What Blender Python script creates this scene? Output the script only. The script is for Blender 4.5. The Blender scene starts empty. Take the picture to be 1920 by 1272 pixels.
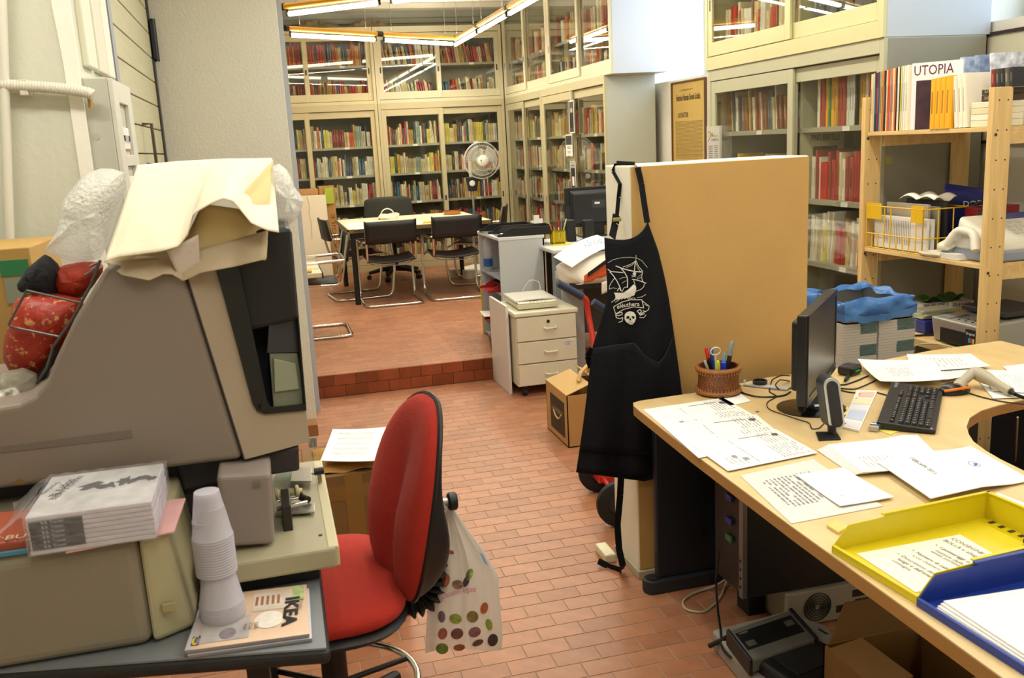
import bpy, bmesh, math, random
from mathutils import Vector, Matrix
SC = bpy.context.scene
COL = SC.collection
R0 = random.Random(7)
# ---------------------------------------------------------------- camera
FPX, CX, CY, CAMH = 1735.74, 960.0, 636.0, 1.6
def nrm(v): return Vector(v).normalized()
VX = nrm((7900 - CX, -90 - CY, FPX)); VY = nrm((490 - CX, 293 - CY, FPX)); VZ = -VX.cross(VY).normalized()
if VZ.y > 0: VZ = -VZ
CAMP = Vector((0, 0, CAMH))
def cam2w(v): return Vector((VX.dot(v), VY.dot(v), VZ.dot(v)))
cam = bpy.data.cameras.new('camera'); co = bpy.data.objects.new('camera', cam); COL.objects.link(co)
rx, ry, rz = cam2w(Vector((1, 0, 0))), cam2w(Vector((0, -1, 0))), cam2w(Vector((0, 0, -1)))
co.matrix_world = Matrix(((rx.x, ry.x, rz.x, 0), (rx.y, ry.y, rz.y, 0), (rx.z, ry.z, rz.z, CAMH), (0, 0, 0, 1)))
cam.sensor_width = 36; cam.lens = FPX / 1920 * 36; cam.clip_start = 0.05; cam.clip_end = 100
cam.dof.use_dof = True; cam.dof.focus_distance = 4.2; cam.dof.aperture_fstop = 9
SC.camera = co
# surveying helpers: a direction seen in the photograph met with a real plane of the room
def ray(x, y): return cam2w(Vector((x - CX, y - CY, FPX))).normalized()
def AZ(x, y, z): d = ray(x, y); return CAMP + d * ((z - CAMH) / d.z)
def AY(x, y, Y): d = ray(x, y); return CAMP + d * (Y / d.y)
def AX(x, y, X): d = ray(x, y); return CAMP + d * (X / d.x)
# ---------------------------------------------------------------- world, lamps, exposure
w = bpy.data.worlds.new('world'); SC.world = w; w.use_nodes = True
w.node_tree.nodes['Background'].inputs[0].default_value = (0.62, 0.78, 1.0, 1)
w.node_tree.nodes['Background'].inputs[1].default_value = 2.5
vs = SC.view_settings; vs.view_transform = 'Standard'; vs.look = 'None'; vs.exposure = -0.2; vs.gamma = 1.0; vs.use_curve_mapping = False
SC.cycles.max_bounces = 8; SC.cycles.transparent_max_bounces = 16; SC.cycles.diffuse_bounces = 4; SC.cycles.glossy_bounces = 3
SC.cycles.sample_clamp_indirect = 6; SC.cycles.caustics_reflective = False; SC.cycles.caustics_refractive = False
SC.cycles.use_adaptive_sampling = True
WARM = (1.0, 0.92, 0.74)
def area(name, loc, sx, sy, power, color, rot=(0, 0, 0)):
    l = bpy.data.lights.new(name, 'AREA'); l.shape = 'RECTANGLE'; l.size = sx; l.size_y = sy; l.energy = power; l.color = color
    o = bpy.data.objects.new(name, l); COL.objects.link(o); o.location = loc; o.rotation_euler = rot; return o
P = 0.153   # height of the platform
ZT = 2.75   # height of the hanging tube lamps
CEIL = 3.25
# each lamp of the room: start, end of the tube (the fixtures are built further down)
TUBES = []
a0, a1, a2 = AZ(535, 62, ZT), AZ(712, 72, ZT), AZ(856, 80, ZT)
TUBES += [('rear', a0, a1), ('rear', a1, a2)]
XB = 2.27
yb = 10.9
for i in range(8): TUBES.append(('aisle', Vector((XB, yb - 1.22 * i, ZT)), Vector((XB, yb - 1.22 * (i + 1), ZT))))
c0, c1 = AZ(528, 24, ZT), AZ(722, 0, ZT)
TUBES += [('left', c0, c1), ('left', c0 + (c0 - c1), c0), ('left', c1, c1 + (c1 - c0))]
TUBES += [('near', Vector((-1.35, 2.3, ZT)), Vector((-.15, 2.3, ZT)))]
TUBES += [('near', Vector((0.1, 1.0, ZT)), Vector((0.1, -.2, ZT))), ('near', Vector((1.6, 1.0, ZT)), Vector((1.6, -.2, ZT)))]
TUBES += [('near', Vector((0.55, 5.2, ZT)), Vector((0.55, 4.0, ZT))), ('near', Vector((0.55, 4.0, ZT)), Vector((0.55, 2.8, ZT))), ('near', Vector((0.55, 2.8, ZT)), Vector((0.55, 1.6, ZT)))]
for k, (g, p, q) in enumerate(TUBES):
    m = (p + q) / 2; d = q - p
    pw = {'rear': 12, 'aisle': 10, 'left': 12, 'near': 8.5}[g]
    if g == 'near' and m.y < 1: pw = 11
    if g == 'near' and m.x < -.5: pw = 13
    area('tube_uplight', (m.x, m.y, m.z + 0.09), d.length * 0.9, 0.05, pw * .4, (1.0, .97, .90) if g == 'near' else WARM, (math.pi, 0, math.atan2(d.y, d.x)))
    area('tube_light', (m.x, m.y, m.z - 0.11), d.length * 0.9, 0.05, pw, (1.0, .97, .90) if g == 'near' else WARM, (0, 0, math.atan2(d.y, d.x)))
# daylight in the two high windows of the right wall
area('window_light', (4.02, 7.35, 2.62), 1.0, 1.4, 30, (0.66, 0.8, 1.0), (0, math.radians(90), 0))
area('window_light', (4.02, 3.3, 2.62), 1.0, 1.7, 22, (0.66, 0.8, 1.0), (0, math.radians(90), 0))
# ---------------------------------------------------------------- materials
def lin(h):
    h = h.lstrip('#'); c = [int(h[i:i + 2], 16) / 255 for i in (0, 2, 4)]
    return tuple((x / 12.92 if x <= 0.04045 else ((x + 0.055) / 1.055) ** 2.4) for x in c)
MATS = {}

def M(h, rough=0.5, metal=0.0, var=0.0, vs_=8.0, bump=0.0, bs=60.0, trans=0.0, coat=0.0, spec=0.5, emit=0.0, stretch=None, alpha=1.0, sheen=0.0, sub=0.0):
    key = (h, rough, metal, var, vs_, bump, bs, trans, coat, spec, emit, stretch, alpha, sheen, sub)
    if key in MATS: return MATS[key]
    m = bpy.data.materials.new('surface_' + h.lstrip('#')); m.use_nodes = True; nt = m.node_tree; b = nt.nodes['Principled BSDF']
    c = lin(h)
    b.inputs['Base Color'].default_value = (*c, 1); b.inputs['Roughness'].default_value = rough; b.inputs['Metallic'].default_value = metal
    b.inputs['Transmission Weight'].default_value = trans; b.inputs['Coat Weight'].default_value = coat; b.inputs['Specular IOR Level'].default_value = spec
    b.inputs['Alpha'].default_value = alpha; b.inputs['Sheen Weight'].default_value = sheen
    if sub: b.inputs['Subsurface Weight'].default_value = sub; b.inputs['Subsurface Radius'].default_value = (.02, .02, .02)
    if emit: b.inputs['Emission Color'].default_value = (*c, 1); b.inputs['Emission Strength'].default_value = emit
    if var or bump:
        tc = nt.nodes.new('ShaderNodeTexCoord'); src = tc.outputs['Object']
        if stretch:
            mp = nt.nodes.new('ShaderNodeMapping'); mp.inputs['Scale'].default_value = stretch; nt.links.new(src, mp.inputs[0]); src = mp.outputs[0]
        if var:
            n = nt.nodes.new('ShaderNodeTexNoise'); n.inputs['Scale'].default_value = vs_; n.inputs['Detail'].default_value = 6; nt.links.new(src, n.inputs['Vector'])
            r = nt.nodes.new('ShaderNodeValToRGB'); r.color_ramp.elements[0].position = 0.3; r.color_ramp.elements[1].position = 0.72
            r.color_ramp.elements[0].color = (*[max(0, x * (1 - var)) for x in c], 1); r.color_ramp.elements[1].color = (*[min(1, x * (1 + var * 0.7)) for x in c], 1)
            nt.links.new(n.outputs['Fac'], r.inputs[0]); nt.links.new(r.outputs[0], b.inputs['Base Color'])
        if bump:
            n2 = nt.nodes.new('ShaderNodeTexNoise'); n2.inputs['Scale'].default_value = bs; n2.inputs['Detail'].default_value = 4; nt.links.new(src, n2.inputs['Vector'])
            bp = nt.nodes.new('ShaderNodeBump'); bp.inputs['Strength'].default_value = bump; bp.inputs['Distance'].default_value = 0.01
            nt.links.new(n2.outputs['Fac'], bp.inputs['Height']); nt.links.new(bp.outputs[0], b.inputs['Normal'])
    MATS[key] = m; return m
def glass_mat(name, tint=(0.93, 0.95, 0.9), refl=1.0, ior=1.5, rough=0.02):
    m = bpy.data.materials.new(name); m.use_nodes = True; nt = m.node_tree; nt.nodes.clear()
    o = nt.nodes.new('ShaderNodeOutputMaterial'); t = nt.nodes.new('ShaderNodeBsdfTransparent'); t.inputs[0].default_value = (*tint, 1)
    g = nt.nodes.new('ShaderNodeBsdfGlossy'); g.inputs['Roughness'].default_value = rough
    lw = nt.nodes.new('ShaderNodeLayerWeight'); lw.inputs[0].default_value = 0.5; pw = nt.nodes.new('ShaderNodeMath'); pw.operation = 'POWER'; pw.inputs[1].default_value = 2.5
    mu = nt.nodes.new('ShaderNodeMath'); mu.operation = 'MULTIPLY_ADD'; mu.inputs[1].default_value = 0.85 * refl; mu.inputs[2].default_value = 0.07 * refl; mu.use_clamp = True
    mx = nt.nodes.new('ShaderNodeMixShader'); nt.links.new(lw.outputs['Facing'], pw.inputs[0]); nt.links.new(pw.outputs[0], mu.inputs[0]); nt.links.new(mu.outputs[0], mx.inputs[0])
    nt.links.new(t.outputs[0], mx.inputs[1]); nt.links.new(g.outputs[0], mx.inputs[2]); nt.links.new(mx.outputs[0], o.inputs[0]); return m
GLASS = glass_mat('cabinet_glass', refl=1.0)
def film_mat(name, col, alpha, rough=0.25, bump=0.4, bs=40, transl=0.5):
    m = bpy.data.materials.new(name); m.use_nodes = True; nt = m.node_tree; b = nt.nodes['Principled BSDF']; out = nt.nodes['Material Output']
    b.inputs['Base Color'].default_value = (*lin(col), 1); b.inputs['Roughness'].default_value = rough
    tr = nt.nodes.new('ShaderNodeBsdfTransparent'); tl = nt.nodes.new('ShaderNodeBsdfTranslucent'); tl.inputs[0].default_value = (*lin(col), 1)
    m1 = nt.nodes.new('ShaderNodeMixShader'); m1.inputs[0].default_value = transl; nt.links.new(b.outputs[0], m1.inputs[1]); nt.links.new(tl.outputs[0], m1.inputs[2])
    m2 = nt.nodes.new('ShaderNodeMixShader'); m2.inputs[0].default_value = alpha; nt.links.new(tr.outputs[0], m2.inputs[1]); nt.links.new(m1.outputs[0], m2.inputs[2]); nt.links.new(m2.outputs[0], out.inputs[0])
    tc = nt.nodes.new('ShaderNodeTexCoord'); n2 = nt.nodes.new('ShaderNodeTexNoise'); n2.inputs['Scale'].default_value = bs; nt.links.new(tc.outputs['Object'], n2.inputs['Vector'])
    bp = nt.nodes.new('ShaderNodeBump'); bp.inputs['Strength'].default_value = bump; bp.inputs['Distance'].default_value = 0.02
    nt.links.new(n2.outputs['Fac'], bp.inputs['Height']); nt.links.new(bp.outputs[0], b.inputs['Normal']); return m
def wood_mat(h, h2, scale=(1, 12, 1), nscale=6, rough=0.4, bump=0.05):
    m = bpy.data.materials.new('wood_grain'); m.use_nodes = True; nt = m.node_tree; b = nt.nodes['Principled BSDF']; b.inputs['Roughness'].default_value = rough
    tc = nt.nodes.new('ShaderNodeTexCoord'); mp = nt.nodes.new('ShaderNodeMapping'); mp.inputs['Scale'].default_value = scale; nt.links.new(tc.outputs['Object'], mp.inputs[0])
    n = nt.nodes.new('ShaderNodeTexNoise'); n.inputs['Scale'].default_value = nscale; n.inputs['Detail'].default_value = 8; n.inputs['Distortion'].default_value = 0.6; nt.links.new(mp.outputs[0], n.inputs['Vector'])
    r = nt.nodes.new('ShaderNodeValToRGB'); r.color_ramp.elements[0].position = 0.35; r.color_ramp.elements[1].position = 0.65
    r.color_ramp.elements[0].color = (*lin(h2), 1); r.color_ramp.elements[1].color = (*lin(h), 1); nt.links.new(n.outputs['Fac'], r.inputs[0]); nt.links.new(r.outputs[0], b.inputs['Base Color'])
    return m
def layers_mat(h, h2, n_per_m, axis=2, rough=0.6):
    m = bpy.data.materials.new('layered_edge'); m.use_nodes = True; nt = m.node_tree; b = nt.nodes['Principled BSDF']; b.inputs['Roughness'].default_value = rough
    tc = nt.nodes.new('ShaderNodeTexCoord'); wv = nt.nodes.new('ShaderNodeTexWave'); wv.wave_type = 'BANDS'; wv.bands_direction = 'XYZ'[axis]; wv.inputs['Scale'].default_value = n_per_m / 3.18; wv.inputs['Distortion'].default_value = 0.3
    nt.links.new(tc.outputs['Object'], wv.inputs['Vector']); r = nt.nodes.new('ShaderNodeValToRGB'); r.color_ramp.elements[0].position = 0.2; r.color_ramp.elements[1].position = 0.5
    r.color_ramp.elements[0].color = (*lin(h2), 1); r.color_ramp.elements[1].color = (*lin(h), 1); nt.links.new(wv.outputs['Fac'], r.inputs[0]); nt.links.new(r.outputs[0], b.inputs['Base Color']); return m
# ---------------------------------------------------------------- mesh helpers
RM = {}
class MB:
    def __init__(s): s.v = []; s.f = []; s.m = []; s.mats = []; s.cur = 0
    def mat(s, m):
        if m not in s.mats: s.mats.append(m)
        s.cur = s.mats.index(m); return s
    def add(s, vs_, fs):
        b = len(s.v); s.v += [Vector(v) for v in vs_]; s.f += [tuple(i + b for i in f) for f in fs]; s.m += [s.cur] * len(fs); return s
    def bx(s, x0, x1, y0, y1, z0, z1): return s.hexa([(x0, y0, z0), (x1, y0, z0), (x1, y1, z0), (x0, y1, z0)], [(x0, y0, z1), (x1, y0, z1), (x1, y1, z1), (x0, y1, z1)])
    def hexa(s, b, t): return s.add(list(b) + list(t), [(3, 2, 1, 0), (4, 5, 6, 7), (0, 1, 5, 4), (1, 2, 6, 5), (2, 3, 7, 6), (3, 0, 4, 7)])
    def box(s, c, sz, rot=None):
        c = Vector(c); h = Vector(sz) / 2; r = rot or Matrix.Identity(3)
        g = lambda a, b, d: c + r @ Vector((a * h.x, b * h.y, d * h.z))
        return s.hexa([g(-1, -1, -1), g(1, -1, -1), g(1, 1, -1), g(-1, 1, -1)], [g(-1, -1, 1), g(1, -1, 1), g(1, 1, 1), g(-1, 1, 1)])
    def prism(s, pts, off):   # planar polygon pts (3d) extruded by off
        n = len(pts); off = Vector(off); p = [Vector(q) for q in pts]
        fs = [tuple(range(n))[::-1], tuple(range(n, 2 * n))] + [(i, (i + 1) % n, n + (i + 1) % n, n + i) for i in range(n)]
        return s.add(p + [q + off for q in p], fs)
    def poly(s, pts): return s.add(pts, [tuple(range(len(pts)))])
    def tube(s, pts, r, n=8, closed=False, cap=True):
        p = [Vector(q) for q in pts]; L = len(p); rs = r if isinstance(r, (list, tuple)) else [r] * L
        up = None; b = len(s.v); fs = []
        for i in range(L):
            if closed: t = (p[(i + 1) % L] - p[i - 1])
            else: t = p[min(i + 1, L - 1)] - p[max(i - 1, 0)]
            if t.length < 1e-9: t = Vector((0, 0, 1))
            t.normalize()
            if up is None: up = t.orthogonal().normalized()
            up = (up - t * up.dot(t));
            if up.length < 1e-6: up = t.orthogonal()
            up.normalize(); sd = t.cross(up)
            for k in range(n):
                a = 2 * math.pi * k / n; s.v.append(p[i] + (up * math.cos(a) + sd * math.sin(a)) * rs[i])
        for i in range(L if closed else L - 1):
            j = (i + 1) % L
            for k in range(n): s.f.append((b + i * n + k, b + i * n + (k + 1) % n, b + j * n + (k + 1) % n, b + j * n + k)); s.m.append(s.cur)
        if cap and not closed:
            s.f.append(tuple(b + k for k in range(n))[::-1]); s.f.append(tuple(b + (L - 1) * n + k for k in range(n))); s.m += [s.cur] * 2
        return s
    def cyl(s, a, b, r, n=16, r2=None): return s.tube([a, b], [r, r if r2 is None else r2], n)
    def lathe(s, c, prof, n=24, ax=(0, 0, 1)):   # prof: (radius, height) list
        c = Vector(c); ax = Vector(ax).normalized(); u = ax.orthogonal().normalized(); v = ax.cross(u); b = len(s.v); L = len(prof)
        for r, h in prof:
            for k in range(n):
                a = 2 * math.pi * k / n; s.v.append(c + ax * h + (u * math.cos(a) + v * math.sin(a)) * max(r, 1e-5))
        for i in range(L - 1):
            for k in range(n): s.f.append((b + i * n + k, b + i * n + (k + 1) % n, b + (i + 1) * n + (k + 1) % n, b + (i + 1) * n + k)); s.m.append(s.cur)
        return s
    def grid(s, fn, nu, nv, thick=0.0):
        b = len(s.v)
        for i in range(nu + 1):
            for j in range(nv + 1): s.v.append(Vector(fn(i / nu, j / nv)))
        for i in range(nu):
            for j in range(nv): a = b + i * (nv + 1) + j; s.f.append((a, a + nv + 1, a + nv + 2, a + 1)); s.m.append(s.cur)
        return s
    def build(s, name, mat=None, parent=None, bevel=0, smooth=False, kind=None, local=False, sub=0, solid=0, seg=2, origin=None, label=None):
        if mat is not None: s.mats = [mat] if not s.mats else s.mats
        me = bpy.data.meshes.new(name)
        vv = s.v
        if parent is not None and not local:
            inv = RM[parent.name].inverted(); vv = [inv @ v for v in vv]
        o = bpy.data.objects.new(name, me)
        if parent is None and not local:
            if origin is None:
                lo = Vector([min(v[i] for v in vv) for i in range(3)]); hi = Vector([max(v[i] for v in vv) for i in range(3)])
                origin = Vector(((lo.x + hi.x) / 2, (lo.y + hi.y) / 2, lo.z))
            origin = Vector(origin); vv = [v - origin for v in vv]; o.location = origin
        me.from_pydata([tuple(v) for v in vv], [], s.f)
        for m in s.mats: me.materials.append(m)
        for p, mi in zip(me.polygons, s.m): p.material_index = mi; p.use_smooth = smooth
        bm = bmesh.new(); bm.from_mesh(me); bmesh.ops.recalc_face_normals(bm, faces=bm.faces); bm.to_mesh(me); bm.free()
        COL.objects.link(o)
        if parent is not None: o.parent = parent; RM[o.name] = RM[parent.name]
        else: RM[o.name] = Matrix.Translation(o.location)
        if solid: md = o.modifiers.new('solid', 'SOLIDIFY'); md.thickness = solid; md.offset = 0
        if sub: md = o.modifiers.new('sub', 'SUBSURF'); md.levels = sub; md.render_levels = sub
        if bevel: md = o.modifiers.new('bevel', 'BEVEL'); md.width = bevel; md.segments = seg; md.limit_method = 'ANGLE'; md.angle_limit = 0.7; md.harden_normals = False
        if smooth and not sub and not bevel:
            try: me.shade_smooth() if hasattr(me, 'shade_smooth') else None
            except Exception: pass
            try: me.set_sharp_from_angle(angle=0.7)
            except Exception: pass
        if kind: o['kind'] = kind
        if label: o['label'] = label
        return o
def tag(o, label, cat, group=None, kind=None):
    o['label'] = label; o['category'] = cat
    if group: o['group'] = group
    if kind: o['kind'] = kind
    return o
def T(name, label, cat, loc=(0, 0, 0), rz=0, group=None):
    o = bpy.data.objects.new(name, None); o.empty_display_size = 0.1; COL.objects.link(o); o.location = loc; o.rotation_euler = (0, 0, rz)
    RM[o.name] = Matrix.Translation(Vector(loc)) @ Matrix.Rotation(rz, 4, 'Z'); return tag(o, label, cat, group)
def copy_tree(o, parent=None):
    c = o.copy(); COL.objects.link(c)
    if parent is not None: c.parent = parent
    RM[c.name] = RM.get(o.name, Matrix.Identity(4))
    for ch in list(o.children): copy_tree(ch, c)
    return c
def struct(name, mb, mat=None, **k):
    o = mb.build(name, mat, **k)
    if k.get('parent') is None: o['kind'] = 'structure'
    return o
def arc(c, r, a0, a1, n, u, v):
    c = Vector(c); u = Vector(u); v = Vector(v)
    return [c + u * (r * math.cos(a0 + (a1 - a0) * i / n)) + v * (r * math.sin(a0 + (a1 - a0) * i / n)) for i in range(n + 1)]
def rounded(pts, r, n=4, closed=False):   # fillet a polyline
    p = [Vector(q) for q in pts]; out = []; L = len(p)
    for i in range(L):
        if not closed and i in (0, L - 1): out.append(p[i]); continue
        a, b, c = p[i - 1], p[i], p[(i + 1) % L]; d1 = (a - b); d2 = (c - b); rr = min(r, d1.length * .45, d2.length * .45)
        s, e = b + d1.normalized() * rr, b + d2.normalized() * rr
        for k in range(n + 1):
            t = k / n; out.append(s * (1 - t) ** 2 + b * 2 * t * (1 - t) + e * t * t)
    return out
FONTC = {}
def lettering(txt, org, xd, yd, w, mat, parent, name='lettering', h=None, bold=0.0, shear=0.0, lift=0.0006, on=None):
    """flat print: text starts at org, runs along xd, w metres wide (or h high)"""
    key = (txt, bold, shear)
    if key not in FONTC:
        c = bpy.data.curves.new('txt', 'FONT'); c.body = txt; c.offset = bold; c.shear = shear; c.resolution_u = 2
        t = bpy.data.objects.new('txt', c); COL.objects.link(t); dg = bpy.context.evaluated_depsgraph_get(); dg.update()
        me = bpy.data.meshes.new_from_object(t.evaluated_get(dg)); vs_ = [v.co.copy() for v in me.vertices]; fs = [tuple(p.vertices) for p in me.polygons]
        bpy.data.objects.remove(t); bpy.data.meshes.remove(me); FONTC[key] = (vs_, fs)
    vs_, fs = FONTC[key]
    if not vs_: return None
    x0 = min(v.x for v in vs_); x1 = max(v.x for v in vs_); y0 = min(v.y for v in vs_); y1 = max(v.y for v in vs_)
    xd = Vector(xd).normalized(); yd = Vector(yd).normalized(); nn = xd.cross(yd); sx = w / (x1 - x0) if w else h / (y1 - y0); sy = h / (y1 - y0) if h else sx
    mb = MB(); pts = [((v.x - x0) * sx, (v.y - y0) * sy) for v in vs_]
    mb.add([on(a, b) if on else Vector(org) + xd * a + yd * b + nn * lift for a, b in pts], fs)
    return mb.build(name, mat, parent)
INK = M('#26262a', 0.7); GREYINK = M('#86868e', 0.8); WHITE = M('#f2f1ea', 0.6); PAPER = M('#f4f3ee', 0.7, spec=.3)
BLACK = M('#0c0c0e', 0.45); BLKM = M('#101012', 0.75); CHROME = M('#d9d8d2', 0.16, 1.0)
ORD = 'first second third fourth fifth sixth seventh eighth ninth tenth 11th 12th 13th 14th 15th 16th 17th 18th 19th 20th 21st 22nd 23rd 24th 25th 26th 27th 28th 29th 30th 31st 32nd 33rd 34th 35th 36th 37th 38th 39th 40th 41st 42nd 43rd 44th 45th 46th 47th 48th 49th 50th'.split()

def speckle(h, h2, sc, lo=.58, hi=.66):
    m = M(h, .45, bump=.6, bs=30.0 + sc * .01); nt = m.node_tree; b = nt.nodes['Principled BSDF']; tc = nt.nodes.new('ShaderNodeTexCoord'); n = nt.nodes.new('ShaderNodeTexNoise'); n.inputs['Scale'].default_value = sc; nt.links.new(tc.outputs['Object'], n.inputs['Vector'])
    r = nt.nodes.new('ShaderNodeValToRGB'); r.color_ramp.elements[0].position = lo; r.color_ramp.elements[1].position = hi; r.color_ramp.elements[0].color = (*lin(h), 1); r.color_ramp.elements[1].color = (*lin(h2), 1)
    nt.links.new(n.outputs['Fac'], r.inputs[0]); nt.links.new(r.outputs[0], b.inputs['Base Color']); return m
# ================================================================ ROOM SHELL
WALLM = M('#d8d7c6', 0.9, var=0.06, vs_=2.5, bump=0.25, bs=55)
WALLW = M('#e8e6da', 0.85, bump=0.2, bs=40)
XR = 3.5     # right wall
fl = struct('floor', MB().bx(-2.5, 3.5, -1.2, 6.1, -0.12, -0.0018), M('#a88f78', 0.8, var=.15))
pf = struct('floor', MB().bx(-2.5, 3.5, 6.112, 12.2, -0.12, P - 0.0018), M('#a58a72', 0.8))
TW, TD = 0.147, 0.0817
TMS = [M(h, 0.38, var=0.14, vs_=14, bump=0.05, bs=30) for h in ('#b07858', '#b67d5c', '#a87152', '#b47a59', '#aa7354')]
TMESH = []
for m_ in TMS:
    mb = MB(); g = 0.0014; c = 0.0016
    x0, x1, y0, y1 = g, TW - g, g, TD - g
    mb.add([(x0, y0, -.003), (x1, y0, -.003), (x1, y1, -.003), (x0, y1, -.003), (x0 + c, y0 + c, 0), (x1 - c, y0 + c, 0), (x1 - c, y1 - c, 0), (x0 + c, y1 - c, 0)],
           [(0, 1, 5, 4), (1, 2, 6, 5), (2, 3, 7, 6), (3, 0, 4, 7), (4, 5, 6, 7)])
    me = bpy.data.meshes.new('tile'); me.from_pydata([tuple(v) for v in mb.v], [], mb.f); me.materials.append(m_); TMESH.append(me)
tiles = []
y = 3.4 - TD * 56; j = -56
while y < 6.1:
    xo = 0.728 + (TW / 2 if j % 2 else 0) - TW * 12
    for i in range(34):
        x = xo + TW * i
        if x < 3.4: tiles.append((x, y - TD))
    j += 1; y = 3.4 + TD * j
def near_view(t):
    x, yy = t[0] + TW / 2, t[1] + TD / 2
    v = Vector((x, yy, 0)) - CAMP; d = Vector((VX * v.x + VY * v.y + VZ * v.z)); px = CX + FPX * d.x / d.z if d.z > 0.1 else -1; py = CY + FPX * d.y / d.z if d.z > 0.1 else -1
    vis = 480 < px < 1520 and py < 1290 and (px > 600 or py > 1180 or py < 800) and not (x > 1.2 + max(0, (3.6 - yy)) * 2 and yy < 4.4) and x < 1.85
    return (0 if vis else 100) + yy * 1.0
tiles.sort(key=near_view)
rest = MB(); rest.mats = list(TMS)
for k, (x, yy) in enumerate(tiles):
    q = R0.randrange(5)
    if k < 300:
        o = bpy.data.objects.new('tile', TMESH[q]); COL.objects.link(o); o.parent = fl; o.location = Vector((x, yy, R0.uniform(-.0003, .0003))) - fl.location
    elif x + TW < 3.5 and yy > 0.8:
        rest.cur = q; rest.add([v.co + Vector((x, yy, 0)) for v in TMESH[q].vertices], [tuple(p.vertices) for p in TMESH[q].polygons])
rest.build('tile', None, fl, kind='stuff', label='rest of the red floor tiles')
up = MB(); up.mats = list(TMS); y = 6.113; j = 0
while y < 11.4:
    xo = -0.4 + (TW / 2 if j % 2 else 0)
    for i in range(24):
        x = xo + TW * i; up.cur = R0.randrange(5)
        x0, x1, y0, y1 = x + .0014, x + TW - .0014, y + .0014, y + TD - .0014
        if x < 2.9: up.add([(x0, y0, P - .003), (x1, y0, P - .003), (x1, y1, P - .003), (x0, y1, P - .003), (x0 + .001, y0 + .001, P), (x1 - .001, y0 + .001, P), (x1 - .001, y1 - .001, P), (x0 + .001, y1 - .001, P)], [(0, 1, 5, 4), (1, 2, 6, 5), (2, 3, 7, 6), (3, 0, 4, 7), (4, 5, 6, 7)])
    y += TD; j += 1
up.build('tile', None, pf, kind='stuff', label='red tiles of the raised floor')
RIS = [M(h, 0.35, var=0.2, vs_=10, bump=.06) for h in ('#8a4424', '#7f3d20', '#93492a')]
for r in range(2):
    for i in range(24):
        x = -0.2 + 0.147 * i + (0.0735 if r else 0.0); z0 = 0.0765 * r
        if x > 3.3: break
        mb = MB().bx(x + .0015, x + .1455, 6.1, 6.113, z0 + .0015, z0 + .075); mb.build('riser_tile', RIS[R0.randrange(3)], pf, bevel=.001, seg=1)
ce = struct('ceiling', MB().bx(-2.5, 4.6, -1.2, 12.2, CEIL, CEIL + .1), M('#dedacb', .9, var=.05, vs_=1.5))
cb = MB()
for i in range(9): cb.prism([(-2.5, 6.3 + i * .7, CEIL + .01), (-2.5, 6.36 + i * .7, CEIL - .05), (-2.5, 6.62 + i * .7, CEIL - .05), (-2.5, 6.68 + i * .7, CEIL + .01)], (6.0, 0, 0))
cb.build('ceiling_rib', M('#e2decf', .9), ce)
struct('wall_back', MB().bx(-2.5, 4.6, 11.85, 12.0, 0, CEIL), WALLM)
struct('trim_1', MB().bx(-2.4, 3.49, 11.78, 11.85, 3.1, 3.16), M('#c9c5b5', .8), bevel=.01)
struct('wall_rear', MB().bx(-2.5, 4.6, -1.2, -1.05, 0, CEIL), WALLM)
# right wall with two deep high window openings
W1 = (6.62, 8.1); W2 = (2.3, 4.35); SILL = 2.06; WT = 3.2
wr = MB().bx(XR, 4.1, -1.2, 12.0, -.1, SILL)
for y0, y1 in ((-1.2, W2[0]), (W2[1], W1[0]), (W1[1], 12.0)): wr.bx(XR, 4.1, y0, y1, SILL, CEIL)
for y0, y1 in (W1, W2): wr.bx(XR, 4.1, y0, y1, WT, CEIL)
struct('wall_right', wr, M('#e6e3d8', .9, var=.04, vs_=2, bump=.2, bs=45))
for n_, (y0, y1) in enumerate((W1, W2)):
    wn = MB(); X0 = 4.04; f_ = .05
    for a, b in ((y0, y0 + f_), (y1 - f_, y1), ((y0 + y1) / 2 - .03, (y0 + y1) / 2 + .03)): wn.bx(X0, X0 + .05, a, b, SILL, WT)
    wn.bx(X0, X0 + .05, y0, y1, SILL, SILL + f_).bx(X0, X0 + .05, y0, y1, WT - f_, WT)
    wo = struct('window_%d' % (n_ + 1), wn, M('#c9cdd0', .5), bevel=.004)
    MB().poly([(X0 + .02, y0 + .05, SILL + .05), (X0 + .02, y1 - .05, SILL + .05), (X0 + .02, y1 - .05, WT - .05), (X0 + .02, y0 + .05, WT - .05)]).build('pane', glass_mat('window_glass'), wo)
# left side: plastered walls, plank door
XD = -0.51
struct('wall_left', MB().bx(-2.5, -2.35, -1.2, 12.0, 0, CEIL), WALLM)
nw = struct('wall_near', MB().bx(-2.4, XD + .004, 3.14, 3.9, 0, CEIL), M('#d3d4c2', .9, var=.06, vs_=2, bump=.2, bs=40))
pt = MB().prism([(-.537, 3.133, 0), (XD + .006, 3.133, 0), (XD + .006, 3.133, CEIL), (-.60, 3.133, CEIL), (-.556, 3.133, 2.12), (-.545, 3.133, 1.9)], (0, .012, 0))
struct('trim_2', pt, M('#f0eee0', .8, bump=.15, bs=30))
struct('wall_pillar', MB().bx(-2.3, 0.165, 5.56, 5.78, 0, CEIL), M('#d0d0c2', .85, bump=.35, bs=70), bevel=.004)
struct('trim_3', MB().bx(0.15, 0.2, 5.785, 5.9, 0, CEIL), M('#a9aeb4', .5), bevel=.002)
dd = struct('door_1', MB().bx(XD - .06, XD - .02, 3.95, 5.5, 0, CEIL), M('#8f8c74', .6))
zs = [0.0]
while zs[-1] < CEIL - .05: zs.append(zs[-1] + .126)
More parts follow.
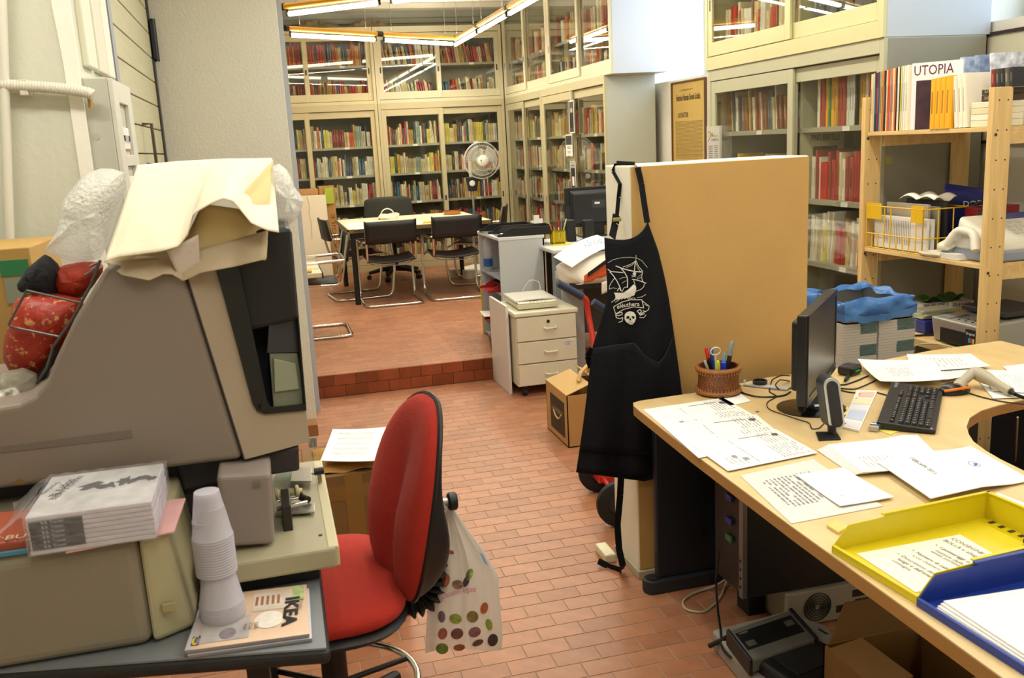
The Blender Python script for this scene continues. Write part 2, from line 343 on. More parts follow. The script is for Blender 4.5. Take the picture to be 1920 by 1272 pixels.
for z in zs: MB().bx(XD - .02, XD - .002, 4.03, 5.47, z + .003, min(z + .123, CEIL)).build('door_plank', M('#bfbc9c', .55, var=.05, vs_=3, stretch=(1, 1, 20)), dd, bevel=.002, seg=1)
MB().bx(XD - .02, XD + .006, 5.49, 5.55, 0, CEIL).build('hinge_stile', M('#3b3b3e', .5), dd)
MB().bx(XD - .03, XD + .008, 3.94, 4.02, 0, CEIL).build('door_jamb', M('#9aa0aa', .5), dd)
h = MB(); zc = AY(287, 75, 5.5).z
h.cyl((XD + .02, 5.515, zc - .11), (XD + .02, 5.515, zc + .11), .014, 10).bx(XD + .0, XD + .02, 5.49, 5.56, zc - .1, zc + .1); h.build('door_hinge', M('#2c2d30', .4, .4), dd, smooth=True)
h = MB(); zc = AX(262, 270, XD).z; h.tube([(XD, 4.62, zc + .09), (XD + .04, 4.62, zc + .09), (XD + .04, 4.62, zc - .09), (XD, 4.62, zc - .09)], .008); h.build('door_handle', M('#7a7468', .3, 1.0), dd, smooth=True)
struct('wall_side', MB().bx(-2.3, XD - .06, 3.9, 5.56, 0, CEIL), WALLM)
# vertical cable ducts between the white strip and the door
for k, (px, r_, h_) in enumerate(((160, .016, '#dcdac6'), (176, .02, '#d5d3bf'), (192, .012, '#e4e2d2'))):
    p_ = AY(px, 30, 3.6)
    o = MB().bx(XD + .002, XD + .026, 3.22 + .2 * k, 3.3 + .2 * k + r_ * 5, 1.9, CEIL).build('cable_duct', M(h_, .5), bevel=.006)
    tag(o, ['white cable duct nearest the gray wall edge', 'middle cream cable duct above the fuse box', 'narrow white duct beside the plank door'][k], 'duct', 'cable ducts above the fuse box')
o = MB().tube(rounded([AY(2, -30, 3.1), AY(14, 330, 3.1), AY(22, 560, 3.1)], .05), .014, 10).build('wall_pipe', M('#dcd9c8', .5), smooth=True)
tag(o, 'pale vertical pipe on the gray wall at the far left', 'pipe')
# ================================================================ GLAZED CABINETS AND BOOKS
RB = random.Random(11)
NEARB, FARB = [], []     # book slots: (size on screen, dict)
def cabinet(label, org, rz, W, H, D, col, divider, shelves, side_thin=False, doors=None, kick=.05, hz=None, group=None, front_flip=False):
    """metal bookcase with two sliding glazed doors; local x along the front, -y the front, z up"""
    t = T('glazed_cabinet', label, 'cabinet', org, rz, group); m = M(col, .45, var=.03, vs_=4); k = dict(parent=t, local=True)
    s = .035
    for a, b in ((0, s), (W - s, W)): MB().bx(a, b, .0, D, 0, H).build('side_panel', m, bevel=.002, **k)
    MB().bx(s, W - s, 0, D, H - .07, H).build('top_panel', m, bevel=.002, **k)
    MB().bx(s, W - s, 0, D, 0, kick + .02).build('bottom_panel', m, bevel=.002, **k)
    MB().bx(s, W - s, D - .02, D, kick, H - .07).build('back_panel', M('#8b8676' if H > 1.5 else '#b5b1a2', .7), **k)
    MB().bx(divider - .012, divider + .012, .08, D - .02, kick, H - .07).build('divider', m, **k)
    edges = doors or [(s, divider + .03, .0), (divider - .03, W - s, .022)]
    for n_, (a, b, yo) in enumerate(edges):
        st = .055; z0, z1 = kick + .025, H - .075; y0, y1 = .004 + yo, .022 + yo
        f = MB().bx(a, a + st, y0, y1, z0, z1).bx(b - st, b, y0, y1, z0, z1).bx(a + st, b - st, y0, y1, z1 - .075, z1).bx(a + st, b - st, y0, y1, z0, z0 + .085)
        d = f.build('sliding_door', m, t, local=True, bevel=.002, seg=1)
        MB().poly([(a + st, y0 + .009, z0 + .085), (b - st, y0 + .009, z0 + .085), (b - st, y0 + .009, z1 - .075), (a + st, y0 + .009, z1 - .075)]).build('glass', GLASS, d, local=True)
        hx = (b - .03 if n_ == 1 else a + .03); hz_ = hz if hz else H * .42
        MB().bx(hx - .009, hx + .009, y0 - .002, y0 + .004, hz_ - .035, hz_ + .035).build('handle', M('#1b1b1b', .4), d, local=True, bevel=.003, seg=1)
        if b - a > .3 and n_ == 0: MB().bx(b - .04, b - .02, y0 - .002, y0 + .003, hz_ - .03, hz_ + .03).build('keyhole_plate', M('#2b2a28', .4), d, local=True)
    num = 0
    for z in shelves:
        for a, b in ((s, divider - .012), (divider + .012, W - s)):
            sh = MB().bx(a, b, .07, D - .02, z - .028, z).build('shelf', M('#a9a693', .5), bevel=.001, seg=1, **k)
            c_ = (a + b) / 2 + .04
            MB().bx(c_ - .03, c_ + .03, .066, .07, z - .027, z - .002).build('shelf_label', PAPER, sh, local=True)

    return t
def books(root, x0, x1, z, hmax, where, key, yf=.10, pal=None, fill=1.0, lean=0.0, hr=(.62, 1.0), wr_=(.012, .03), flip=False):
    """one row of books inside cabinet root; records slots"""
    mw = RM[root.name]; x = x0; n = 0
    while x < x0 + (x1 - x0) * fill:
        w = RB.uniform(*wr_); w = w * (1.5 if RB.random() < .1 else 1)
        if x + w > x1: break
        h = hmax * RB.uniform(*hr); d = min(.20, h * .72); col = RB.choice(pal or PAL)
        if RB.random() < .3 and n: h = last[0] * RB.uniform(.98, 1.0); col = last[1]; d = min(.2, h * .72)
        last = (h, col)
        tilt = lean * RB.uniform(.6, 1.1) if RB.random() < .8 else 0
        if RB.random() < .04: tilt += RB.uniform(-.12, .12)
        p = mw @ Vector((x + w / 2, yf + RB.uniform(0, .025), z))
        dist = (p - CAMP).length
        key_ = -h * w / dist ** 2
        (NEARB if key else FARB).append((key_, dict(mw=mw, x=x, w=w, y=yf + RB.uniform(0, .02), z=z, h=h, d=d, c=col, t=tilt, where=where, n=n)))
        x += w + RB.uniform(.0004, .002) + abs(math.sin(tilt)) * .006; n += 1
PAL = ['#d8c898', '#e2d6b0', '#cdb98a', '#e8e0c8', '#c9a86a', '#b98f55', '#d9cfae', '#efe9d6', '#c8bc98', '#b8a988', '#8a5a38', '#7a2a22', '#b43a2a', '#c8503a', '#2a3a5a', '#3a5a78', '#2a4a3e', '#3a3430', '#565248', '#c9a040', '#e0d060', '#6a8a9a', '#9aa8a0', '#a03040', '#d07a4a', '#e8e4d8', '#ddd2b4', '#d2b888']
WARMP = ['#b8442c', '#a83a26', '#d8a860', '#c88a4a', '#e0c890', '#d86838', '#c04030', '#8a3424', '#e8d8a8', '#3a4a68', '#c8a048', '#4a3428', '#e0b878', '#cf9f66']
NAMES = {'#a8483c': 'faded red', '#d8c898': 'buff', '#e2d6b0': 'cream', '#cdb98a': 'sand', '#e8e0c8': 'ivory', '#c9a86a': 'ochre', '#b98f55': 'tan', '#d9cfae': 'pale buff', '#efe9d6': 'off-white', '#c8bc98': 'beige', '#b8a988': 'greyish tan', '#8a5a38': 'brown', '#7a2a22': 'dark red', '#b43a2a': 'brick red', '#c8503a': 'orange red', '#2a3a5a': 'navy', '#3a5a78': 'slate blue', '#2a4a3e': 'dark green', '#3a3430': 'near-black', '#565248': 'dark grey', '#c9a040': 'mustard', '#e0d060': 'yellow', '#6a8a9a': 'blue-grey', '#9aa8a0': 'grey-green', '#a03040': 'crimson', '#d07a4a': 'terracotta', '#e8e4d8': 'white', '#ddd2b4': 'pale cream', '#d2b888': 'straw', '#e04a20': 'bright orange', '#f07a28': 'orange', '#d82a20': 'scarlet', '#f0b020': 'golden yellow', '#3a8a58': 'green', '#1c1c20': 'black', '#d8d8d0': 'pale grey', '#5a6068': 'grey', '#23262e': 'blue-black',
         '#b8442c': 'rust', '#a83a26': 'dark rust', '#d8a860': 'honey', '#c88a4a': 'caramel', '#e0c890': 'pale gold', '#d86838': 'pumpkin', '#c04030': 'tomato red', '#8a3424': 'maroon', '#e8d8a8': 'vanilla', '#3a4a68': 'dusk blue', '#c8a048': 'brass yellow', '#4a3428': 'umber', '#e0b878': 'apricot', '#cf9f66': 'light brown'}
NPAL = ['#e8e4d8', '#efe9d6', '#d82a20', '#e8e4d8', '#d8c898', '#e04a20', '#f0b020', '#3a3430', '#1c1c20', '#d8d8d0', '#e0d060', '#c9a86a', '#2a3a5a', '#3a8a58', '#a03040', '#e2d6b0', '#d8c898', '#d9cfae', '#565248', '#cdb98a', '#e8e0c8', '#5a6068']
UNIT = {}
def unit_book(c):
    """1x1x1 book standing upright, spine towards -y"""
    if c in UNIT: return UNIT[c]
    dark = sum(lin(c)) < .5; r_, g_, b_ = [int(c[i:i + 2], 16) for i in (1, 3, 5)]; k_ = 60 if dark else -62; ink = '#%02x%02x%02x' % tuple(max(0, min(255, q + k_)) for q in (r_, g_, b_))
    b = MB(); m1 = M(c, .55); m2 = M('#dcd2b6', .8); m3 = M(ink, .6)
    b.mat(m1); zl = [0, .06, .1, .3, .74, .86, .9, 1]
    def ring(z): return [(.0, .04, z), (.12, .0, z), (.36, -.01, z), (.64, -.01, z), (.88, .0, z), (1, .04, z)]
    for i in range(7):
        a, e = ring(zl[i]), ring(zl[i + 1])
        for q in range(5):
            b.mat(m3 if (i == 3 and q == 2) else m1)
            b.add([a[q], a[q + 1], e[q + 1], e[q]], [(0, 1, 2, 3)])
    b.mat(m1).add([(0, .04, 0), (0, 1, 0), (0, 1, 1), (0, .04, 1)], [(0, 1, 2, 3)]).add([(1, .04, 0), (1, 1, 0), (1, 1, 1), (1, .04, 1)], [(0, 1, 2, 3)])
    b.add(ring(1) + [(1, 1, 1), (.88, 1, 1), (.88, .04, 1), (.12, .04, 1), (.12, 1, 1), (0, 1, 1)], [(0, 1, 2, 3, 4, 5, 6, 7, 8, 9, 10, 11)])
    b.mat(m2).add([(.12, .04, .985), (.88, .04, .985), (.88, .98, .985), (.12, .98, .985)], [(0, 1, 2, 3)])
    b.add([(0, .04, 0), (1, .04, 0), (1, 1, 0), (0, 1, 0)], [(0, 1, 2, 3)]).add([(.12, .98, 0), (.88, .98, 0), (.88, .98, .985), (.12, .98, .985)], [(0, 1, 2, 3)])
    me = bpy.data.meshes.new('book'); me.from_pydata([tuple(v) for v in b.v], [], b.f)
    for m in b.mats: me.materials.append(m)
    for p, mi in zip(me.polygons, b.m): p.material_index = mi
    UNIT[c] = me; return me
def book_matrix(s):
    return s['mw'] @ Matrix.Translation((s['x'], s['y'], s['z'])) @ Matrix.Rotation(s['t'], 4, 'Y') @ Matrix.Diagonal((s['w'], s['d'], s['h'], 1))
def place_book(s, label, group):
    o = bpy.data.objects.new('book', unit_book(s['c'])); COL.objects.link(o); o.matrix_world = book_matrix(s); RM[o.name] = o.matrix_world.copy()
    # spine pivot at the book's base
    return tag(o, label, 'book', group)
def size_words(s): return ''
SHL = [.09, .46, .815, 1.16, 1.5]
# ---- back wall of the rear room, four cabinets (front plane y = 11.35)
YB = 11.35; LOWH, UPH = 1.985, 0.875
XM = AY(708, 195, YB).x; XRR = 2.951
KA, KB = '#c6b88e', '#bfb490'
cab_bl = cabinet('lower back-wall cabinet at the left, nearest the leaning white board', (XM - 1.55, YB, P), 0, 1.545, LOWH, .45, KA, XM and (AY(582, 300, YB).x - (XM - 1.55)), SHL, group='lower cabinets on the back wall')
cab_br = cabinet('lower back-wall cabinet at the right, behind the standing fan', (XM, YB, P), 0, XRR - XM - .005, LOWH, .45, KB, AY(832, 300, YB).x - XM, SHL, group='lower cabinets on the back wall')
cab_tl = cabinet('upper back-wall cabinet at the left, behind the first rear tube lamp', (XM - 1.55, YB, P + LOWH), 0, 1.545, UPH, .45, '#d6caa0', AY(573, 130, YB).x - (XM - 1.55), [.07, .45], kick=.02, hz=.38, group='upper cabinets on the back wall')
cab_tr = cabinet('upper back-wall cabinet at the right, in the far corner', (XM, YB, P + LOWH), 0, XRR - XM - .005, UPH, .45, '#d2cbac', AY(822, 130, YB).x - XM, [.07, .45], kick=.02, hz=.38, group='upper cabinets on the back wall')
def fill(cab, W, div, rows, key, nm, pal, hm=None, **k):
    for i, (z, hmx) in enumerate(rows):
        for x0, x1, side in ((.05, div - .02, 'left'), (div + .02, W - .05, 'right')):
            kk = dict(k); books(cab, x0, x1, z, hmx, (nm, i, side), key, pal=pal if not callable(pal) else pal(i, side), **kk)
W2_ = XRR - XM
lowrows = [(.09, .24), (.46, .24), (.815, .25), (1.16, .25), (1.5, .27)]
fill(cab_bl, 1.545, AY(582, 300, YB).x - (XM - 1.55), lowrows, 0, 'lower left back-wall cabinet', PAL[:12] + PAL[:4] + PAL)
fill(cab_br, W2_, AY(832, 300, YB).x - XM, lowrows, 0, 'lower right back-wall cabinet', PAL)
fill(cab_tl, 1.545, AY(573, 130, YB).x - (XM - 1.55), [(.07, .22), (.45, .3)], 0, 'upper left', WARMP)
fill(cab_tr, W2_, AY(822, 130, YB).x - XM, [(.07, .22), (.45, .27)], 0, 'upper right', PAL, lean=-.18)
# ---- right side of the rear room: row of cabinets along the wall, front plane x = 2.951, running y 11.3 -> 7.87
YE = 7.873; YJ = AX(1016, 250, XRR).y
L1, L2 = 11.33 - YJ, YJ - YE
R90 = -math.pi / 2
cab_r1 = cabinet('lower side cabinet in the far corner, beside the fan', (XRR, 11.33, P), R90, L1 - .004, LOWH, .46, '#b8b08e', L1 * .5, SHL, group='lower cabinets along the right side of the rear room')
cab_r2 = cabinet('lower side cabinet with taped photographs, behind the black monitor', (XRR, YJ, P), R90, L2, LOWH, .48, '#c0b894', L2 * .52, SHL, group='lower cabinets along the right side of the rear room')
MB().bx(L2 - .036, L2 + .003, .02, .47, .0, LOWH - .01).build('end_panel', M('#b9bcae', .5, var=.04, vs_=2), cab_r2, local=True, bevel=.002, label='grey painted end of the cabinet')
YJ2 = AX(1024, 90, XRR).y
cab_u1 = cabinet('upper side cabinet in the far corner above the narrow glass doors', (XRR, 11.33, P + LOWH), R90, 11.33 - YJ2 - .004, UPH + .2, .47, '#d5cfb2', (11.33 - YJ2) * .5, [.06, .43], kick=.02, hz=.38, group='upper cabinets along the right side')
cab_u2 = cabinet('upper side cabinet with daylight-tinted end, nearest the window', (XRR, YJ2, P + LOWH), R90, YJ2 - 7.70, UPH + .2, .52, '#d5cfb2', (YJ2 - 7.70) * .52, [.06, .43], kick=.02, hz=.38, group='upper cabinets along the right side')
lu = YJ2 - 7.70
MB().bx(lu - .036, lu + .003, .02, .52, .0, UPH + .2).build('end_panel', M('#c9cdd4', .5, var=.03, vs_=2), cab_u2, local=True, bevel=.002, label='cabinet end coloured with bluish window daylight')  # bluish daylight from the window is put into this end's colour
for cb_, L in ((cab_r1, L1), (cab_r2, L2)): fill(cb_, L, L * .5, lowrows, 0, 'side', PAL, fill=.92)
for cb_, L in ((cab_u1, 11.33 - YJ2), (cab_u2, YJ2 - 7.7)): fill(cb_, L, L * .5, [(.06, .25), (.43, .27)], 0, 'side upper', WARMP + PAL[:8], fill=.9)
# ---- near right cabinet, front plane x = 2.89, y 5.77 -> 3.95, standing on the lower floor
XN = 2.89; YN0, YN1 = 5.77, 3.95; LN = YN0 - YN1
dN = YN0 - AX(1478, 300, XN).y
def nz(x, y, X=XN + .07): return AX(x, y, X).z
zN = [.12, nz(1560, 497), nz(1560, 377), nz(1400, 243) * .5 + nz(1560, 240) * .5]
cab_n = cabinet('tall near cabinet beside the pine shelves, with a mirror-like glass front', (XN, YN0, 0), R90, LN, 2.0, .57, '#b4b398', dN, [.1, .44] + [zN[1], zN[2], zN[3]], hz=1.2)
MB().bx(LN - .036, LN + .003, .02, .57, .0, 1.995).build('end_panel', M('#8d8b7c', .55, var=.05, vs_=2), cab_n, local=True, bevel=.002, label='grey-brown painted end of the cabinet')
cab_nu = cabinet('yellowish upper cabinet by the window, over the tall near cabinet', (XN - .01, YN0 + .02, 2.0), R90, LN + .02, .9, .6, '#c9c698', dN, [.13, .5], kick=.06, hz=.4)
MB().bx(LN - .016, LN + .023, .02, .6, .0, .9).build('end_panel', M('#b6bfc8', .5), cab_nu, local=True, bevel=.002, label='cabinet end with blue daylight put into its colour')  # end slab tinted blue to carry the window's daylight in its colour
C = 'tall near cabinet'
books(cab_n, .06, dN - .03, zN[3], .27, ('top shelf behind left glass, tall near cabinet', 0), 1, pal=['#b43a2a', '#e2d6b0', '#d8d8d0', '#e0d060', '#8a5a38', '#efe9d6', '#5a6068', '#c8503a'], lean=-.1, wr_=(.012, .026), hr=(.7, 1))
books(cab_n, dN + .12, LN - .05, zN[3], .3, ('top shelf behind right glass, tall near cabinet', 0), 1, pal=['#5a6068', '#1c1c20', '#d82a20', '#d8d8d0', '#f0b020', '#efe9d6', '#a8483c', '#3a8a58', '#c9a040', '#565248', '#e8e4d8'], wr_=(.018, .03), hr=(.86, 1))
books(cab_n, .06, dN - .03, zN[2], .26, ('second shelf behind left glass, tall near cabinet', 0), 1, pal=NPAL, wr_=(.012, .028), hr=(.55, 1))
books(cab_n, dN + .06, LN - .05, zN[2], .28, ('second shelf behind right glass, tall near cabinet', 0), 1, pal=['#d82a20', '#e04a20', '#f07a28', '#1c1c20', '#a8483c', '#e8e4d8', '#e2d6b0', '#b43a2a', '#efe9d6', '#e0d060'], wr_=(.014, .03), hr=(.72, 1))
books(cab_n, .06, dN - .03, zN[1], .25, ('third shelf behind left glass, tall near cabinet', 0), 1, pal=NPAL, wr_=(.012, .028), hr=(.6, 1))
books(cab_n, dN + .06, LN - .05, zN[1], .29, ('third shelf behind right glass, tall near cabinet', 0), 1, pal=['#d82a20', '#efe9d6', '#e0d060', '#b43a2a', '#e8e4d8', '#c9a86a', '#cdb98a', '#b98f55', '#9aa8a0', '#e8e0c8'], lean=.08, wr_=(.014, .034), hr=(.65, 1))
books(cab_n, dN + .06, LN - .05, .44, .24, ('fourth shelf behind right glass, tall near cabinet', 0), 1, pal=['#565248', '#e8e0c8', '#c8bc98', '#d9cfae'], wr_=(.018, .04), hr=(.7, 1))
books(cab_nu, .08, dN - .05, .13, .27, ('lower shelf behind left glass, yellowish upper cabinet', 0), 1, pal=['#8a5a38', '#b43a2a', '#e2d6b0', '#c8503a', '#8a5a38', '#d8c898', '#d82a20', '#e8e4d8'], wr_=(.014, .03), hr=(.6, 1), lean=.05)
books(cab_nu, dN + .1, LN - .16, .13, .36, ('lower shelf behind right glass, yellowish upper cabinet', 0), 1, pal=['#5a6068', '#565248'], wr_=(.045, .06), hr=(.97, 1))
# framed booklet showing the words PINO BERTELLI, on the second shelf
YD_ = YN0 - dN; pA = Vector((XN + .075, YD_ - .022, 0)); pB = AX(1584, 250, XN + .3); pB.y = min(pB.y, YD_ - .03); zt_ = AX(1530, 241, XN + .22).z; pA.z = pB.z = zN[2] + .001; bd_ = (pB - pA).normalized(); bn_ = Vector((bd_.y, -bd_.x, 0)); bn_ = bn_ if bn_.y < 0 else -bn_; up_ = Vector((0, 0, 1)); bh_ = zt_ - zN[2]
t = T('photo_book', 'large grey-green photo book standing behind others, bold lettering on its cover', 'book', pA)
MB().prism([pA, pB, pB + up_ * bh_, pA + up_ * bh_], -bn_ * .008).build('cover', M('#b5b08c', .5), t, bevel=.002)
BW = (pB - pA).length
MB().prism([pA + bd_ * .06 + bn_ * .001 + up_ * .02, pB - bd_ * .04 + bn_ * .001 + up_ * .02, pB - bd_ * .04 + bn_ * .001 + up_ * (bh_ - .1), pA + bd_ * .06 + bn_ * .001 + up_ * (bh_ - .1)], -bn_ * .001).build('cover_picture', M('#4b443c', .6, var=.3, vs_=20), t)
lettering('PINO BERTELLI', pA + bd_ * .05 + up_ * (bh_ - .07), bd_, up_, BW - .08, INK, t, bold=.02, lift=.0015, h=.035)
# ================================================================ HANGING TUBE LAMPS
YEL = M('#e0a020', .35, coat=.3); EMT = bpy.data.materials.new('lit_tube'); EMT.use_nodes = True
_b = EMT.node_tree.nodes['Principled BSDF']; _b.inputs['Base Color'].default_value = (1, .95, .8, 1); _b.inputs['Emission Color'].default_value = (1, .95, .80, 1); _b.inputs['Emission Strength'].default_value = 20
LBL = {'rear': ['yellow hanging tube lamp at the left of the rear row', 'yellow hanging tube lamp at the right of the rear row, before the corner'],
       'left': ['yellow tube lamp at the upper left of the rear room, near the ceiling', 'yellow tube lamp running on behind the left pillar', 'yellow tube lamp continuing right above the table'],
       'near': ['yellow tube lamp across the room above the reader', 'yellow tube lamp above the camera side of the room, left', 'yellow tube lamp above the camera side of the room, right', 'yellow tube lamp over the near walkway, farthest of three', 'yellow tube lamp over the near walkway, middle of three', 'yellow tube lamp over the near walkway, nearest of three']}
kk = {}
for g, p, q in TUBES:
    i = kk.get(g, 0); kk[g] = i + 1
    lab = LBL[g][i] if g in LBL else 'yellow tube lamp over the aisle, %s from the far corner' % ORD[i]
    d = (q - p).normalized(); L = (q - p).length
    t = T('tube_lamp', lab, 'lamp', ((p + q) / 2).to_tuple(), 0, 'hanging tube lamps')
    upz = Vector((0, 0, .045)); sd = d.cross(Vector((0, 0, 1)))
    MB().tube([p + upz + d * .03, q + upz - d * .03], .024, 14).build('body_tube', YEL, t, smooth=True)
    a, b = p + d * .07 - Vector((0, 0, .016)), q - d * .07 - Vector((0, 0, .016))
    MB().tube([a, a + d * .004, b - d * .004, b], [.010, .019, .019, .010], 12).build('glowing_tube', EMT, t, smooth=True)
    for c_, s_ in ((p, 1), (q, -1)): e = MB(); e.tube([c_ + d * s_ * .0 + upz, c_ + d * s_ * .035 + upz], .029, 14).box(c_ + d * s_ * .055 - Vector((0, 0, .006)), (.02, .02, .05)); e.build('end_clamp', M('#1a1a18', .4), t, smooth=True)
    for u in (.15, .85): c_ = p + (q - p) * u; MB().tube([c_ + upz, (c_.x, c_.y, CEIL)], .002, 4).build('hanging_wire', M('#888880', .5), t)
# ================================================================ REAR ROOM FURNITURE
BLKLEA = M('#17161a', .5, bump=.1, bs=120)
def cantilever_chair(label, loc, rz, group='black and chrome cantilever chairs'):
    t = T('cantilever_chair', label, 'chair', loc, rz, group); k = dict(parent=t, local=True)
    w = .27
    loop = [(-w, 0, .014), (-w, .56, .014), (-w, .60, .3), (-w + .01, .57, .60), (-w + .01, .0, .615), (w - .01, .0, .615), (w - .01, .57, .60), (w, .60, .3), (w, .56, .014), (w, 0, .014)]
    MB().tube(rounded(loop, .07, 5, True), .0125, 10, closed=True).build('frame', CHROME, smooth=True, **k)
    for s in (-1, 1):
        MB().tube(rounded([(s * .235, -.03, .81), (s * .225, .05, .42), (s * .225, .5, .44), (s * .25, .585, .40)], .06, 5), .011, 10).build('side_tube', CHROME, smooth=True, **k)
    MB().grid(lambda u, v: ((u - .5) * .48, -.035 + .025 * (1 - v) + .02 * (1 - (2 * u - 1) ** 2) * -1, .60 + .205 * v), 10, 4).build('backrest', BLKLEA, solid=.012, smooth=True, **k)
    MB().grid(lambda u, v: ((u - .5) * .46, .06 + .44 * v, .435 + .015 * v - .03 * (1 - (2 * u - 1) ** 2)), 10, 6).build('seat', BLKLEA, solid=.014, smooth=True, **k)
    MB().tube(rounded([(-.225, .12, .42), (-.15, .12, .375), (.15, .12, .375), (.225, .12, .42)], .08, 5), .005, 8).build('seat_brace', CHROME, smooth=True, **k)
    return t
def place(src, label, loc, rz):
    c = copy_tree(src); c.location = loc; c.rotation_euler = (0, 0, rz); c['label'] = label; return c
c1 = cantilever_chair('black chrome-framed chair with its back to us, left of the two at the table', (1.085, 8.62, P), 0)
place(c1, 'black chrome-framed chair with its back to us, right of the two at the table', (1.72, 8.66, P), -.03)
place(c1, 'black chair at the left end of the table, facing the fan', (.55, 9.42, P), -math.pi / 2 + .12)
place(c1, 'black chair at the right end of the table, by the far corner', (2.42, 9.65, P), math.pi / 2 - .35)
place(c1, 'black chair half hidden by the pillar, facing the small side table', (.56, 7.6, P), math.pi / 2)
# long table
TZ = .878
tx0, tx1, ty0, ty1 = .71, 2.12, 8.86, 10.3
t = T('meeting_table', 'long white-topped meeting table with black legs in the rear room', 'table', (1.4, 9.5, P))
MB().bx(tx0 + .01, tx1 - .01, ty0 + .01, ty1 - .01, TZ - .03, TZ).build('tabletop', M('#ece2c4', .45, var=.04), t, bevel=.002)
e = MB(); e.bx(tx0, tx0 + .012, ty0, ty1, TZ - .035, TZ + .001).bx(tx1 - .012, tx1, ty0, ty1, TZ - .035, TZ + .001).bx(tx0, tx1, ty0, ty0 + .012, TZ - .035, TZ + .001).bx(tx0, tx1, ty1 - .012, ty1, TZ - .035, TZ + .001)
e.build('edge_trim', M('#6b5a30', .5), t)
ap = MB(); ap.bx(tx0 + .05, tx1 - .05, ty0 + .03, ty0 + .05, TZ - .09, TZ - .035).bx(tx0 + .05, tx1 - .05, ty1 - .05, ty1 - .03, TZ - .09, TZ - .035).bx(tx0 + .03, tx0 + .05, ty0 + .03, ty1 - .03, TZ - .09, TZ - .035).bx(tx1 - .05, tx1 - .03, ty0 + .03, ty1 - .03, TZ - .09, TZ - .035)
ap.build('apron', BLACK, t)
for x, y in ((tx0 + .05, ty0 + .05), (tx1 - .05, ty0 + .05), (tx0 + .05, ty1 - .05), (tx1 - .05, ty1 - .05)): MB().cyl((x, y, P), (x, y, TZ - .035), .026, 16).build('leg', BLACK, t, smooth=True)
# things on the table
def sheet(label, pts, z, rot=0, color=None, th=.0015, curl=0.0, name='paper_sheet', cat='paper', group=None, lines=0, seed=1, parent=None, nu=6, hgt=None):
    """a flat sheet given by its four corners (u0v0, u1v0, u1v1, u0v1) in metres"""
    p = [Vector((q[0], q[1], z)) for q in pts]
    def S(u, v, lift=0):
        b = (p[0] * (1 - u) + p[1] * u) * (1 - v) + (p[3] * (1 - u) + p[2] * u) * v
        return b + Vector((0, 0, th + lift + curl * ((2 * u - 1) ** 2 * .6 + (2 * v - 1) ** 2 * .4) + (hgt(u, v) if hgt else 0)))
    mb = MB(); n = nu
    b = 0
    for L in (0, -th):
        for i in range(n + 1):
            for j in range(n + 1): mb.v.append(S(i / n, j / n, L))
    N = (n + 1) ** 2
    for i in range(n):
        for j in range(n):
            a = i * (n + 1) + j; mb.f.append((a, a + n + 1, a + n + 2, a + 1)); mb.m.append(0); mb.f.append((N + a + 1, N + a + n + 2, N + a + n + 1, N + a)); mb.m.append(0)
    ed = [i * (n + 1) for i in range(n + 1)] + [n * (n + 1) + j for j in range(1, n + 1)] + [i * (n + 1) + n for i in range(n - 1, -1, -1)] + [j for j in range(n - 1, 0, -1)]
    for q in range(len(ed)): a, b_ = ed[q], ed[(q + 1) % len(ed)]; mb.f.append((a, b_, N + b_, N + a)); mb.m.append(0)
    o = mb.build(name, color or PAPER, parent)
    if parent is None: tag(o, label, cat, group)
    o_S = S
    if lines:
        r = random.Random(seed); pm = MB()
        for (u0, u1, v0, v1, dv, hh) in lines:
            v = v0
            while v < v1:
                x = u0
                while x < u1:
                    l = r.uniform(.02, .12) * (u1 - u0) / .8; x2 = min(x + l, u1)
                    if r.random() < .88: pm.add([S(x, v, .0004), S(x2, v, .0004), S(x2, v + hh, .0004), S(x, v + hh, .0004)], [(0, 1, 2, 3)])
                    x = x2 + .012
                v += dv
        if pm.f: pm.build('print', GREYINK, o, kind='stuff')
    return o, S
G = 'loose papers on the meeting table'
for lab, (x, y), sz, r in (('white sheet at the left corner of the meeting table', (.86, 9.0), (.21, .3), .2), ('white sheets along the left edge of the meeting table', (.9, 9.5), (.3, .42), -.1), ('open white sheet in front of the black chairs, mid table', (1.42, 9.08), (.3, .21), .1), ('long white sheet under the yellow pad on the table', (1.75, 9.05), (.4, .2), 0)):
    c, s = math.cos(r), math.sin(r); P4 = [(x + c * a * sz[0] / 2 - s * b * sz[1] / 2, y + s * a * sz[0] / 2 + c * b * sz[1] / 2) for a, b in ((-1, -1), (1, -1), (1, 1), (-1, 1))]
    sheet(lab, P4, TZ + .001, group=G)
sheet('yellow notepad lying on the meeting table between the chairs', [(1.45, 8.98), (1.68, 8.96), (1.7, 9.1), (1.48, 9.12)], TZ + .004, color=M('#e0b92a', .6), th=.008, name='notepad', cat='notepad')
q = AZ(848, 402, TZ); t = T('ashtray', 'round amber glass ashtray on the meeting table', 'ashtray', (q.x, q.y, TZ))
MB().lathe((q.x, q.y, TZ), [(0, .0), (.085, .0), (.095, .012), (.10, .035), (.09, .035), (.08, .014), (0, .01)], 24).build('bowl', M('#b06a1c', .15, coat=.5), t, smooth=True)
MB().lathe((q.x, q.y, TZ), [(.094, .035), (.101, .035), (.101, .04), (.094, .04)], 24).build('rim', M('#8a4f14', .2), t, smooth=True)
q = AZ(727, 411, TZ); t = T('handset_coil', 'white wrapped strap or cable coil on the meeting table', 'cable', (q.x, q.y, TZ))
cb = MB()
for k in range(3): cb.tube([(q.x + .1 * math.cos(a) + .01 * k, q.y + .06 * math.sin(a), TZ + .015 + .014 * k + .01 * math.sin(2 * a)) for a in [i * math.pi / 10 for i in range(20)]], .009, 8, closed=True)
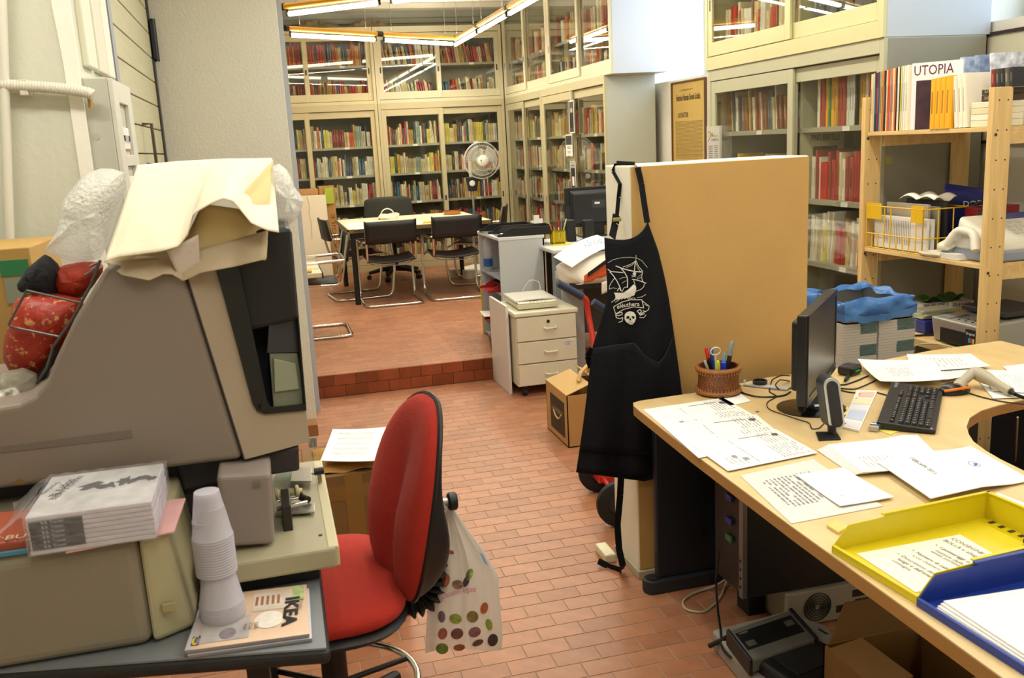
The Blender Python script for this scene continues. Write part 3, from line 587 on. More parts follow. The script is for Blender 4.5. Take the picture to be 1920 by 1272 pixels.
cb.tube([(q.x + .07 * math.cos(a), q.y, TZ + .04 + .07 * math.sin(a)) for a in [i * math.pi / 10 for i in range(11)]], .006, 8); cb.build('coil', M('#f0ece0', .5), t, smooth=True)
MB().bx(q.x - .08, q.x + .08, q.y - .04, q.y + .04, TZ + .002, TZ + .025).build('plug_block', M('#e8e4d6', .5), t, bevel=.006)
# swivel chair behind the table
q = Vector((1.36, 10.55, P)); t = T('swivel_chair', 'dark grey swivel office chair on black castors behind the table', 'chair', q)
MB().grid(lambda u, v: (q.x + (u - .5) * (.62 - .08 * v), q.y + .28 - .08 * math.cos((u - .5) * 3) + .03 * v, q.z + .5 + .42 * v - .03 * (2 * abs(u - .5)) ** 4 * v), 12, 8).build('backrest', M('#33342c', .8), t, solid=.06, smooth=True, sub=1)
MB().bx(q.x - .25, q.x + .25, q.y - .25, q.y + .22, q.z + .42, q.z + .5).build('seat', M('#1c1c1c', .8), t, bevel=.03, seg=3)
MB().cyl((q.x, q.y, q.z + .1), (q.x, q.y, q.z + .43), .028, 12).build('gas_column', BLACK, t, smooth=True)
for k in range(5):
    a = k * 2 * math.pi / 5 + .5; d = Vector((math.cos(a), math.sin(a), 0))
    leg = MB().tube([q + Vector((0, 0, .12)), q + d * .15 + Vector((0, 0, .11)), q + d * .31 + Vector((0, 0, .075))], [.035, .025, .018], 8).build('base_leg', BLACK, t, smooth=True)
    c_ = q + d * .31; n_ = Vector((-d.y, d.x, 0))
    MB().cyl(c_ + n_ * .025 + Vector((0, 0, .028)), c_ - n_ * .025 + Vector((0, 0, .028)), .027, 12).build('castor', BLACK, leg, smooth=True)
# standing fan
q = Vector((2.3, 10.5, P)); hc = AY(903, 301, 10.42); t = T('standing_fan', 'white standing fan with round wire cage in front of the far cabinets', 'fan', q)
MB().lathe(q, [(0, .09), (.06, .085), (.2, .05), (.21, .03), (.21, 0), (0, 0)], 32).build('base', WHITE, t, smooth=True)
MB().cyl(q + Vector((0, 0, .05)), (q.x, q.y, hc.z - .3), .014, 12).cyl((q.x, q.y, hc.z - .45), (q.x, q.y, hc.z - .2), .011, 12).build('pole', M('#b8b8b4', .25, .8), t, smooth=True)
cp = MB(); z_ = hc.z - .34
cp.hexa([(q.x - .045, q.y - .04, z_ - .0), (q.x + .045, q.y - .04, z_), (q.x + .045, q.y + .04, z_), (q.x - .045, q.y + .04, z_)], [(q.x - .07, q.y - .05, z_ + .16), (q.x + .07, q.y - .05, z_ + .16), (q.x + .07, q.y + .05, z_ + .16), (q.x - .07, q.y + .05, z_ + .16)])
cpo = cp.build('control_box', M('#22262c', .4), t, bevel=.012, seg=3)
MB().lathe((q.x - .01, q.y - .047, z_ + .09), [(.0, .008), (.028, .006), (.034, 0)], 20, (0, -1, 0)).build('button_panel', WHITE, cpo, smooth=True)
R_ = .205
cg = MB()
for rr, yy in ((R_, 0), (R_ * .98, -.03), (R_ * .8, -.05), (R_ * .55, -.06)): cg.tube([(hc.x + rr * math.cos(a), hc.y + yy, hc.z + rr * math.sin(a)) for a in [i * math.pi / 20 for i in range(40)]], .004 if yy == 0 else .0022, 6, closed=True)
for k in range(56):
    a = k * 2 * math.pi / 56; cg.tube([(hc.x + rr * math.cos(a), hc.y + yy, hc.z + rr * math.sin(a)) for rr, yy in ((.06, -.068), (.12, -.062), (R_ * .85, -.045), (R_, 0), (R_ * .85, .07), (.08, .08))], .0011, 4)
cg.build('cage', M('#d8d6c8', .4), t)
hb = MB().lathe((hc.x, hc.y - .068, hc.z), [(0, .012), (.05, .01), (.062, 0), (.0, -.005)], 28, (0, -1, 0)).build('badge', WHITE, t, smooth=True)
MB().bx(hc.x - .03, hc.x - .018, hc.y - .083, hc.y - .0805, hc.z - .01, hc.z + .01).build('blue_mark', M('#2a4a90', .5), hb)
for k in range(3):
    a0_ = k * 2.094 + .4
    MB().grid(lambda u, v: (hc.x + (.045 + .135 * v) * math.cos(a0_ + (u - .5) * (1.1 + .3 * v)), hc.y + .0 + .03 * (u - .5) * 2, hc.z + (.045 + .135 * v) * math.sin(a0_ + (u - .5) * (1.1 + .3 * v))), 8, 5).build('blade', film_mat('fan_blade', '#cfd4d2', .55), t, solid=.002, smooth=True)
MB().cyl((hc.x, hc.y + .0, hc.z), (hc.x, hc.y + .2, hc.z), .06, 16, .045).cyl((q.x, q.y + .06, hc.z - .2), (q.x, q.y + .06, hc.z), .02).build('motor', M('#dcdad0', .4), t, smooth=True)
# leaning white board, brown boxes behind it
t = T('leaning_board', 'white foam board leaning on the far cabinets with a string hanging', 'board', (.4, 10.8, P))
MB().hexa([(-.1, 10.78, P), (.665, 10.78, P), (.665, 10.82, P), (-.1, 10.82, P)], [(-.1, 10.92, 1.14), (.665, 10.92, 1.13), (.665, 10.96, 1.13), (-.1, 10.96, 1.14)]).build('panel', M('#e6d9c0', .6), t, bevel=.002)
MB().tube([AY(575, 368, 10.85), AY(580, 385, 10.87), AY(579, 400, 10.85), AY(584, 420, 10.84), AY(585, 448, 10.81)], .0025, 5).build('string', M('#a8884a', .8), t)
o = MB().bx(.60, .775, 11.02, 11.3, P, 1.22).build('cardboard_box', M('#b98a4e', .75, var=.08), bevel=.003); tag(o, 'tall narrow brown carton standing behind the leaning white board', 'box')
lettering('FRAGILE', (.757, 11.019, .45), (0, 0, 1), (-1, 0, 0), .45, M('#6a4a26', .8), o, h=.045)
o = MB().bx(.66, .76, 11.0, 11.018, 1.02, 1.2).build('book', M('#a8bc3a', .5), bevel=.002); tag(o, 'lime green and white booklet propped on the tall carton', 'book')
o.name = 'booklet'
MB().bx(.725, .761, 10.998, 11.0, 1.02, 1.2).build('white_band', WHITE, None, local=True) if 0 else None
o = MB().bx(.25, .59, 11.0, 11.3, P, 1.2).build('cardboard_box', M('#c2905a', .75, var=.08), bevel=.003); tag(o, 'orange-brown carton peeping over the leaning white board', 'box')
# white roll on floor by the fan
for k, (x, y, l) in enumerate(((2.1, 10.05, 'white paper roll standing on the floor by the table leg'), (1.98, 10.25, 'second white paper roll just behind the first by the table leg'))):
    o = MB().lathe((x, y, P), [(.02, .0), (.07, 0), (.07, .09), (.02, .09), (.02, 0)], 20).build('paper_roll', M('#e6e2d2', .6), smooth=True); tag(o, l, 'roll')
# small side table left with papers, cut by the pillar
t = T('side_table', 'dark-edged small table at the left edge of the rear room with papers', 'table', (.0, 7.2, P))
sx = AY(600, 503, 7.35)
MB().bx(-.9, sx.x - .0, 7.05, 7.9, sx.z - .035, sx.z).build('tabletop', M('#e2d6b4', .5), t, bevel=.004)
MB().bx(sx.x - .004, sx.x + .006, 7.04, 7.91, sx.z - .045, sx.z + .002).build('edge_trim', BLACK, t, bevel=.003)
for x, y in ((-.85, 7.1), (sx.x - .3, 7.85), (-.85, 7.85)): MB().cyl((x, y, P), (x, y, sx.z - .035), .024, 12).build('leg', BLACK, t, smooth=True)
sheet('white papers on the small side table by the pillar', [(.0, 7.1), (.2, 7.1), (.22, 7.35), (.02, 7.4)], sx.z + .001, curl=.02, group='papers on the side table')
sheet('yellow pad on the small side table by the pillar', [(.12, 7.08), (.28, 7.08), (.28, 7.2), (.12, 7.2)], sx.z + .004, color=M('#d8a830', .6), th=.012, name='notepad', cat='notepad')
# stuff on top of the far cabinets
pl = film_mat('clear_wrap', '#d8c8a8', .75, bump=.8, bs=14)
for k, (a, b, lab) in enumerate(((545, 640, 'crumpled clear plastic sheet on top of the left far cabinet'), (650, 735, 'second heap of crumpled plastic over the joint of the far cabinets'))):
    A_, B_ = AY(a, 50, 11.5), AY(b, 50, 11.5)
    o = MB().grid(lambda u, v: (A_.x + (B_.x - A_.x) * u, 11.4 + .35 * v, P + LOWH + UPH + .012 + .11 * math.sin(math.pi * u) ** .6 * math.sin(math.pi * v) ** .6 * (.6 + .4 * math.sin(17 * u + 9 * v) * math.cos(23 * v + 5 * u))), 26, 10).build('plastic_sheet', pl, smooth=True); tag(o, lab, 'plastic', 'plastic on the far cabinets')
# photographs taped to the side cabinet
X = XRR - .004
for k, (px, py0, py1, w_, lab) in enumerate(((1074, 188, 250, .14, 'black-and-white portrait photo hanging from a strip on the side cabinet'), (1069, 252, 293, .20, 'white print with black lettering taped below the portrait'), (1077, 303, 358, .15, 'dark striped photograph half behind the monitor, lowest of three'))):
    c_ = AX(px, (py0 + py1) / 2, X); z1, z0 = AX(px, py0, X).z, AX(px, py1, X).z; y0, y1 = c_.y - w_ / 2, c_.y + w_ / 2
    t = T('photo_print', lab, 'photograph', (X - .01, c_.y, z0), 0, 'prints taped to the side cabinet')
    MB().bx(X - .012, X - .009, y0, y1, z0, z1).build('paper', WHITE, t)
    m_ = .012
    if k == 0:
        MB().bx(X - .0135, X - .012, y0 + m_, y1 - m_, z0 + m_, z1 - m_).build('picture', M('#47433f', .6, var=.5, vs_=14), t)
        MB().lathe((X - .0135, c_.y, z0 + (z1 - z0) * .68), [(.001, .002), (.03, 0)], 16, (-1, 0, 0)).build('face', M('#b9b5ae', .6), t)
        MB().poly([(X - .0142, c_.y - .045, z0 + .05), (X - .0142, c_.y + .045, z0 + .05), (X - .0142, c_.y + .035, z0 + .2), (X - .0142, c_.y - .035, z0 + .2)]).build('garment', M('#17171a', .6), t)
        MB().bx(X - .01, X - .006, c_.y + .02, c_.y + .035, z1 - .01, z1 + .1).build('hanging_strip', M('#cfc8a8', .6), t)
    elif k == 1:
        MB().bx(X - .0135, X - .012, y0 + m_, y1 - m_, z1 - .1, z1 - m_).build('picture', M('#3c3b3a', .6, var=.7, vs_=30), t)
        for q_, s_ in enumerate(('NOUS', 'TOUT', 'POUR')): lettering(s_, (X - .0135, y1 - .05, z1 - .14 - .045 * q_), (0, -1, 0), (0, 0, 1), .1, INK, t)
    else:
        MB().bx(X - .0135, X - .012, y0 + m_, y1 - m_, z0 + m_, z1 - .06).build('picture', M('#222224', .6, var=.4, vs_=20), t)
        MB().bx(X - .0145, X - .0135, y0 + .04, y0 + .1, z0 + .05, z0 + .14).build('white_patch', WHITE, t)
        for q_ in range(4): MB().bx(X - .0135, X - .012, y0 + m_, y1 - m_, z1 - .015 - .013 * q_, z1 - .009 - .013 * q_).build('stripe', INK, t)
# framed poster on the right wall between the cabinets
X = XR - .012
ty = AX(1261, 200, X).y; tz1, tz0 = AX(1290, 153, X).z, .95; ty0_ = ty - .62
t = T('framed_poster', 'framed yellowed Italian election poster on the right wall', 'poster', (X, ty - .3, tz0))
MB().bx(X + .004, X + .011, ty0_, ty, tz0, tz1).build('print_sheet', M('#c9a95c', .6, var=.08, vs_=5), t)
fr = MB()
for a in ((ty0_ - .012, ty0_, tz0, tz1), (ty, ty + .012, tz0, tz1), (ty0_ - .012, ty + .012, tz0 - .012, tz0), (ty0_ - .012, ty + .012, tz1, tz1 + .012)): fr.bx(X - .01, X + .011, *a)
fr.build('frame', M('#6a4a2c', .5), t)
PI_ = M('#4a3c20', .7); yy = ty - .05
def tline(s, z, w, ind=0, h=None, bold=0): lettering(s, (X + .0036, yy - ind, z), (0, -1, 0), (0, 0, 1), w, PI_, t, h=h, bold=bold)
tline('ELEZIONI POLITICHE 1919', tz1 - .07, .22, .12); tline('Federazione Nazionale Giovanile Socialista', tz1 - .15, .46, .02, h=.055, bold=.02)
tline('LAVORATORI', tz1 - .29, .2, .05, h=.045, bold=.02); tline('ASTENETEVI', tz1 - .715, .36, .08, h=.07, bold=.02)
pm = MB(); r = random.Random(3); z = tz1 - .325
while z > tz1 - .63:
    y_ = yy
    while y_ > ty0_ + .06: l = r.uniform(.02, .07); pm.bx(X + .003, X + .0037, max(y_ - l, ty0_ + .05), y_, z, z + .0045); y_ -= l + .006
    z -= .0105
pm.build('print', M('#7a6638', .8), t, kind='stuff')
# small white event flyer in front of the poster
fx = 2.88; A_ = AY(1325, 237, 5.64); B_ = AY(1353, 233, 5.64)
t = T('flyer', 'white flyer with black lettering and a yellow dot, taped to the near cabinet', 'flyer', (A_.x, 5.64, 1.2))
zz = AY(1338, 300, 5.64).z - .08
MB().bx(A_.x, B_.x, 5.637, 5.64, zz, A_.z).build('paper', WHITE, t)
lettering('NERO', (A_.x + .033, 5.636, A_.z - .095), (1, 0, 0), (0, 0, 1), .05, INK, t); lettering('GALLO', (A_.x + .038, 5.636, A_.z - .068), (1, 0, 0), (0, 0, 1), .04, INK, t)
MB().lathe((A_.x + .035, 5.636, A_.z - .055), [(.001, .001), (.011, 0)], 16, (0, -1, 0)).build('yellow_dot', M('#e8b800', .5), t)
MB().tube(rounded([(A_.x + .004, 5.636, A_.z - .04), (A_.x + .02, 5.636, A_.z - .03), (A_.x + .028, 5.636, A_.z - .06), (A_.x + .006, 5.636, A_.z - .1)], .01), .0012, 4).build('line_drawing', INK, t)
pm = MB()
for c_ in range(2):
    for q_ in range(10): pm.bx(A_.x + .012 + c_ * .04, A_.x + .04 + c_ * .038, 5.636 , 5.637, A_.z - .13 - q_ * .012, A_.z - .126 - q_ * .012)
pm.build('print', GREYINK, t, kind='stuff')
# ================================================================ MIDDLE OF THE ROOM
def letter_tray(label, loc, rz, col, w=.25, d=.33, h=.06, group=None, tilt=0):
    t = T('letter_tray', label, 'letter tray', loc, rz, group); m = M(col, .4); k = dict(parent=t, local=True)
    MB().bx(-w / 2, w / 2, -d / 2, d / 2, 0, .004).build('tray_floor', m, **k)
    for s in (-1, 1): MB().prism([(s * w / 2, -d / 2, 0), (s * w / 2, d / 2, 0), (s * w / 2, d / 2, h), (s * w / 2, -d / 2 + .09, h), (s * w / 2, -d / 2 + .03, .02), (s * w / 2, -d / 2, .018)], (-s * .003, 0, 0)).build('side_wall', m, bevel=.0008, seg=1, **k)
    MB().bx(-w / 2, w / 2, d / 2 - .004, d / 2, 0, h).build('back_wall', m, **k)
    return t
# grey open shelf unit on the platform edge
gx0, gx1, gy0, gy1, gz = 1.545, 1.877, 6.3, 6.96, .955
t = T('open_shelf_unit', 'light grey open shelf unit with red trays at the platform edge', 'shelf unit', (1.7, 6.6, P)); gm = M('#c3c7cc', .5); gi = M('#9aa0ac', .6)
for a, b, n_ in ((gy0, gy0 + .02, 'side_panel'), (gy1 - .02, gy1, 'side_panel')): MB().bx(gx0, gx1, a, b, P, gz - .02).build(n_, gm, t, bevel=.0015)
MB().bx(gx0 - .006, gx1, gy0 - .004, gy1, gz - .02, gz).build('top_board', M('#dfe1e4', .45), t, bevel=.0015)
MB().bx(gx1 - .012, gx1, gy0, gy1, P, gz - .02).build('back_panel', gi, t)
s1 = AY(916, 508, 6.8).z; s2 = AY(925, 538, 6.5).z - .03; s3 = P + .17
for z in (s1, s2, s3, P + .03): MB().bx(gx0 + .005, gx1 - .012, gy0 + .02, gy1 - .02, z - .016, z).build('shelf', gi, t, bevel=.001)
MB().bx(gx0 - .006, gx0 + .001, gy1 - .02, gy1, P, s2 + .02).build('edge_strip', M('#e3c81c', .5), t, label='yellow edge strip')
# bottle
def bottle(label, x, y, z, h=.29):
    t = T('water_bottle', label, 'bottle', (x, y, z)); r = .034
    MB().lathe((x, y, z), [(0, .004), (r * .8, 0), (r, .01), (r, .09), (r * .9, .1), (r, .11), (r, .17), (r * .93, .18), (r, .19), (r * .8, .225), (.013, .262), (.013, h - .01)], 24).build('body', film_mat('clear_pet', '#d8e2ea', .5, rough=.08, bump=.5, bs=30, transl=.3), t, smooth=True)
    MB().lathe((x, y, z), [(r + .0006, .035), (r + .0006, .095)], 24).build('label', M('#2f62b8', .5, var=.3, vs_=20), t, smooth=True)
    MB().lathe((x, y, z), [(.014, h - .018), (.015, h), (.0, h)], 16).build('cap', M('#4a86c8', .4), t, smooth=True)
q = AY(916, 506, 6.55); q = AY(916, 506, 6.8); bottle('clear plastic water bottle with blue label in the grey shelf unit', q.x, 6.8, s1, AY(916, 442, 6.8).z - s1)
letter_tray('red letter tray sticking out of the grey shelf unit, middle shelf', (gx0 + .08, 6.55, s2), math.pi / 2 * -1, '#a8241e', d=.3)
letter_tray('black letter tray beside the red one in the grey shelf unit', (gx0 + .13, 6.42, s2 + .062), -math.pi / 2, '#1c1c20', w=.2, d=.26, h=.04)
letter_tray('red letter tray on the bottom shelf of the grey unit with papers', (gx0 + .09, 6.5, s3), -math.pi / 2, '#8c1d22', d=.3)
sheet('folded papers spilling from the bottom red tray of the grey unit', [(gx0 - .12, 6.36), (gx0 + .12, 6.4), (gx0 + .12, 6.62), (gx0 - .1, 6.6)], s3 + .062, curl=.012)
o = MB().hexa([(gx0 - .1, 6.22, P), (gx0 + .14, 6.22, P), (gx0 + .14, 6.29, P), (gx0 - .1, 6.29, P)], [(gx0 - .12, 6.2, P + .13), (gx0 + .15, 6.2, P + .13), (gx0 + .15, 6.295, P + .13), (gx0 - .12, 6.295, P + .13)]).build('storage_bin', M('#4e4a4e', .5), bevel=.01); tag(o, 'dark grey plastic bin on the platform beside the grey shelf unit', 'bin')
lt = letter_tray('black letter tray on top of the grey shelf unit, in front', (1.76, 6.45, gz), -math.pi / 2 - .1, '#17171a', d=.4, w=.25, h=.06, group='black letter trays')
letter_tray('black letter tray on top of the grey shelf unit, the rear one', (1.72, 6.75, gz), -math.pi / 2 + .04, '#1b1b1f', d=.36, w=.25, h=.055, group='black letter trays')
sheet('white paper in the front black letter tray', [(1.6, 6.36), (1.86, 6.34), (1.88, 6.54), (1.62, 6.56)], gz + .006)
# white panel and drawer unit
o = MB().bx(1.405, 1.423, 5.65, 6.098, .001, .585).build('white_board', M('#dedbd8', .45), bevel=.0015); tag(o, 'white laminate board standing upright beside the drawer unit', 'board')
dx0, dx1, dy0, dy1 = 1.44, 1.84, 5.53, 6.02
t = T('drawer_unit', 'cream three-drawer office unit on castors under the scanner', 'drawers', (1.64, 5.77, 0)); cm = M('#d6d2bd', .5)
MB().bx(dx0, dx1, dy0 + .02, dy1, .07, .525).build('body', cm, t, bevel=.004)
MB().bx(dx0 - .012, dx1 + .012, dy0 - .005, dy1 + .005, .525, .555).build('top_board', M('#dedac4', .45), t, bevel=.008, seg=3)
for k, (z0, z1) in enumerate(((.365, .52), (.22, .36), (.075, .215))):
    d = MB().bx(dx0 + .004, dx1 - .004, dy0, dy0 + .02, z0 + .002, z1).build('drawer_front', cm, t, bevel=.003)
    c_ = (dx0 + dx1) / 2 + .02; zc = (z0 + z1) / 2 - .0
    MB().tube(rounded([(c_ - .04, dy0, zc + .006), (c_ - .036, dy0 - .02, zc), (c_ + .036, dy0 - .02, zc), (c_ + .04, dy0, zc + .006)], .012), .005, 8).build('drawer_pull', M('#e0dcc6', .4), d, smooth=True)
    if k == 0: MB().cyl((c_ - .01, dy0 - .003, z1 - .035), (c_ - .01, dy0 + .002, z1 - .035), .011, 16).build('lock', M('#2b2622', .4), d)
    if k == 1:
        MB().bx(dx1 - .095, dx1 - .032, dy0 - .0006, dy0, z1 - .045, z1 - .012).build('sticker', M('#dcd6da', .6), d)
        lettering('MATERIALE', (dx1 - .09, dy0 - .001, z1 - .026), (1, 0, 0), (0, 0, 1), .05, M('#3a3a70', .7), d); lettering('VARIE', (dx1 - .086, dy0 - .001, z1 - .041), (1, 0, 0), (0, 0, 1), .035, M('#3a3a70', .7), d)
for x in (dx0 + .05, dx1 - .05):
    for y in (dy0 + .06, dy1 - .06): MB().cyl((x - .012, y, .026), (x + .012, y, .026), .026, 14).bx(x - .014, x + .014, y - .02, y + .02, .045, .072).build('castor', BLACK, t)
# scanner
sc = AZ(1000, 562, .6); c_ = (AZ(971, 584, .556) + AZ(1048, 577, .556)) / 2; _d = AZ(1048, 577, .556) - AZ(971, 584, .556); rz_ = math.atan2(_d.y, _d.x); c_ += Vector((-math.sin(rz_), math.cos(rz_), 0)) * .21
t = T('flatbed_scanner', 'cream flatbed scanner lying on the drawer unit', 'scanner', c_, rz_); k = dict(parent=t, local=True); sm = M('#d3d0b8', .45)
MB().hexa([(-.13, -.2, .004), (.13, -.2, .004), (.13, .2, .004), (-.13, .2, .004)], [(-.14, -.21, .04), (.14, -.21, .04), (.14, .21, .04), (-.14, .21, .04)]).build('base', sm, bevel=.01, seg=3, **k)
MB().grid(lambda u, v: ((u - .5) * .28, -.17 + .38 * v, .05 + .012 * (1 - v) ** 3 * (1 - (2 * u - 1) ** 2)), 10, 8).build('lid', M('#cfcdc4', .4), solid=.012, smooth=True, **k)
MB().grid(lambda u, v: ((u - .5) * .26, -.208 + .035 * v, .043 + .006 * v), 10, 2).build('control_strip', M('#e6e3cf', .4), solid=.006, smooth=True, **k)
for q_ in range(5): MB().lathe((-.05 + .025 * q_, -.195, .047), [(.008, 0), (.007, .003), (0, .004)], 12).build('button', M('#b8b8b0', .4), t, local=True)
MB().tube(rounded([(.12, .2, .03), (.13, .23, .11), (.06, .24, .13), (.0, .23, .05), (.0, .22, .0)], .03), .003, 6).build('cable', M('#d8d5c0', .5), t, local=True, smooth=True)
# raised desk with the rear monitor
t = T('computer_desk', 'pale grey computer desk on the platform under the rear monitor', 'desk', (2.3, 6.4, P))
MB().bx(1.84, 2.88, 5.97, 6.72, .85, .88).build('desktop', M('#cfd2d2', .45), t, bevel=.01, seg=3)
MB().bx(1.9, 1.96, 6.16, 6.22, P, .85).build('leg', M('#a9aeb2', .4), t, bevel=.005); MB().bx(1.9, 1.96, 6.6, 6.66, P, .85).build('leg', M('#a9aeb2', .4), t, bevel=.005); MB().bx(2.76, 2.82, 6.5, 6.56, P, .85).build('leg', M('#a9aeb2', .4), t, bevel=.005)
MB().bx(1.98, 2.8, 6.6, 6.62, .45, .85).build('modesty_panel', M('#3a3b40', .5), t)
t = T('side_desk', 'lower dark-edged grey side desk carrying the white tote bag', 'desk', (2.2, 5.9, 0))
MB().bx(1.83, 2.7, 5.62, 5.95, .675, .7).build('desktop', M('#8f9498', .5), t, bevel=.004)
MB().bx(1.83, 2.7, 5.61, 5.622, .655, .702).build('edge_trim', M('#3c3e42', .5), t, bevel=.003)
MB().bx(1.87, 2.02, 5.9, 5.93, 0, .675).build('leg_panel', M('#b9bdc0', .5), t, bevel=.002); MB().bx(2.55, 2.68, 5.9, 5.93, 0, .675).build('leg_panel', M('#b9bdc0', .5), t, bevel=.002)
MB().bx(2.02, 2.55, 5.91, 5.925, .3, .675).build('back_panel', M('#45443f', .6), t)
def monitor_back(): pass
mx0, mx1, my = 2.16, 2.66, 6.66
t = T('rear_monitor', 'black widescreen monitor seen from behind on the raised desk', 'monitor', (2.4, my, .88)); z0, z1 = AY(1057, 425, my).z - .0, AY(1057, 353, my).z
z0 = .955
MB().bx(mx0, mx1, my, my + .03, z0, z1).build('bezel', M('#1b1d20', .45), t, bevel=.006)
MB().hexa([(mx0 + .06, my - .035, z0 + .03), (mx1 - .06, my - .035, z0 + .03), (mx1 - .03, my, z0 + .01), (mx0 + .03, my, z0 + .01)], [(mx0 + .06, my - .035, z1 - .05), (mx1 - .06, my - .035, z1 - .05), (mx1 - .03, my, z1 - .02), (mx0 + .03, my, z1 - .02)]).build('rear_shell', M('#222428', .5), t, bevel=.008)
MB().bx(2.36, 2.46, my - .037, my - .035, z1 - .16, z1 - .1).build('rating_plate', M('#3a3d42', .5), t)
MB().bx(2.38, 2.42, my - .0385, my - .037, z1 - .13, z1 - .115).build('white_sticker', WHITE, t)
MB().bx(mx0 + .005, mx0 + .05, my - .005, my, z0 + .06, z0 + .16).build('side_port_panel', M('#2b2d31', .5), t)
MB().bx(2.36, 2.46, my - .02, my + .01, .885, z0 + .06).build('neck', BLACK, t, bevel=.005); MB().bx(2.26, 2.56, my - .08, my + .1, .881, .893).build('foot', BLACK, t, bevel=.005)
MB().bx(2.5, 2.53, my - .05, my - .03, z0 + .0, z0 + .03).build('blue_plug', M('#2c4fb0', .4), t); MB().tube(rounded([(2.515, my - .045, z0), (2.53, my - .08, .92), (2.6, my - .1, .885)], .03), .005, 6).build('video_cable', BLACK, t, smooth=True)
for k, (px, lab) in enumerate(((1073, 'small black desktop speaker on the raised desk, left of the pair'), (1107, 'small black desktop speaker on the raised desk, right of the pair'))):
    q = AZ(px, 453, .88); t = T('desk_speaker', lab, 'speaker', (q.x, q.y, .88), 0, 'pair of small speakers'); zt = AY(px, 413, q.y).z
    MB().hexa([(q.x - .032, q.y, .88), (q.x + .036, q.y, .88), (q.x + .036, q.y + .08, .88), (q.x - .032, q.y + .08, .88)], [(q.x - .034, q.y + .02, zt), (q.x + .036, q.y + .02, zt), (q.x + .036, q.y + .085, zt), (q.x - .034, q.y + .085, zt)]).build('cabinet', M('#1a1b1e', .5), t, bevel=.008, seg=3)
    MB().tube(rounded([(q.x, q.y + .08, .9), (q.x - .05, q.y + .1, .885), (q.x - .03, q.y - .05, .884), (q.x + .09, q.y - .03, .884)], .04), .003, 6).build('cable', BLACK, t, smooth=True)
# yellow perforated pen cup + pens
q = AZ(1046, 458, .88); t = T('pen_cup', 'yellow perforated square pen cup on the raised desk', 'pen cup', (q.x, q.y, .885)); ym = M('#e8cf14', .4); s = .042; H = AY(1046, 431, q.y).z
H = min(H, .99)
for a in ((-s, s, -s, -s + .002), (-s, s, s - .002, s), (-s, -s + .002, -s, s), (s - .002, s, -s, s)):
    f = MB(); X0_, X1_, Y0_, Y1_ = a; hor = (X1_ - X0_) > .01; n = 7
    f.bx(q.x + X0_, q.x + X1_, q.y + Y0_, q.y + Y1_, .886, .897).bx(q.x + X0_, q.x + X1_, q.y + Y0_, q.y + Y1_, H - .012, H)
    for i in range(n + 1):
        u = i / n
        if hor: f.bx(q.x + X0_ + (2 * s) * u - .003, q.x + X0_ + (2 * s) * u + .003, q.y + Y0_, q.y + Y1_, .89, H - .005)
        else: f.bx(q.x + X0_, q.x + X1_, q.y + Y0_ + (2 * s) * u - .003, q.y + Y0_ + (2 * s) * u + .003, .89, H - .005)
        z = .893 + (H - .905 + .01) * u
        f.bx(q.x + X0_, q.x + X1_, q.y + Y0_, q.y + Y1_, z - .003, z + .003)
    f.build('mesh_side', ym, t)
MB().bx(q.x - s, q.x + s, q.y - s, q.y + s, .884, .888).build('cup_floor', ym, t)
sheet('yellow sticky block under the yellow pen cup', [(q.x - .06, q.y - .09), (q.x + .1, q.y - .07), (q.x + .08, q.y + .06), (q.x - .07, q.y + .05)], .88, color=M('#e6d84a', .6), th=.004, name='notepad', cat='notepad')
def pen(label, base, tip, col, capcol=None, r=.004, group=None):
    base, tip = Vector(base), Vector(tip); d = (tip - base); t = T('pen', label, 'pen', base, 0, group)
    MB().tube([base, base + d * .72], r, 8).build('barrel', M(col, .4), t, smooth=True)
    MB().tube([base + d * .7, base + d * .96, tip], [r * 1.15, r * 1.1, r * .6], 8).build('cap', M(capcol or col, .35), t, smooth=True); return t
for (dx, dy, c, c2, l, lab) in ((-.03, .01, '#d87820', '#d87820', .14, 'orange pencil leaning left in the yellow cup'), (-.012, .02, '#e0408a', '#f06aa0', .115, 'pink eraser-topped stick in the yellow cup'), (.006, -.01, '#d8d8d8', '#c82018', .16, 'white marker with red band in the yellow cup'), (.012, .02, '#28307a', '#28307a', .15, 'blue pen in the yellow cup'), (.03, 0, '#1a1a1a', '#1a1a1a', .14, 'black pen in the yellow cup'), (.036, -.02, '#c8c0a0', '#c8c0a0', .17, 'pale ruler-like stick leaning right in the yellow cup')):
    b = Vector((q.x + dx * .4, q.y + dy * .5, .889)); pen(lab, b, b + Vector((dx * 1.4, dy * .4, l)), c, c2, .005, 'pens in the yellow cup')
q = AZ(1008, 428, .96); t = T('note_holder', 'small dark note holder with white slips beside the black trays', 'note holder', (1.94, 6.75, .88)); x_, y_ = 1.95, 6.72
MB().bx(x_ - .04, x_ + .045, y_ - .03, y_ + .04, .881, .965).build('body', M('#3b3c40', .5), t, bevel=.004)
for k, (a, b, h) in enumerate(((-.03, .015, .1), (-.05, -.02, .06), (.01, .05, .07))): MB().bx(x_ + a, x_ + b, y_ - .02 + k * .015, y_ - .019 + k * .015, .93, .965 + h).build('slip', PAPER, t)
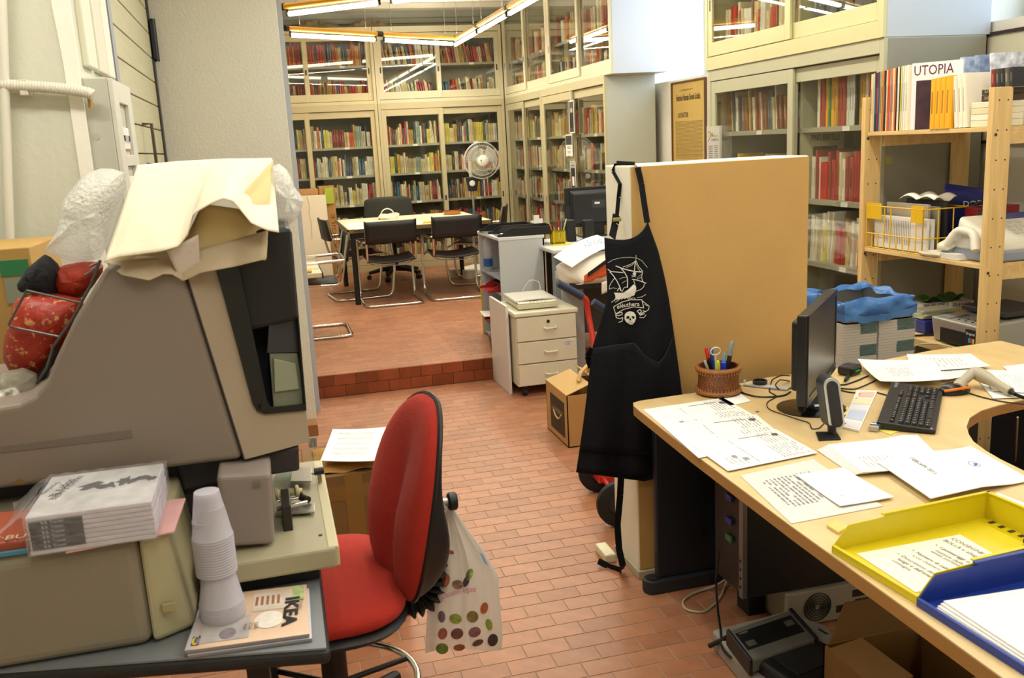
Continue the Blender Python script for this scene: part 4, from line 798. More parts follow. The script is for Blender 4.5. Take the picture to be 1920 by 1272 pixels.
# white tote bag with printed sheet and orange cloth on the side desk
def Q(px, py, Y): return AY(px, py, Y)
t = T('tote_bag', 'white cloth bag lying on the side desk with a blue-printed sheet on it', 'bag', (2.0, 5.75, .7))
TL, TR, BR, BL = Q(1105, 465, 5.95), Q(1150, 450, 5.85), Q(1150, 520, 5.55), Q(1045, 505, 5.6)
def bagz(u, v, lo): return 0
B0 = [Q(1042, 500, 5.62), Q(1092, 534, 5.5), Q(1165, 520, 5.45), Q(1160, 470, 5.9)]
def bagtop(u, v):
    b = (B0[0] * (1 - u) + B0[1] * u) * (1 - v) + (B0[3] * (1 - u) + B0[2] * u) * v
    return b + Vector((0, 0, .07 * math.sin(math.pi * min(1, u * .9 + .05)) ** .5 * math.sin(math.pi * v) ** .5 + .006 * math.sin(9 * u + 5 * v)))
mb = MB().grid(bagtop, 14, 14)
mb.grid(lambda u, v: bagtop(1, u) * (1 - v) + (Vector((bagtop(1, u).x - .03, bagtop(1, u).y + .05, .702))) * v + Vector((0, -.02, 0)) * math.sin(math.pi * v), 14, 5)
mb.grid(lambda u, v: bagtop(u, 0) * (1 - v) + (Vector((bagtop(u, 0).x + .04, bagtop(u, 0).y + .04, .702))) * v, 10, 4)
mb.build('bag_cloth', M('#ece8de', .8, bump=.3, bs=20), t, smooth=True, solid=.003)
MB().grid(lambda u, v: Q(1095 + 60 * u, 532 - 22 * u - (14 + 14 * u) * v, 5.44 + .02 * v) + Vector((0, 0, .004 * math.sin(20 * u))), 12, 4).build('orange_cloth', M('#c4501c', .8, var=.2, vs_=30), t, smooth=True, solid=.01)
MB().grid(lambda u, v: Q(1102 + 52 * u, 520 - 38 * u - 8 * v, 5.43), 6, 2).build('dark_lining', M('#1b191b', .8), t, solid=.004)
S4 = [Q(1038, 492, 5.6), Q(1073, 512, 5.47), Q(1160, 468, 5.75), Q(1120, 450, 5.95)]
def sh(u, v, l=0): return (S4[0] * (1 - u) + S4[1] * u) * (1 - v) + (S4[3] * (1 - u) + S4[2] * u) * v + Vector((0, 0, .035 + l + .02 * math.sin(math.pi * v)))
so = MB().grid(sh, 6, 8).build('printed_sheet', PAPER, None, smooth=True); tag(so, 'curved white sheet with pale blue print lying on the cloth bag', 'paper')
r = random.Random(5); pm = MB()
for i in range(90):
    u, v = r.uniform(.15, .8), r.uniform(.45, .9)
    if abs(u - .45) + abs(v - .68) * .8 < .3: pm.add([sh(u, v, .001), sh(u + .05, v, .001), sh(u + .05, v + .02, .001), sh(u, v + .02, .001)], [(0, 1, 2, 3)])
pm.build('blue_print', M('#8fb8e0', .7), so, kind='stuff')
MB().grid(lambda u, v: Q(1128 + 22 * u, 530 + 22 * v - 8 * u, 5.43), 3, 4).build('bag_corner', M('#e6e2d6', .8), t, smooth=True, solid=.003)
q = AZ(1038, 500, .7); o = MB().lathe((1.88, 5.86, .7), [(0, .0), (.06, 0), (.065, .05), (.06, .052), (0, .05)], 24).build('plastic_tub', film_mat('tub', '#dfe2e0', .6), smooth=True); tag(o, 'round clear plastic tub on the side desk behind the scanner', 'tub')
o = MB().lathe((1.93, 5.7, .7), [(0, .0), (.028, 0), (.03, .022), (.0, .024)], 20).build('cream_lid', M('#e9e5c8', .5), smooth=True); tag(o, 'small cream round cap at the edge of the side desk', 'cap')
# hand truck
HT = T('hand_truck', 'red sack truck with blue-black grips standing behind the partition', 'hand truck', (1.4, 3.9, 0)); red = M('#b8281c', .4); blu = M('#25344f', .5)
wA, wB = AZ(1124, 884, .1), AZ(1162, 945, .1); 
ax = (wB - wA).normalized(); ax.z = 0
for w_ in (wA, wB):
    tw = MB().lathe(w_ - ax * .02, [(.05, .0), (.075, -.002), (.098, .005), (.1, .02), (.098, .035), (.075, .042), (.05, .04)], 28, ax).build('wheel', M('#141414', .7), HT, smooth=True)
    MB().lathe(w_ - ax * .012, [(.0, -.004), (.03, -.006), (.05, .003), (.05, .022), (.0, .026)], 16, ax).build('hub', M('#2a2a2a', .5), tw, smooth=True)
MB().cyl(wA, wB, .011, 12).build('axle', red, HT, smooth=True)
e = MB().prism([wA + ax * .03 + Vector((-.03, -.05, -.03)), wA + ax * .03 + Vector((.07, -.05, -.03)), wA + ax * .03 + Vector((.07, -.03, .06)), wA + ax * .03 + Vector((-.0, -.03, .06))], (0, .08, .01)); e.build('wheel_guard', red, HT, bevel=.004)
def HP(px, py, Y): return AY(px, py, Y)
g0, g1 = HP(1046, 531, 4.25), HP(1092, 557, 4.25); k1 = HP(1103, 590, 4.25); k2 = HP(1113, 640, 4.2); k3 = HP(1120, 720, 4.1)
MB().tube(rounded([g1 + (g0 - g1) * .1, g1 + (g1 - g0) * .18, k1, k2, k3, wA + Vector((.03, .05, .05))], .05), .014, 12).build('rail', red, HT, smooth=True)
MB().tube([g0, g1], .019, 14).build('grip', blu, HT, smooth=True)
h0, h1 = HP(1112, 566, 4.4), HP(1150, 590, 4.4)
MB().tube([h0, h1], .019, 14).build('grip', blu, HT, smooth=True); MB().tube(rounded([h1, HP(1165, 620, 4.4), HP(1172, 700, 4.25), wB + Vector((.03, .05, .05))], .05), .014, 12).build('rail', red, HT, smooth=True)
for f_ in (.25, .55, .85): a = k2 * (1 - f_) + wA * f_; b = HP(1172, 690, 4.3) * (1 - f_) + wB * f_; MB().cyl(a, b, .009, 10).build('cross_bar', red, HT, smooth=True)
MB().hexa([wA + Vector((.0, -.06, -.095)), wB + Vector((0, -.06, -.095)), wB + Vector((.25, .1, -.095)), wA + Vector((.25, .1, -.095))], [wA + Vector((.0, -.06, -.088)), wB + Vector((0, -.06, -.088)), wB + Vector((.25, .1, -.088)), wA + Vector((.25, .1, -.088))]).build('toe_plate', red, HT)
# carton with open flaps
t = T('wine_carton', 'small open brown carton with black printed panel on the tiled floor', 'box', (1.55, 4.67, 0)); cb_ = M('#b98f55', .75, var=.06, vs_=6)
x0, x1, y0, y1, zt = 1.42, 1.72, 4.48, 4.86, .285
MB().bx(x0, x0 + .005, y0, y1, 0, zt).bx(x1 - .005, x1, y0, y1, 0, zt).bx(x0, x1, y0, y0 + .005, 0, zt).bx(x0, x1, y1 - .005, y1, 0, zt).bx(x0, x1, y0, y1, 0, .006).build('carton_body', cb_, t)
MB().hexa([(x0, y0 + .005, zt), (x0, y1, zt), (x0 + .14, y1 - .02, zt + .05), (x0 + .14, y0 + .02, zt + .045)], [(x0, y0 + .005, zt + .004), (x0, y1, zt + .004), (x0 + .14, y1 - .02, zt + .054), (x0 + .14, y0 + .02, zt + .049)]).build('flap', M('#c9a46a', .75), t)
MB().hexa([(x1, y0 + .01, zt), (x1, y1, zt), (x1 - .13, y1 - .01, zt + .07), (x1 - .13, y0 + .03, zt + .06)], [(x1, y0 + .01, zt + .004), (x1, y1, zt + .004), (x1 - .13, y1 - .01, zt + .074), (x1 - .13, y0 + .03, zt + .064)]).build('flap', M('#c9a46a', .75), t)
MB().tube(rounded([(x0 + .1, y0 + .1, zt + .045), (x0 + .12, y0 + .12, zt + .085), (x0 + .2, y0 + .22, zt + .1), (x0 + .21, y0 + .24, zt + .06)], .02), .012, 6).build('handle_strip', M('#d2ae74', .75), t)
MB().bx(x0 - .0015, x0, y0 + .05, y1 - .08, .04, .235).build('black_panel', M('#2a2320', .6), t)
lettering('LA VINERIA', (x0 - .002, y1 - .11, .15), (0, -1, 0), (0, 0, 1), .19, M('#b9a06a', .6), t)
MB().tube(arc((x0 - .003, (y0 + y1) / 2 - .02, .2), .08, math.pi * 1.2, math.pi * 1.8, 10, (0, -1, 0), (0, 0, 1)), .005, 6).build('smile_mark', M('#c9b27a', .6), t)
lettering('12', (x0 + .11, y0 - .001, .12), (1, 0, 0), (0, 0, 1), .035, INK, t); lettering('BOTT', (x0 + .14, y0 - .001, .07), (1, 0, 0), (0, 0, 1), .06, INK, t)
# the partition
PX0, PX1, PY0, PY1, PZ = 1.193, 1.873, 2.96, 3.2, 1.505
t = T('partition', 'free-standing partition faced with tan hardboard behind the desk', 'partition', (1.53, 3.08, 0))
MB().bx(PX0, PX1 + .003, PY0 + .006, PY1, .03, PZ).build('white_core', M('#e4e0cc', .6, bump=.1, bs=20), t, bevel=.006, seg=3)
MB().bx(PX0 + .004, PX1, PY0, PY0 + .006, .035, PZ - .004).build('hardboard_face', M('#c8a060', .6, var=.07, vs_=3, bump=.08, bs=160), t, bevel=.001)
MB().bx(PX0 - .006, PX1 + .006, PY0 - .006, PY1 + .006, 0, .032).build('plinth', M('#b5ad94', .6), t, bevel=.003)
o = MB().bx(1.12, 1.165, 3.12, 3.24, 0, .035).build('power_adapter', M('#e6e0c0', .5), bevel=.006); tag(o, 'cream adapter block on the floor beside the partition foot', 'adapter')
# the apron
AL = [(440, 1133), (470, 1134), (520, 1138), (560, 1139), (600, 1127), (650, 1111), (700, 1105), (760, 1098), (820, 1090), (888, 1080)]
AR = [(415, 1214), (470, 1234), (520, 1246), (560, 1254), (600, 1260), (650, 1267), (700, 1274), (760, 1281), (820, 1284), (903, 1240)]
def itp(tab, y):
    for (a, b), (c, d) in zip(tab, tab[1:]):
        if y <= c: k = max(0, (y - a) / (c - a)); return b + (d - b) * k
    return tab[-1][1]
def apY(px, py):
    k = (px - 1185) / 60.0
    f = .012 * math.sin(px * .085 + py * .004) * min(1, max(0, (py - 430) / 150))
    return 2.915 - .02 * max(0, -k) + f + (.0 if k > 0 else .03 * k * k * .3)
def apS(u, v, l=0):
    top = 447 - 30 * u ** 3 + 6 * math.sin(math.pi * u) if True else 0
    bot = 886 + 17 * u
    py = top + (bot - top) * v; a, b = itp(AL, py), itp(AR, min(py, 860) if v < .98 else py)
    if v > .93: b = b - 35 * ((v - .93) / .07) ** 2 * .9
    px = a + (b - a) * u
    return AY(px, py, apY(px, py) - l)
apm = M('#0e0f15', .85, bump=.15, bs=90, spec=.25)
AP = T('apron', 'black apron with white pirate-ship print hanging on the partition corner', 'apron', apS(.5, 1))
MB().grid(apS, 26, 44).build('apron_body', apm, AP, smooth=True, solid=.003)
def pkS(u, v):
    top = 655 - 12 * math.sin(math.pi * min(1, u / .55)) ** 1 if u < .5 else 655 - 12 * math.sin(math.pi * min(1, u / .55)) + 0
    top = itp([(0, 655), (.25, 648), (.5, 644), (.62, 668), (.78, 682), (.86, 668), (1.0, 628)], u)
    bot = 845 + 12 * u; py = top + (bot - top) * v; a, b = itp(AL, py) + 2, itp(AR, py) - 1; px = a + (b - a) * u
    return AY(px, py, apY(px, py) - .008 - .02 * (1 - v) * math.sin(math.pi * u) ** 2)
MB().grid(pkS, 30, 16).build('front_pocket', apm, AP, smooth=True, solid=.003)
MB().tube([pkS(i / 30, 0) for i in range(31)], .0022, 6).build('pocket_hem', M('#1a1b22', .8), AP, smooth=True)
MB().tube([apS(i / 20, 0) for i in range(21)], .0025, 6).build('neck_hem', M('#15161c', .8), AP, smooth=True)
def strap(pts, w, name, par=AP, m=apm):
    mb = MB(); n = len(pts)
    for i in range(n - 1):
        a, b = Vector(pts[i]), Vector(pts[i + 1]); d = (b - a).normalized(); s = d.cross(Vector((0, 1, 0)));
        if s.length < .1: s = Vector((1, 0, 0))
        s = s.normalized() * w / 2; mb.hexa([a - s, a + s, b + s, b - s], [a - s + Vector((0, .003, 0)), a + s + Vector((0, .003, 0)), b + s + Vector((0, .003, 0)), b - s + Vector((0, .003, 0))])
    return mb.build(name, m, par)
strap([AY(1214, 418, 2.91), AY(1208, 380, 2.925), AY(1203, 345, 2.94), AY(1196, 314, 2.95), AY(1190, 309, 3.0), (1.2, 3.1, PZ + .006)], .02, 'neck_strap')
strap([(1.2, 3.1, PZ + .006), (PX0 - .006, 3.1, PZ - .02), AX(1163, 345, PX0 - .006), AX(1160, 370, PX0 - .008), AY(1157, 405, 3.02)], .014, 'neck_strap')
strap([AY(1156, 403, 3.02), AY(1154, 418, 3.0), AY(1148, 446, 2.94)], .028, 'strap_tab')
MB().box(AY(1157, 412, 2.995), (.03, .006, .014)).build('buckle', M('#b8a878', .3, .8), AP, bevel=.002)
strap([AY(1165, 890, 2.9), AY(1163, 930, 2.93), AY(1158, 985, 2.93), AY(1161, 1030, 2.93), AY(1168, 1062, 2.92), AZ(1165, 1070, .012), AZ(1140, 1062, .008), AZ(1122, 1053, .02)], .024, 'tie_strap')
strap([apS(0, .47), AY(1102, 668, 2.93), AY(1108, 690, 2.94)], .02, 'side_loop')
prm = M('#e4e1d8', .8)
pr = MB()
CK = 180 / 1145.0
def A2(x, y, l=.006): px, py = 1100 + x * CK, 450 + y * CK; return AY(px, py, apY(px, py) - l)
def line(pts, w, closed=False):
    n = 3
    for (a, b) in zip(pts, pts[1:]):
        dx, dy = b[0] - a[0], b[1] - a[1]; L = math.hypot(dx, dy) or 1; nx, ny = -dy / L * w / 2, dx / L * w / 2
        for k in range(n):
            p, q = k / n, (k + 1) / n; P_ = lambda t, s: A2(a[0] + dx * t + nx * s, a[1] + dy * t + ny * s)
            pr.add([P_(p, -1), P_(q, -1), P_(q, 1), P_(p, 1)], [(0, 1, 2, 3)])
def blob(pts):
    c = (sum(p[0] for p in pts) / len(pts), sum(p[1] for p in pts) / len(pts))
    for a, b in zip(pts, pts[1:] + pts[:1]): pr.add([A2(*c), A2(*a), A2(*b)], [(0, 1, 2)])
line([(590, 180), (588, 240)], 5); line([(250, 275), (320, 235), (420, 212), (520, 208), (600, 218), (660, 250), (700, 300), (725, 330)], 4)
line([(345, 310), (420, 340), (500, 362), (580, 378), (670, 384)], 12); line([(250, 350), (290, 378), (360, 384), (440, 392)], 9); line([(585, 245), (575, 300), (570, 370)], 9)
line([(585, 250), (530, 290), (430, 325)], 6); line([(585, 250), (540, 305), (470, 330)], 5); line([(590, 250), (620, 320), (665, 372)], 7); line([(580, 260), (610, 340), (640, 375)], 4)
line([(405, 335), (450, 385), (480, 440), (490, 500), (485, 570)], 11); line([(275, 380), (320, 430), (360, 490), (395, 560), (412, 612)], 10)
line([(330, 460), (300, 500), (275, 545), (268, 590)], 6); line([(268, 590), (310, 572), (360, 580)], 5); line([(385, 470), (430, 450), (470, 445)], 4); line([(420, 520), (450, 495), (480, 490)], 4); line([(330, 460), (350, 475)], 5)
line([(665, 395), (655, 440), (665, 490), (690, 515)], 6); line([(540, 470), (600, 480), (660, 498), (710, 518)], 9); line([(690, 520), (680, 560), (650, 590), (590, 615)], 6); line([(560, 480), (575, 530), (590, 590)], 6); line([(600, 470), (640, 455), (660, 430)], 4); line([(670, 400), (640, 420), (600, 460)], 3)
blob([(548, 395), (575, 382), (590, 395), (588, 412), (570, 425), (552, 412)]); line([(535, 420), (590, 445)], 6); line([(535, 445), (590, 420)], 6)
blob([(325, 630), (350, 650), (420, 640), (500, 590), (560, 530), (590, 560), (590, 600), (570, 660), (500, 690), (420, 700), (345, 705), (340, 660)])
line([(420, 625), (445, 570), (490, 560)], 6); line([(365, 610), (390, 570), (410, 610)], 10)
for k in range(6): line([(330 + k * 42, 712 - (k % 2) * 14), (352 + k * 42, 690), (372 + k * 42, 706)], 6)
line([(295, 745), (340, 715), (400, 700)], 7); line([(340, 745), (400, 705)], 6); line([(600, 688), (660, 680), (705, 652)], 5)
line([(320, 800), (420, 742), (520, 715), (660, 715)], 9); line([(320, 800), (345, 885), (440, 830), (560, 800), (680, 812), (660, 715)], 8)
line([(665, 730), (745, 790), (740, 830), (700, 860), (670, 840)], 7); line([(690, 770), (730, 790)], 5)
line([(345, 885), (420, 862), (425, 890), (380, 905), (345, 895), (355, 930), (400, 940), (430, 925), (425, 970), (380, 985)], 9)
line([(700, 850), (640, 890), (600, 850), (640, 830), (655, 860), (625, 880), (640, 900), (690, 880)], 9); line([(710, 895), (680, 930), (630, 925)], 6)
sk = [(450, 930), (455, 890), (480, 862), (520, 852), (560, 862), (585, 895), (588, 940), (570, 985), (545, 1012), (515, 1010), (475, 985), (455, 955)]
blob(sk)
pr.build('ship_print', prm, AP)
pr = MB()
for e in ([(470, 925), (490, 905), (512, 912), (505, 940), (480, 945)], [(535, 912), (558, 908), (575, 925), (562, 945), (540, 938)], [(505, 960), (520, 925), (535, 962)]):
    c = (sum(p[0] for p in e) / len(e), sum(p[1] for p in e) / len(e))
    for a, b in zip(e, e[1:] + e[:1]): pr.add([A2(*c, .0072), A2(*a, .0072), A2(*b, .0072)], [(0, 1, 2)])
for k in range(5): x = 490 + k * 14; pr.add([A2(x, 975, .0072), A2(x + 4, 975, .0072), A2(x + 4, 1000, .0072), A2(x, 1000, .0072)], [(0, 1, 2, 3)])
pr.build('skull_sockets', apm, AP)
lettering('elèuthera', (0, 0, 0), (1, 0, 0), (0, 0, 1), 268, M('#e2dfd6', .8), AP, h=52, bold=.008, on=lambda a, b: A2(362 + a, 825 - b - 55 * (a / 268) + 40 * (a / 268) ** 2 - 20 * (a / 268), .0066))
# ================================================================ LEFT FOREGROUND
TL_Z = .72
t = T('work_table', 'grey metal-topped work table with black rounded edge, left foreground', 'table', (-.4, 2.0, 0)); tm = M('#7f8488', .4, var=.04)
tp = [(.024, 1.578), (.034, 2.46), (-1.25, 2.5), (-1.25, 1.845)]
MB().prism([(x, y, TL_Z - .004) for x, y in tp], (0, 0, .004)).build('tabletop', tm, t)
MB().prism([(x + (.006 if x > 0 else 0), y - (.006 if y < 2 else 0), TL_Z - .034) for x, y in tp], (0, 0, .03)).build('table_edge', M('#1d1d20', .5), t, bevel=.012, seg=3)
for x, y in ((-.11, 1.78), (-.12, 2.38), (-1.15, 2.4), (-1.15, 1.95)): MB().bx(x - .022, x + .022, y - .03, y + .03, 0, TL_Z - .034).build('leg', BLACK, t, bevel=.004)
# beige machine at the front left
t = T('beige_machine', 'beige moulded office machine under the shrink-wrapped books, left foreground', 'machine', (-.55, 1.9, TL_Z)); bm1 = M('#8f8676', .5, bump=.04, bs=300); bm2 = M('#b3ac8a', .45)
MB().hexa([(-1.1, 1.695, .722), (-.285, 1.695, .722), (-.285, 2.13, .722), (-1.1, 2.13, .722)], [(-1.1, 1.685, .936), (-.285, 1.685, .936), (-.285, 2.13, .936), (-1.1, 2.13, .936)]).build('housing', bm1, t, bevel=.022, seg=4)
MB().hexa([(-.2848, 1.694, .724), (-.212, 1.735, .724), (-.214, 2.13, .724), (-.2848, 2.13, .724)], [(-.2848, 1.686, .936), (-.238, 1.70, .936), (-.24, 2.13, .936), (-.2848, 2.13, .936)]).build('end_cover', bm2, t, bevel=.012, seg=3)
MB().bx(-.262, -.236, 1.693, 1.7, .782, .8).build('latch_notch', M('#a79c72', .5), t, bevel=.002)
# shrink-wrapped books
zb = .9375
o, _ = sheet('pink paper folder under the shrink-wrapped books', [(-.40, 1.665), (-.222, 1.69), (-.215, 1.86), (-.38, 1.87)], zb, color=M('#d9a8a6', .7), th=.003, name='paper_folder', cat='folder')
bw0, bw1, by0, by1 = -.456, -.25, 1.668, 1.885
zz = zb + .0035; th = .0088
for k in range(8):
    t = T('boxed_book', 'white paperback, %s from the bottom of the shrink-wrapped pile' % ORD[k], 'book', ((bw0 + bw1) / 2, 1.77, zz + th * k), 0, 'shrink-wrapped paperbacks')
    dx = R0.uniform(-.001, .001)
    MB().bx(bw0 + dx, bw1 + dx, by0 + R0.uniform(0, .001), by1, zz + th * k, zz + th * k + th - .0006).build('text_block', M('#cfc9d4', .6), t, bevel=.0012, seg=1)
    if 1 <= k <= 6:
        MB().bx(bw0 + .004, bw0 + .09, by0 - .0008, by0 + .0005, zz + th * k + .0004, zz + th * k + th - .001).build('black_band', M('#151318', .5), t)
        lettering('B.B. Traven', (bw0 + .024, by0 - .0009, zz + th * k + .0025), (1, 0, 0), (0, 0, 1), .035, M('#c8c4d0', .6), t)
    top = t
zt = zz + th * 8 - .0006
pic = MB(); r = random.Random(21)
for cx_, cy_, s_ in ((-.37, 1.80, 1.2), (-.34, 1.79, 1), (-.31, 1.80, 1.1), (-.285, 1.805, .8), (-.265, 1.8, .6)):
    n = 14; ps = [(cx_ + s_ * .02 * r.uniform(.4, 1.3) * math.cos(i * 2 * math.pi / n), cy_ + s_ * .022 * r.uniform(.3, 1.3) * math.sin(i * 2 * math.pi / n), zt + .0004) for i in range(n)]
    for i in range(n): pic.add([(cx_, cy_, zt + .0004), ps[i], ps[(i + 1) % n]], [(0, 1, 2)])
pic.build('cover_picture', M('#2e2d2e', .6), top)
MB().bx(bw0 + .002, bw1 - .002, by0 + .003, by1 - .003, zt - .0001, zt + .0002).build('cover', M('#c7c5c4', .5, var=.22, vs_=30), top)
for q_, s_ in enumerate(('NUVOLE NERE', 'sopra la', 'frontiera')): lettering(s_, (bw0 + .05 - .018 * q_, by1 - .02 - .01 * q_, zt + .0003), (-.25, -1, 0), (1, -.25, 0), .12 - .03 * q_, INK, top)
wrap = film_mat('shrink_wrap', '#f2f0f4', .2, rough=.12, bump=.7, bs=45, transl=.2)
def wz(u, v):
    x = bw0 - .004 + (bw1 - bw0 + .008) * u; return x
mb = MB()
mb.grid(lambda u, v: (bw0 - .004 + (bw1 - bw0 + .008) * u, by0 - .004 + (by1 - by0 + .01) * v, zt + .003 + .002 * math.sin(40 * u + 9 * v)), 14, 12)
mb.grid(lambda u, v: (bw0 - .004 + (bw1 - bw0 + .008) * u, by0 - .004 - .002 * math.sin(9 * u) ** 2, zb + .004 + (zt - zb - .001) * v), 12, 4)
mb.grid(lambda u, v: (bw1 + .005 + .004 * math.sin(22 * u) * math.sin(6 * v), by0 - .004 + (by1 - by0 + .01) * u, zb + .004 + (zt - zb + .002) * v), 14, 5)
mb.grid(lambda u, v: (bw0 - .004 - .075 * v * (1 - .3 * math.sin(3 * u)), by0 + .0 + (by1 - by0) * u, zt + .003 - .045 * v + .004 * math.sin(12 * u + 7 * v)), 12, 5)
o = mb.build('shrink_wrap', wrap, smooth=True); tag(o, 'clear crinkled plastic film around the pile of paperbacks', 'film')
t = T('orange_booklet', 'orange and blue booklet half under the plastic, at the left frame edge', 'booklet', (-.53, 1.75, zb))
MB().hexa([(-.62, 1.69, zb), (-.462, 1.70, zb), (-.47, 1.86, zb), (-.62, 1.86, zb)], [(-.62, 1.69, zb + .03), (-.462, 1.70, zb + .022), (-.47, 1.86, zb + .022), (-.62, 1.86, zb + .03)]).build('cover', M('#a85238', .5), t, bevel=.004)
MB().bx(-.62, -.465, 1.688, 1.694, zb + .002, zb + .009).build('blue_band', M('#4a8fae', .5), t)
lettering('IE·BU', (-.53, 1.70, zb + .0285), (1, 0, -.03), (0, 1, 0), .06, M('#d8c9a0', .6), t)
# ---- the microfilm reader
YR = 1.95
rm = M('#8d8075', .5, bump=.05, bs=400); rm2 = M('#a3937e', .5, bump=.05, bs=400)
t = T('microfilm_reader', 'large taupe microfilm reader with black hooded screen, left foreground', 'microfilm reader', (-.3, 2.2, TL_Z))
side = [(200, 497), (170, 548), (138, 600), (104, 672), (88, 712), (66, 742), (36, 757), (0, 763), (-160, 775), (-160, 945), (0, 919), (200, 894), (330, 878), (456, 862), (345, 508)]
MB().prism([AY(x, y, YR) for x, y in side], (0, .44, 0)).build('housing', rm, t, bevel=.014, seg=4)
MB().prism([AY(x, y, YR - .0015) for x, y in ((-140, 853), (0, 838), (246, 806), (250, 822), (0, 851), (-140, 866))], (0, .004, 0)).build('side_groove', M('#7b6f65', .6), t, bevel=.001)
MB().prism([AY(x, y, YR - .001) for x, y in ((26, 904), (36, 898), (46, 902), (44, 909), (30, 909))], (0, .002, 0)).build('chip_mark', M('#8a6a3a', .6), t)
A_, B_, C_ = AY(349, 508, YR), AY(460, 862, YR), AZ(581, 829, AY(456, 862, YR).z); nn = (B_ - A_).cross(C_ - A_).normalized()
if nn.y > 0: nn = -nn
def PLN(px, py, off=0): d = ray(px, py); return CAMP + d * ((A_ + nn * off - CAMP).dot(nn) / d.dot(nn))
outer = [(349, 508), (460, 862), (581, 829), (543, 430)]; ins = -nn * .3; inv = Vector((0, .32, 0))
blk = [(405, 500), (474, 757), (482, 771), (496, 777), (574, 770), (546, 435)]
opn = [(440, 470), (500, 752), (506, 762), (512, 764), (571, 758), (543, 440)]
fb = MB(); # taupe bezel face ring
op_ = [PLN(*p) for p in outer]; bk_ = [PLN(*p) for p in blk]
fb.add(op_ + bk_, [(0, 1, 7, 6), (1, 2, 4 + 4, 3 + 4), (1, 2, 4 + 5, 4 + 4)] if False else [(0, 1, 5, 4), (1, 6, 5), (1, 7, 6), (1, 2, 8, 7), ])
fb.add([op_[2], C_ + inv, bk_[4] + inv * .0 + Vector((0, .0, 0)), ], [(0, 1, 2)])
fb.add([op_[1], op_[2], C_ + inv, op_[1] + inv], [(0, 1, 2, 3)])
fb.build('bezel', rm2, t, bevel=0)
MB().prism([PLN(*p, off=.0) for p in ((346, 508), (349, 508), (460, 862), (457, 862))], inv).build('bezel_seam', M('#3b342e', .6), t)
k_ = MB(); b2 = [PLN(*p, off=.003) for p in blk]; o2 = [PLN(*p, off=.003) for p in opn]
k_.add(b2 + o2, [(i, i + 1, 6 + i + 1, 6 + i) for i in range(5)]); k_.build('screen_frame', M('#0d0e10', .3), t, solid=.005)
dp = -nn * .085; ob = [PLN(*p) for p in opn]
wl = MB()
for i in range(5): wl.add([ob[i], ob[i + 1], ob[i + 1] + dp, ob[i] + dp], [(0, 1, 2, 3)])
wl.build('hood_wall', M('#22262a', .5), t)
MB().add([p + dp for p in ob], [tuple(range(6))]).build('hood_back', M('#26262c', .45), t)
def PD(px, py, o_=-.03): return PLN(px, py, off=o_)
MB().prism([PLN(x, y, -.012) for x, y in ((504, 662), (556, 662), (572, 758), (512, 764))], nn * .004).build('tray_panel', M('#707462', .45), t, bevel=.003)
MB().prism([PLN(x, y, -.006) for x, y in ((512, 672), (553, 682), (560, 730), (514, 736))], nn * .004).build('tray_window', M('#8a8f78', .4), t, bevel=.004)
MB().prism([PLN(x, y, -.008) for x, y in ((507, 555), (556, 552), (563, 660), (500, 662))], nn * .003).build('screen_shade', M('#2f2e35', .35), t)
q = PLN(492, 763, .006); MB().cyl(q, q + nn * .004, .0065, 14).build('frame_screw', M('#2e2f33', .3, .6), t)
# hood top box behind the paper bag
MB().prism([AY(x, y, YR + .06) for x, y in ((350, 508), (395, 640), (560, 600), (545, 425), (400, 440))], (0, .3, 0)).build('hood', M('#151619', .45), t, bevel=.01)
dk = M('#2f2b2e', .6)
MB().bx(-1.1, -.16, 2.02, 2.42, .722, .985).build('rear_pedestal', dk, t)
MB().prism([AY(x, y, 2.0) for x, y in ((330, 872), (560, 838), (562, 884), (420, 905), (345, 922))], (0, .36, 0)).build('neck_housing', dk, t, bevel=.006)
MB().prism([AY(x, y, 1.875) for x, y in ((405, 893), (508, 888), (515, 1022), (425, 1028))], (0, .2, 0)).build('lens_housing', M('#8f837c', .5), t, bevel=.01, seg=3)
MB().prism([AY(x, y, 1.87) for x, y in ((474, 906), (488, 904), (489, 912), (475, 914))], (0, .004, 0)).build('badge_slot', M('#776c64', .5), t)
bp = [(-.205, 1.822), (.068, 1.826), (.071, 2.41), (-.2, 2.42)]
cr = M('#aba488', .45)
MB().prism([(x, y, .757) for x, y in bp], (0, 0, .045)).build('film_stage', cr, t, bevel=.006)
MB().prism([(x, y, .722) for x, y in ((-.19, 1.86), (.03, 1.865), (.04, 2.4), (-.19, 2.4))], (0, 0, .035)).build('stage_foot', M('#1b1b1e', .6), t)
MB().bx(.05, .0735, 1.83, 2.4, .7595, .8035).build('stage_end_cover', M('#c8c19c', .45), t, bevel=.003)
mt = M('#b9b8b2', .25, .9)
zs_ = .81
MB().prism([AZ(x, y, zs_) for x, y in ((516, 968), (590, 962), (590, 946), (520, 950))], (0, 0, .003)).build('metal_plate', mt, t, bevel=.001)
MB().prism([AZ(x, y, zs_ + .01) for x, y in ((545, 905), (584, 905), (584, 878), (548, 880))], (0, 0, .003)).build('metal_plate', mt, t, bevel=.001)
a = AZ(516, 928, .835); b = AZ(567, 920, .835); d = (b - a)
MB().lathe(a, [(.0, 0), (.014, 0), (.014, .006), (.009, .008), (.009, d.length * .7), (.015, d.length * .75), (.015, d.length * .85), (.006, d.length * .9), (.006, d.length)], 16, d).build('film_spool', M('#cfc69c', .45), t, smooth=True)
MB().cyl(AZ(520, 955, .825), AZ(576, 942, .825), .005, 10).build('guide_rod', mt, t, smooth=True)
MB().cyl(AZ(520, 940, .83), AZ(560, 934, .83), .0035, 10).build('guide_rod', mt, t, smooth=True)
MB().cyl(AZ(560, 930, .82), AZ(577, 938, .82), .009, 12).build('roller', BLACK, t, smooth=True)
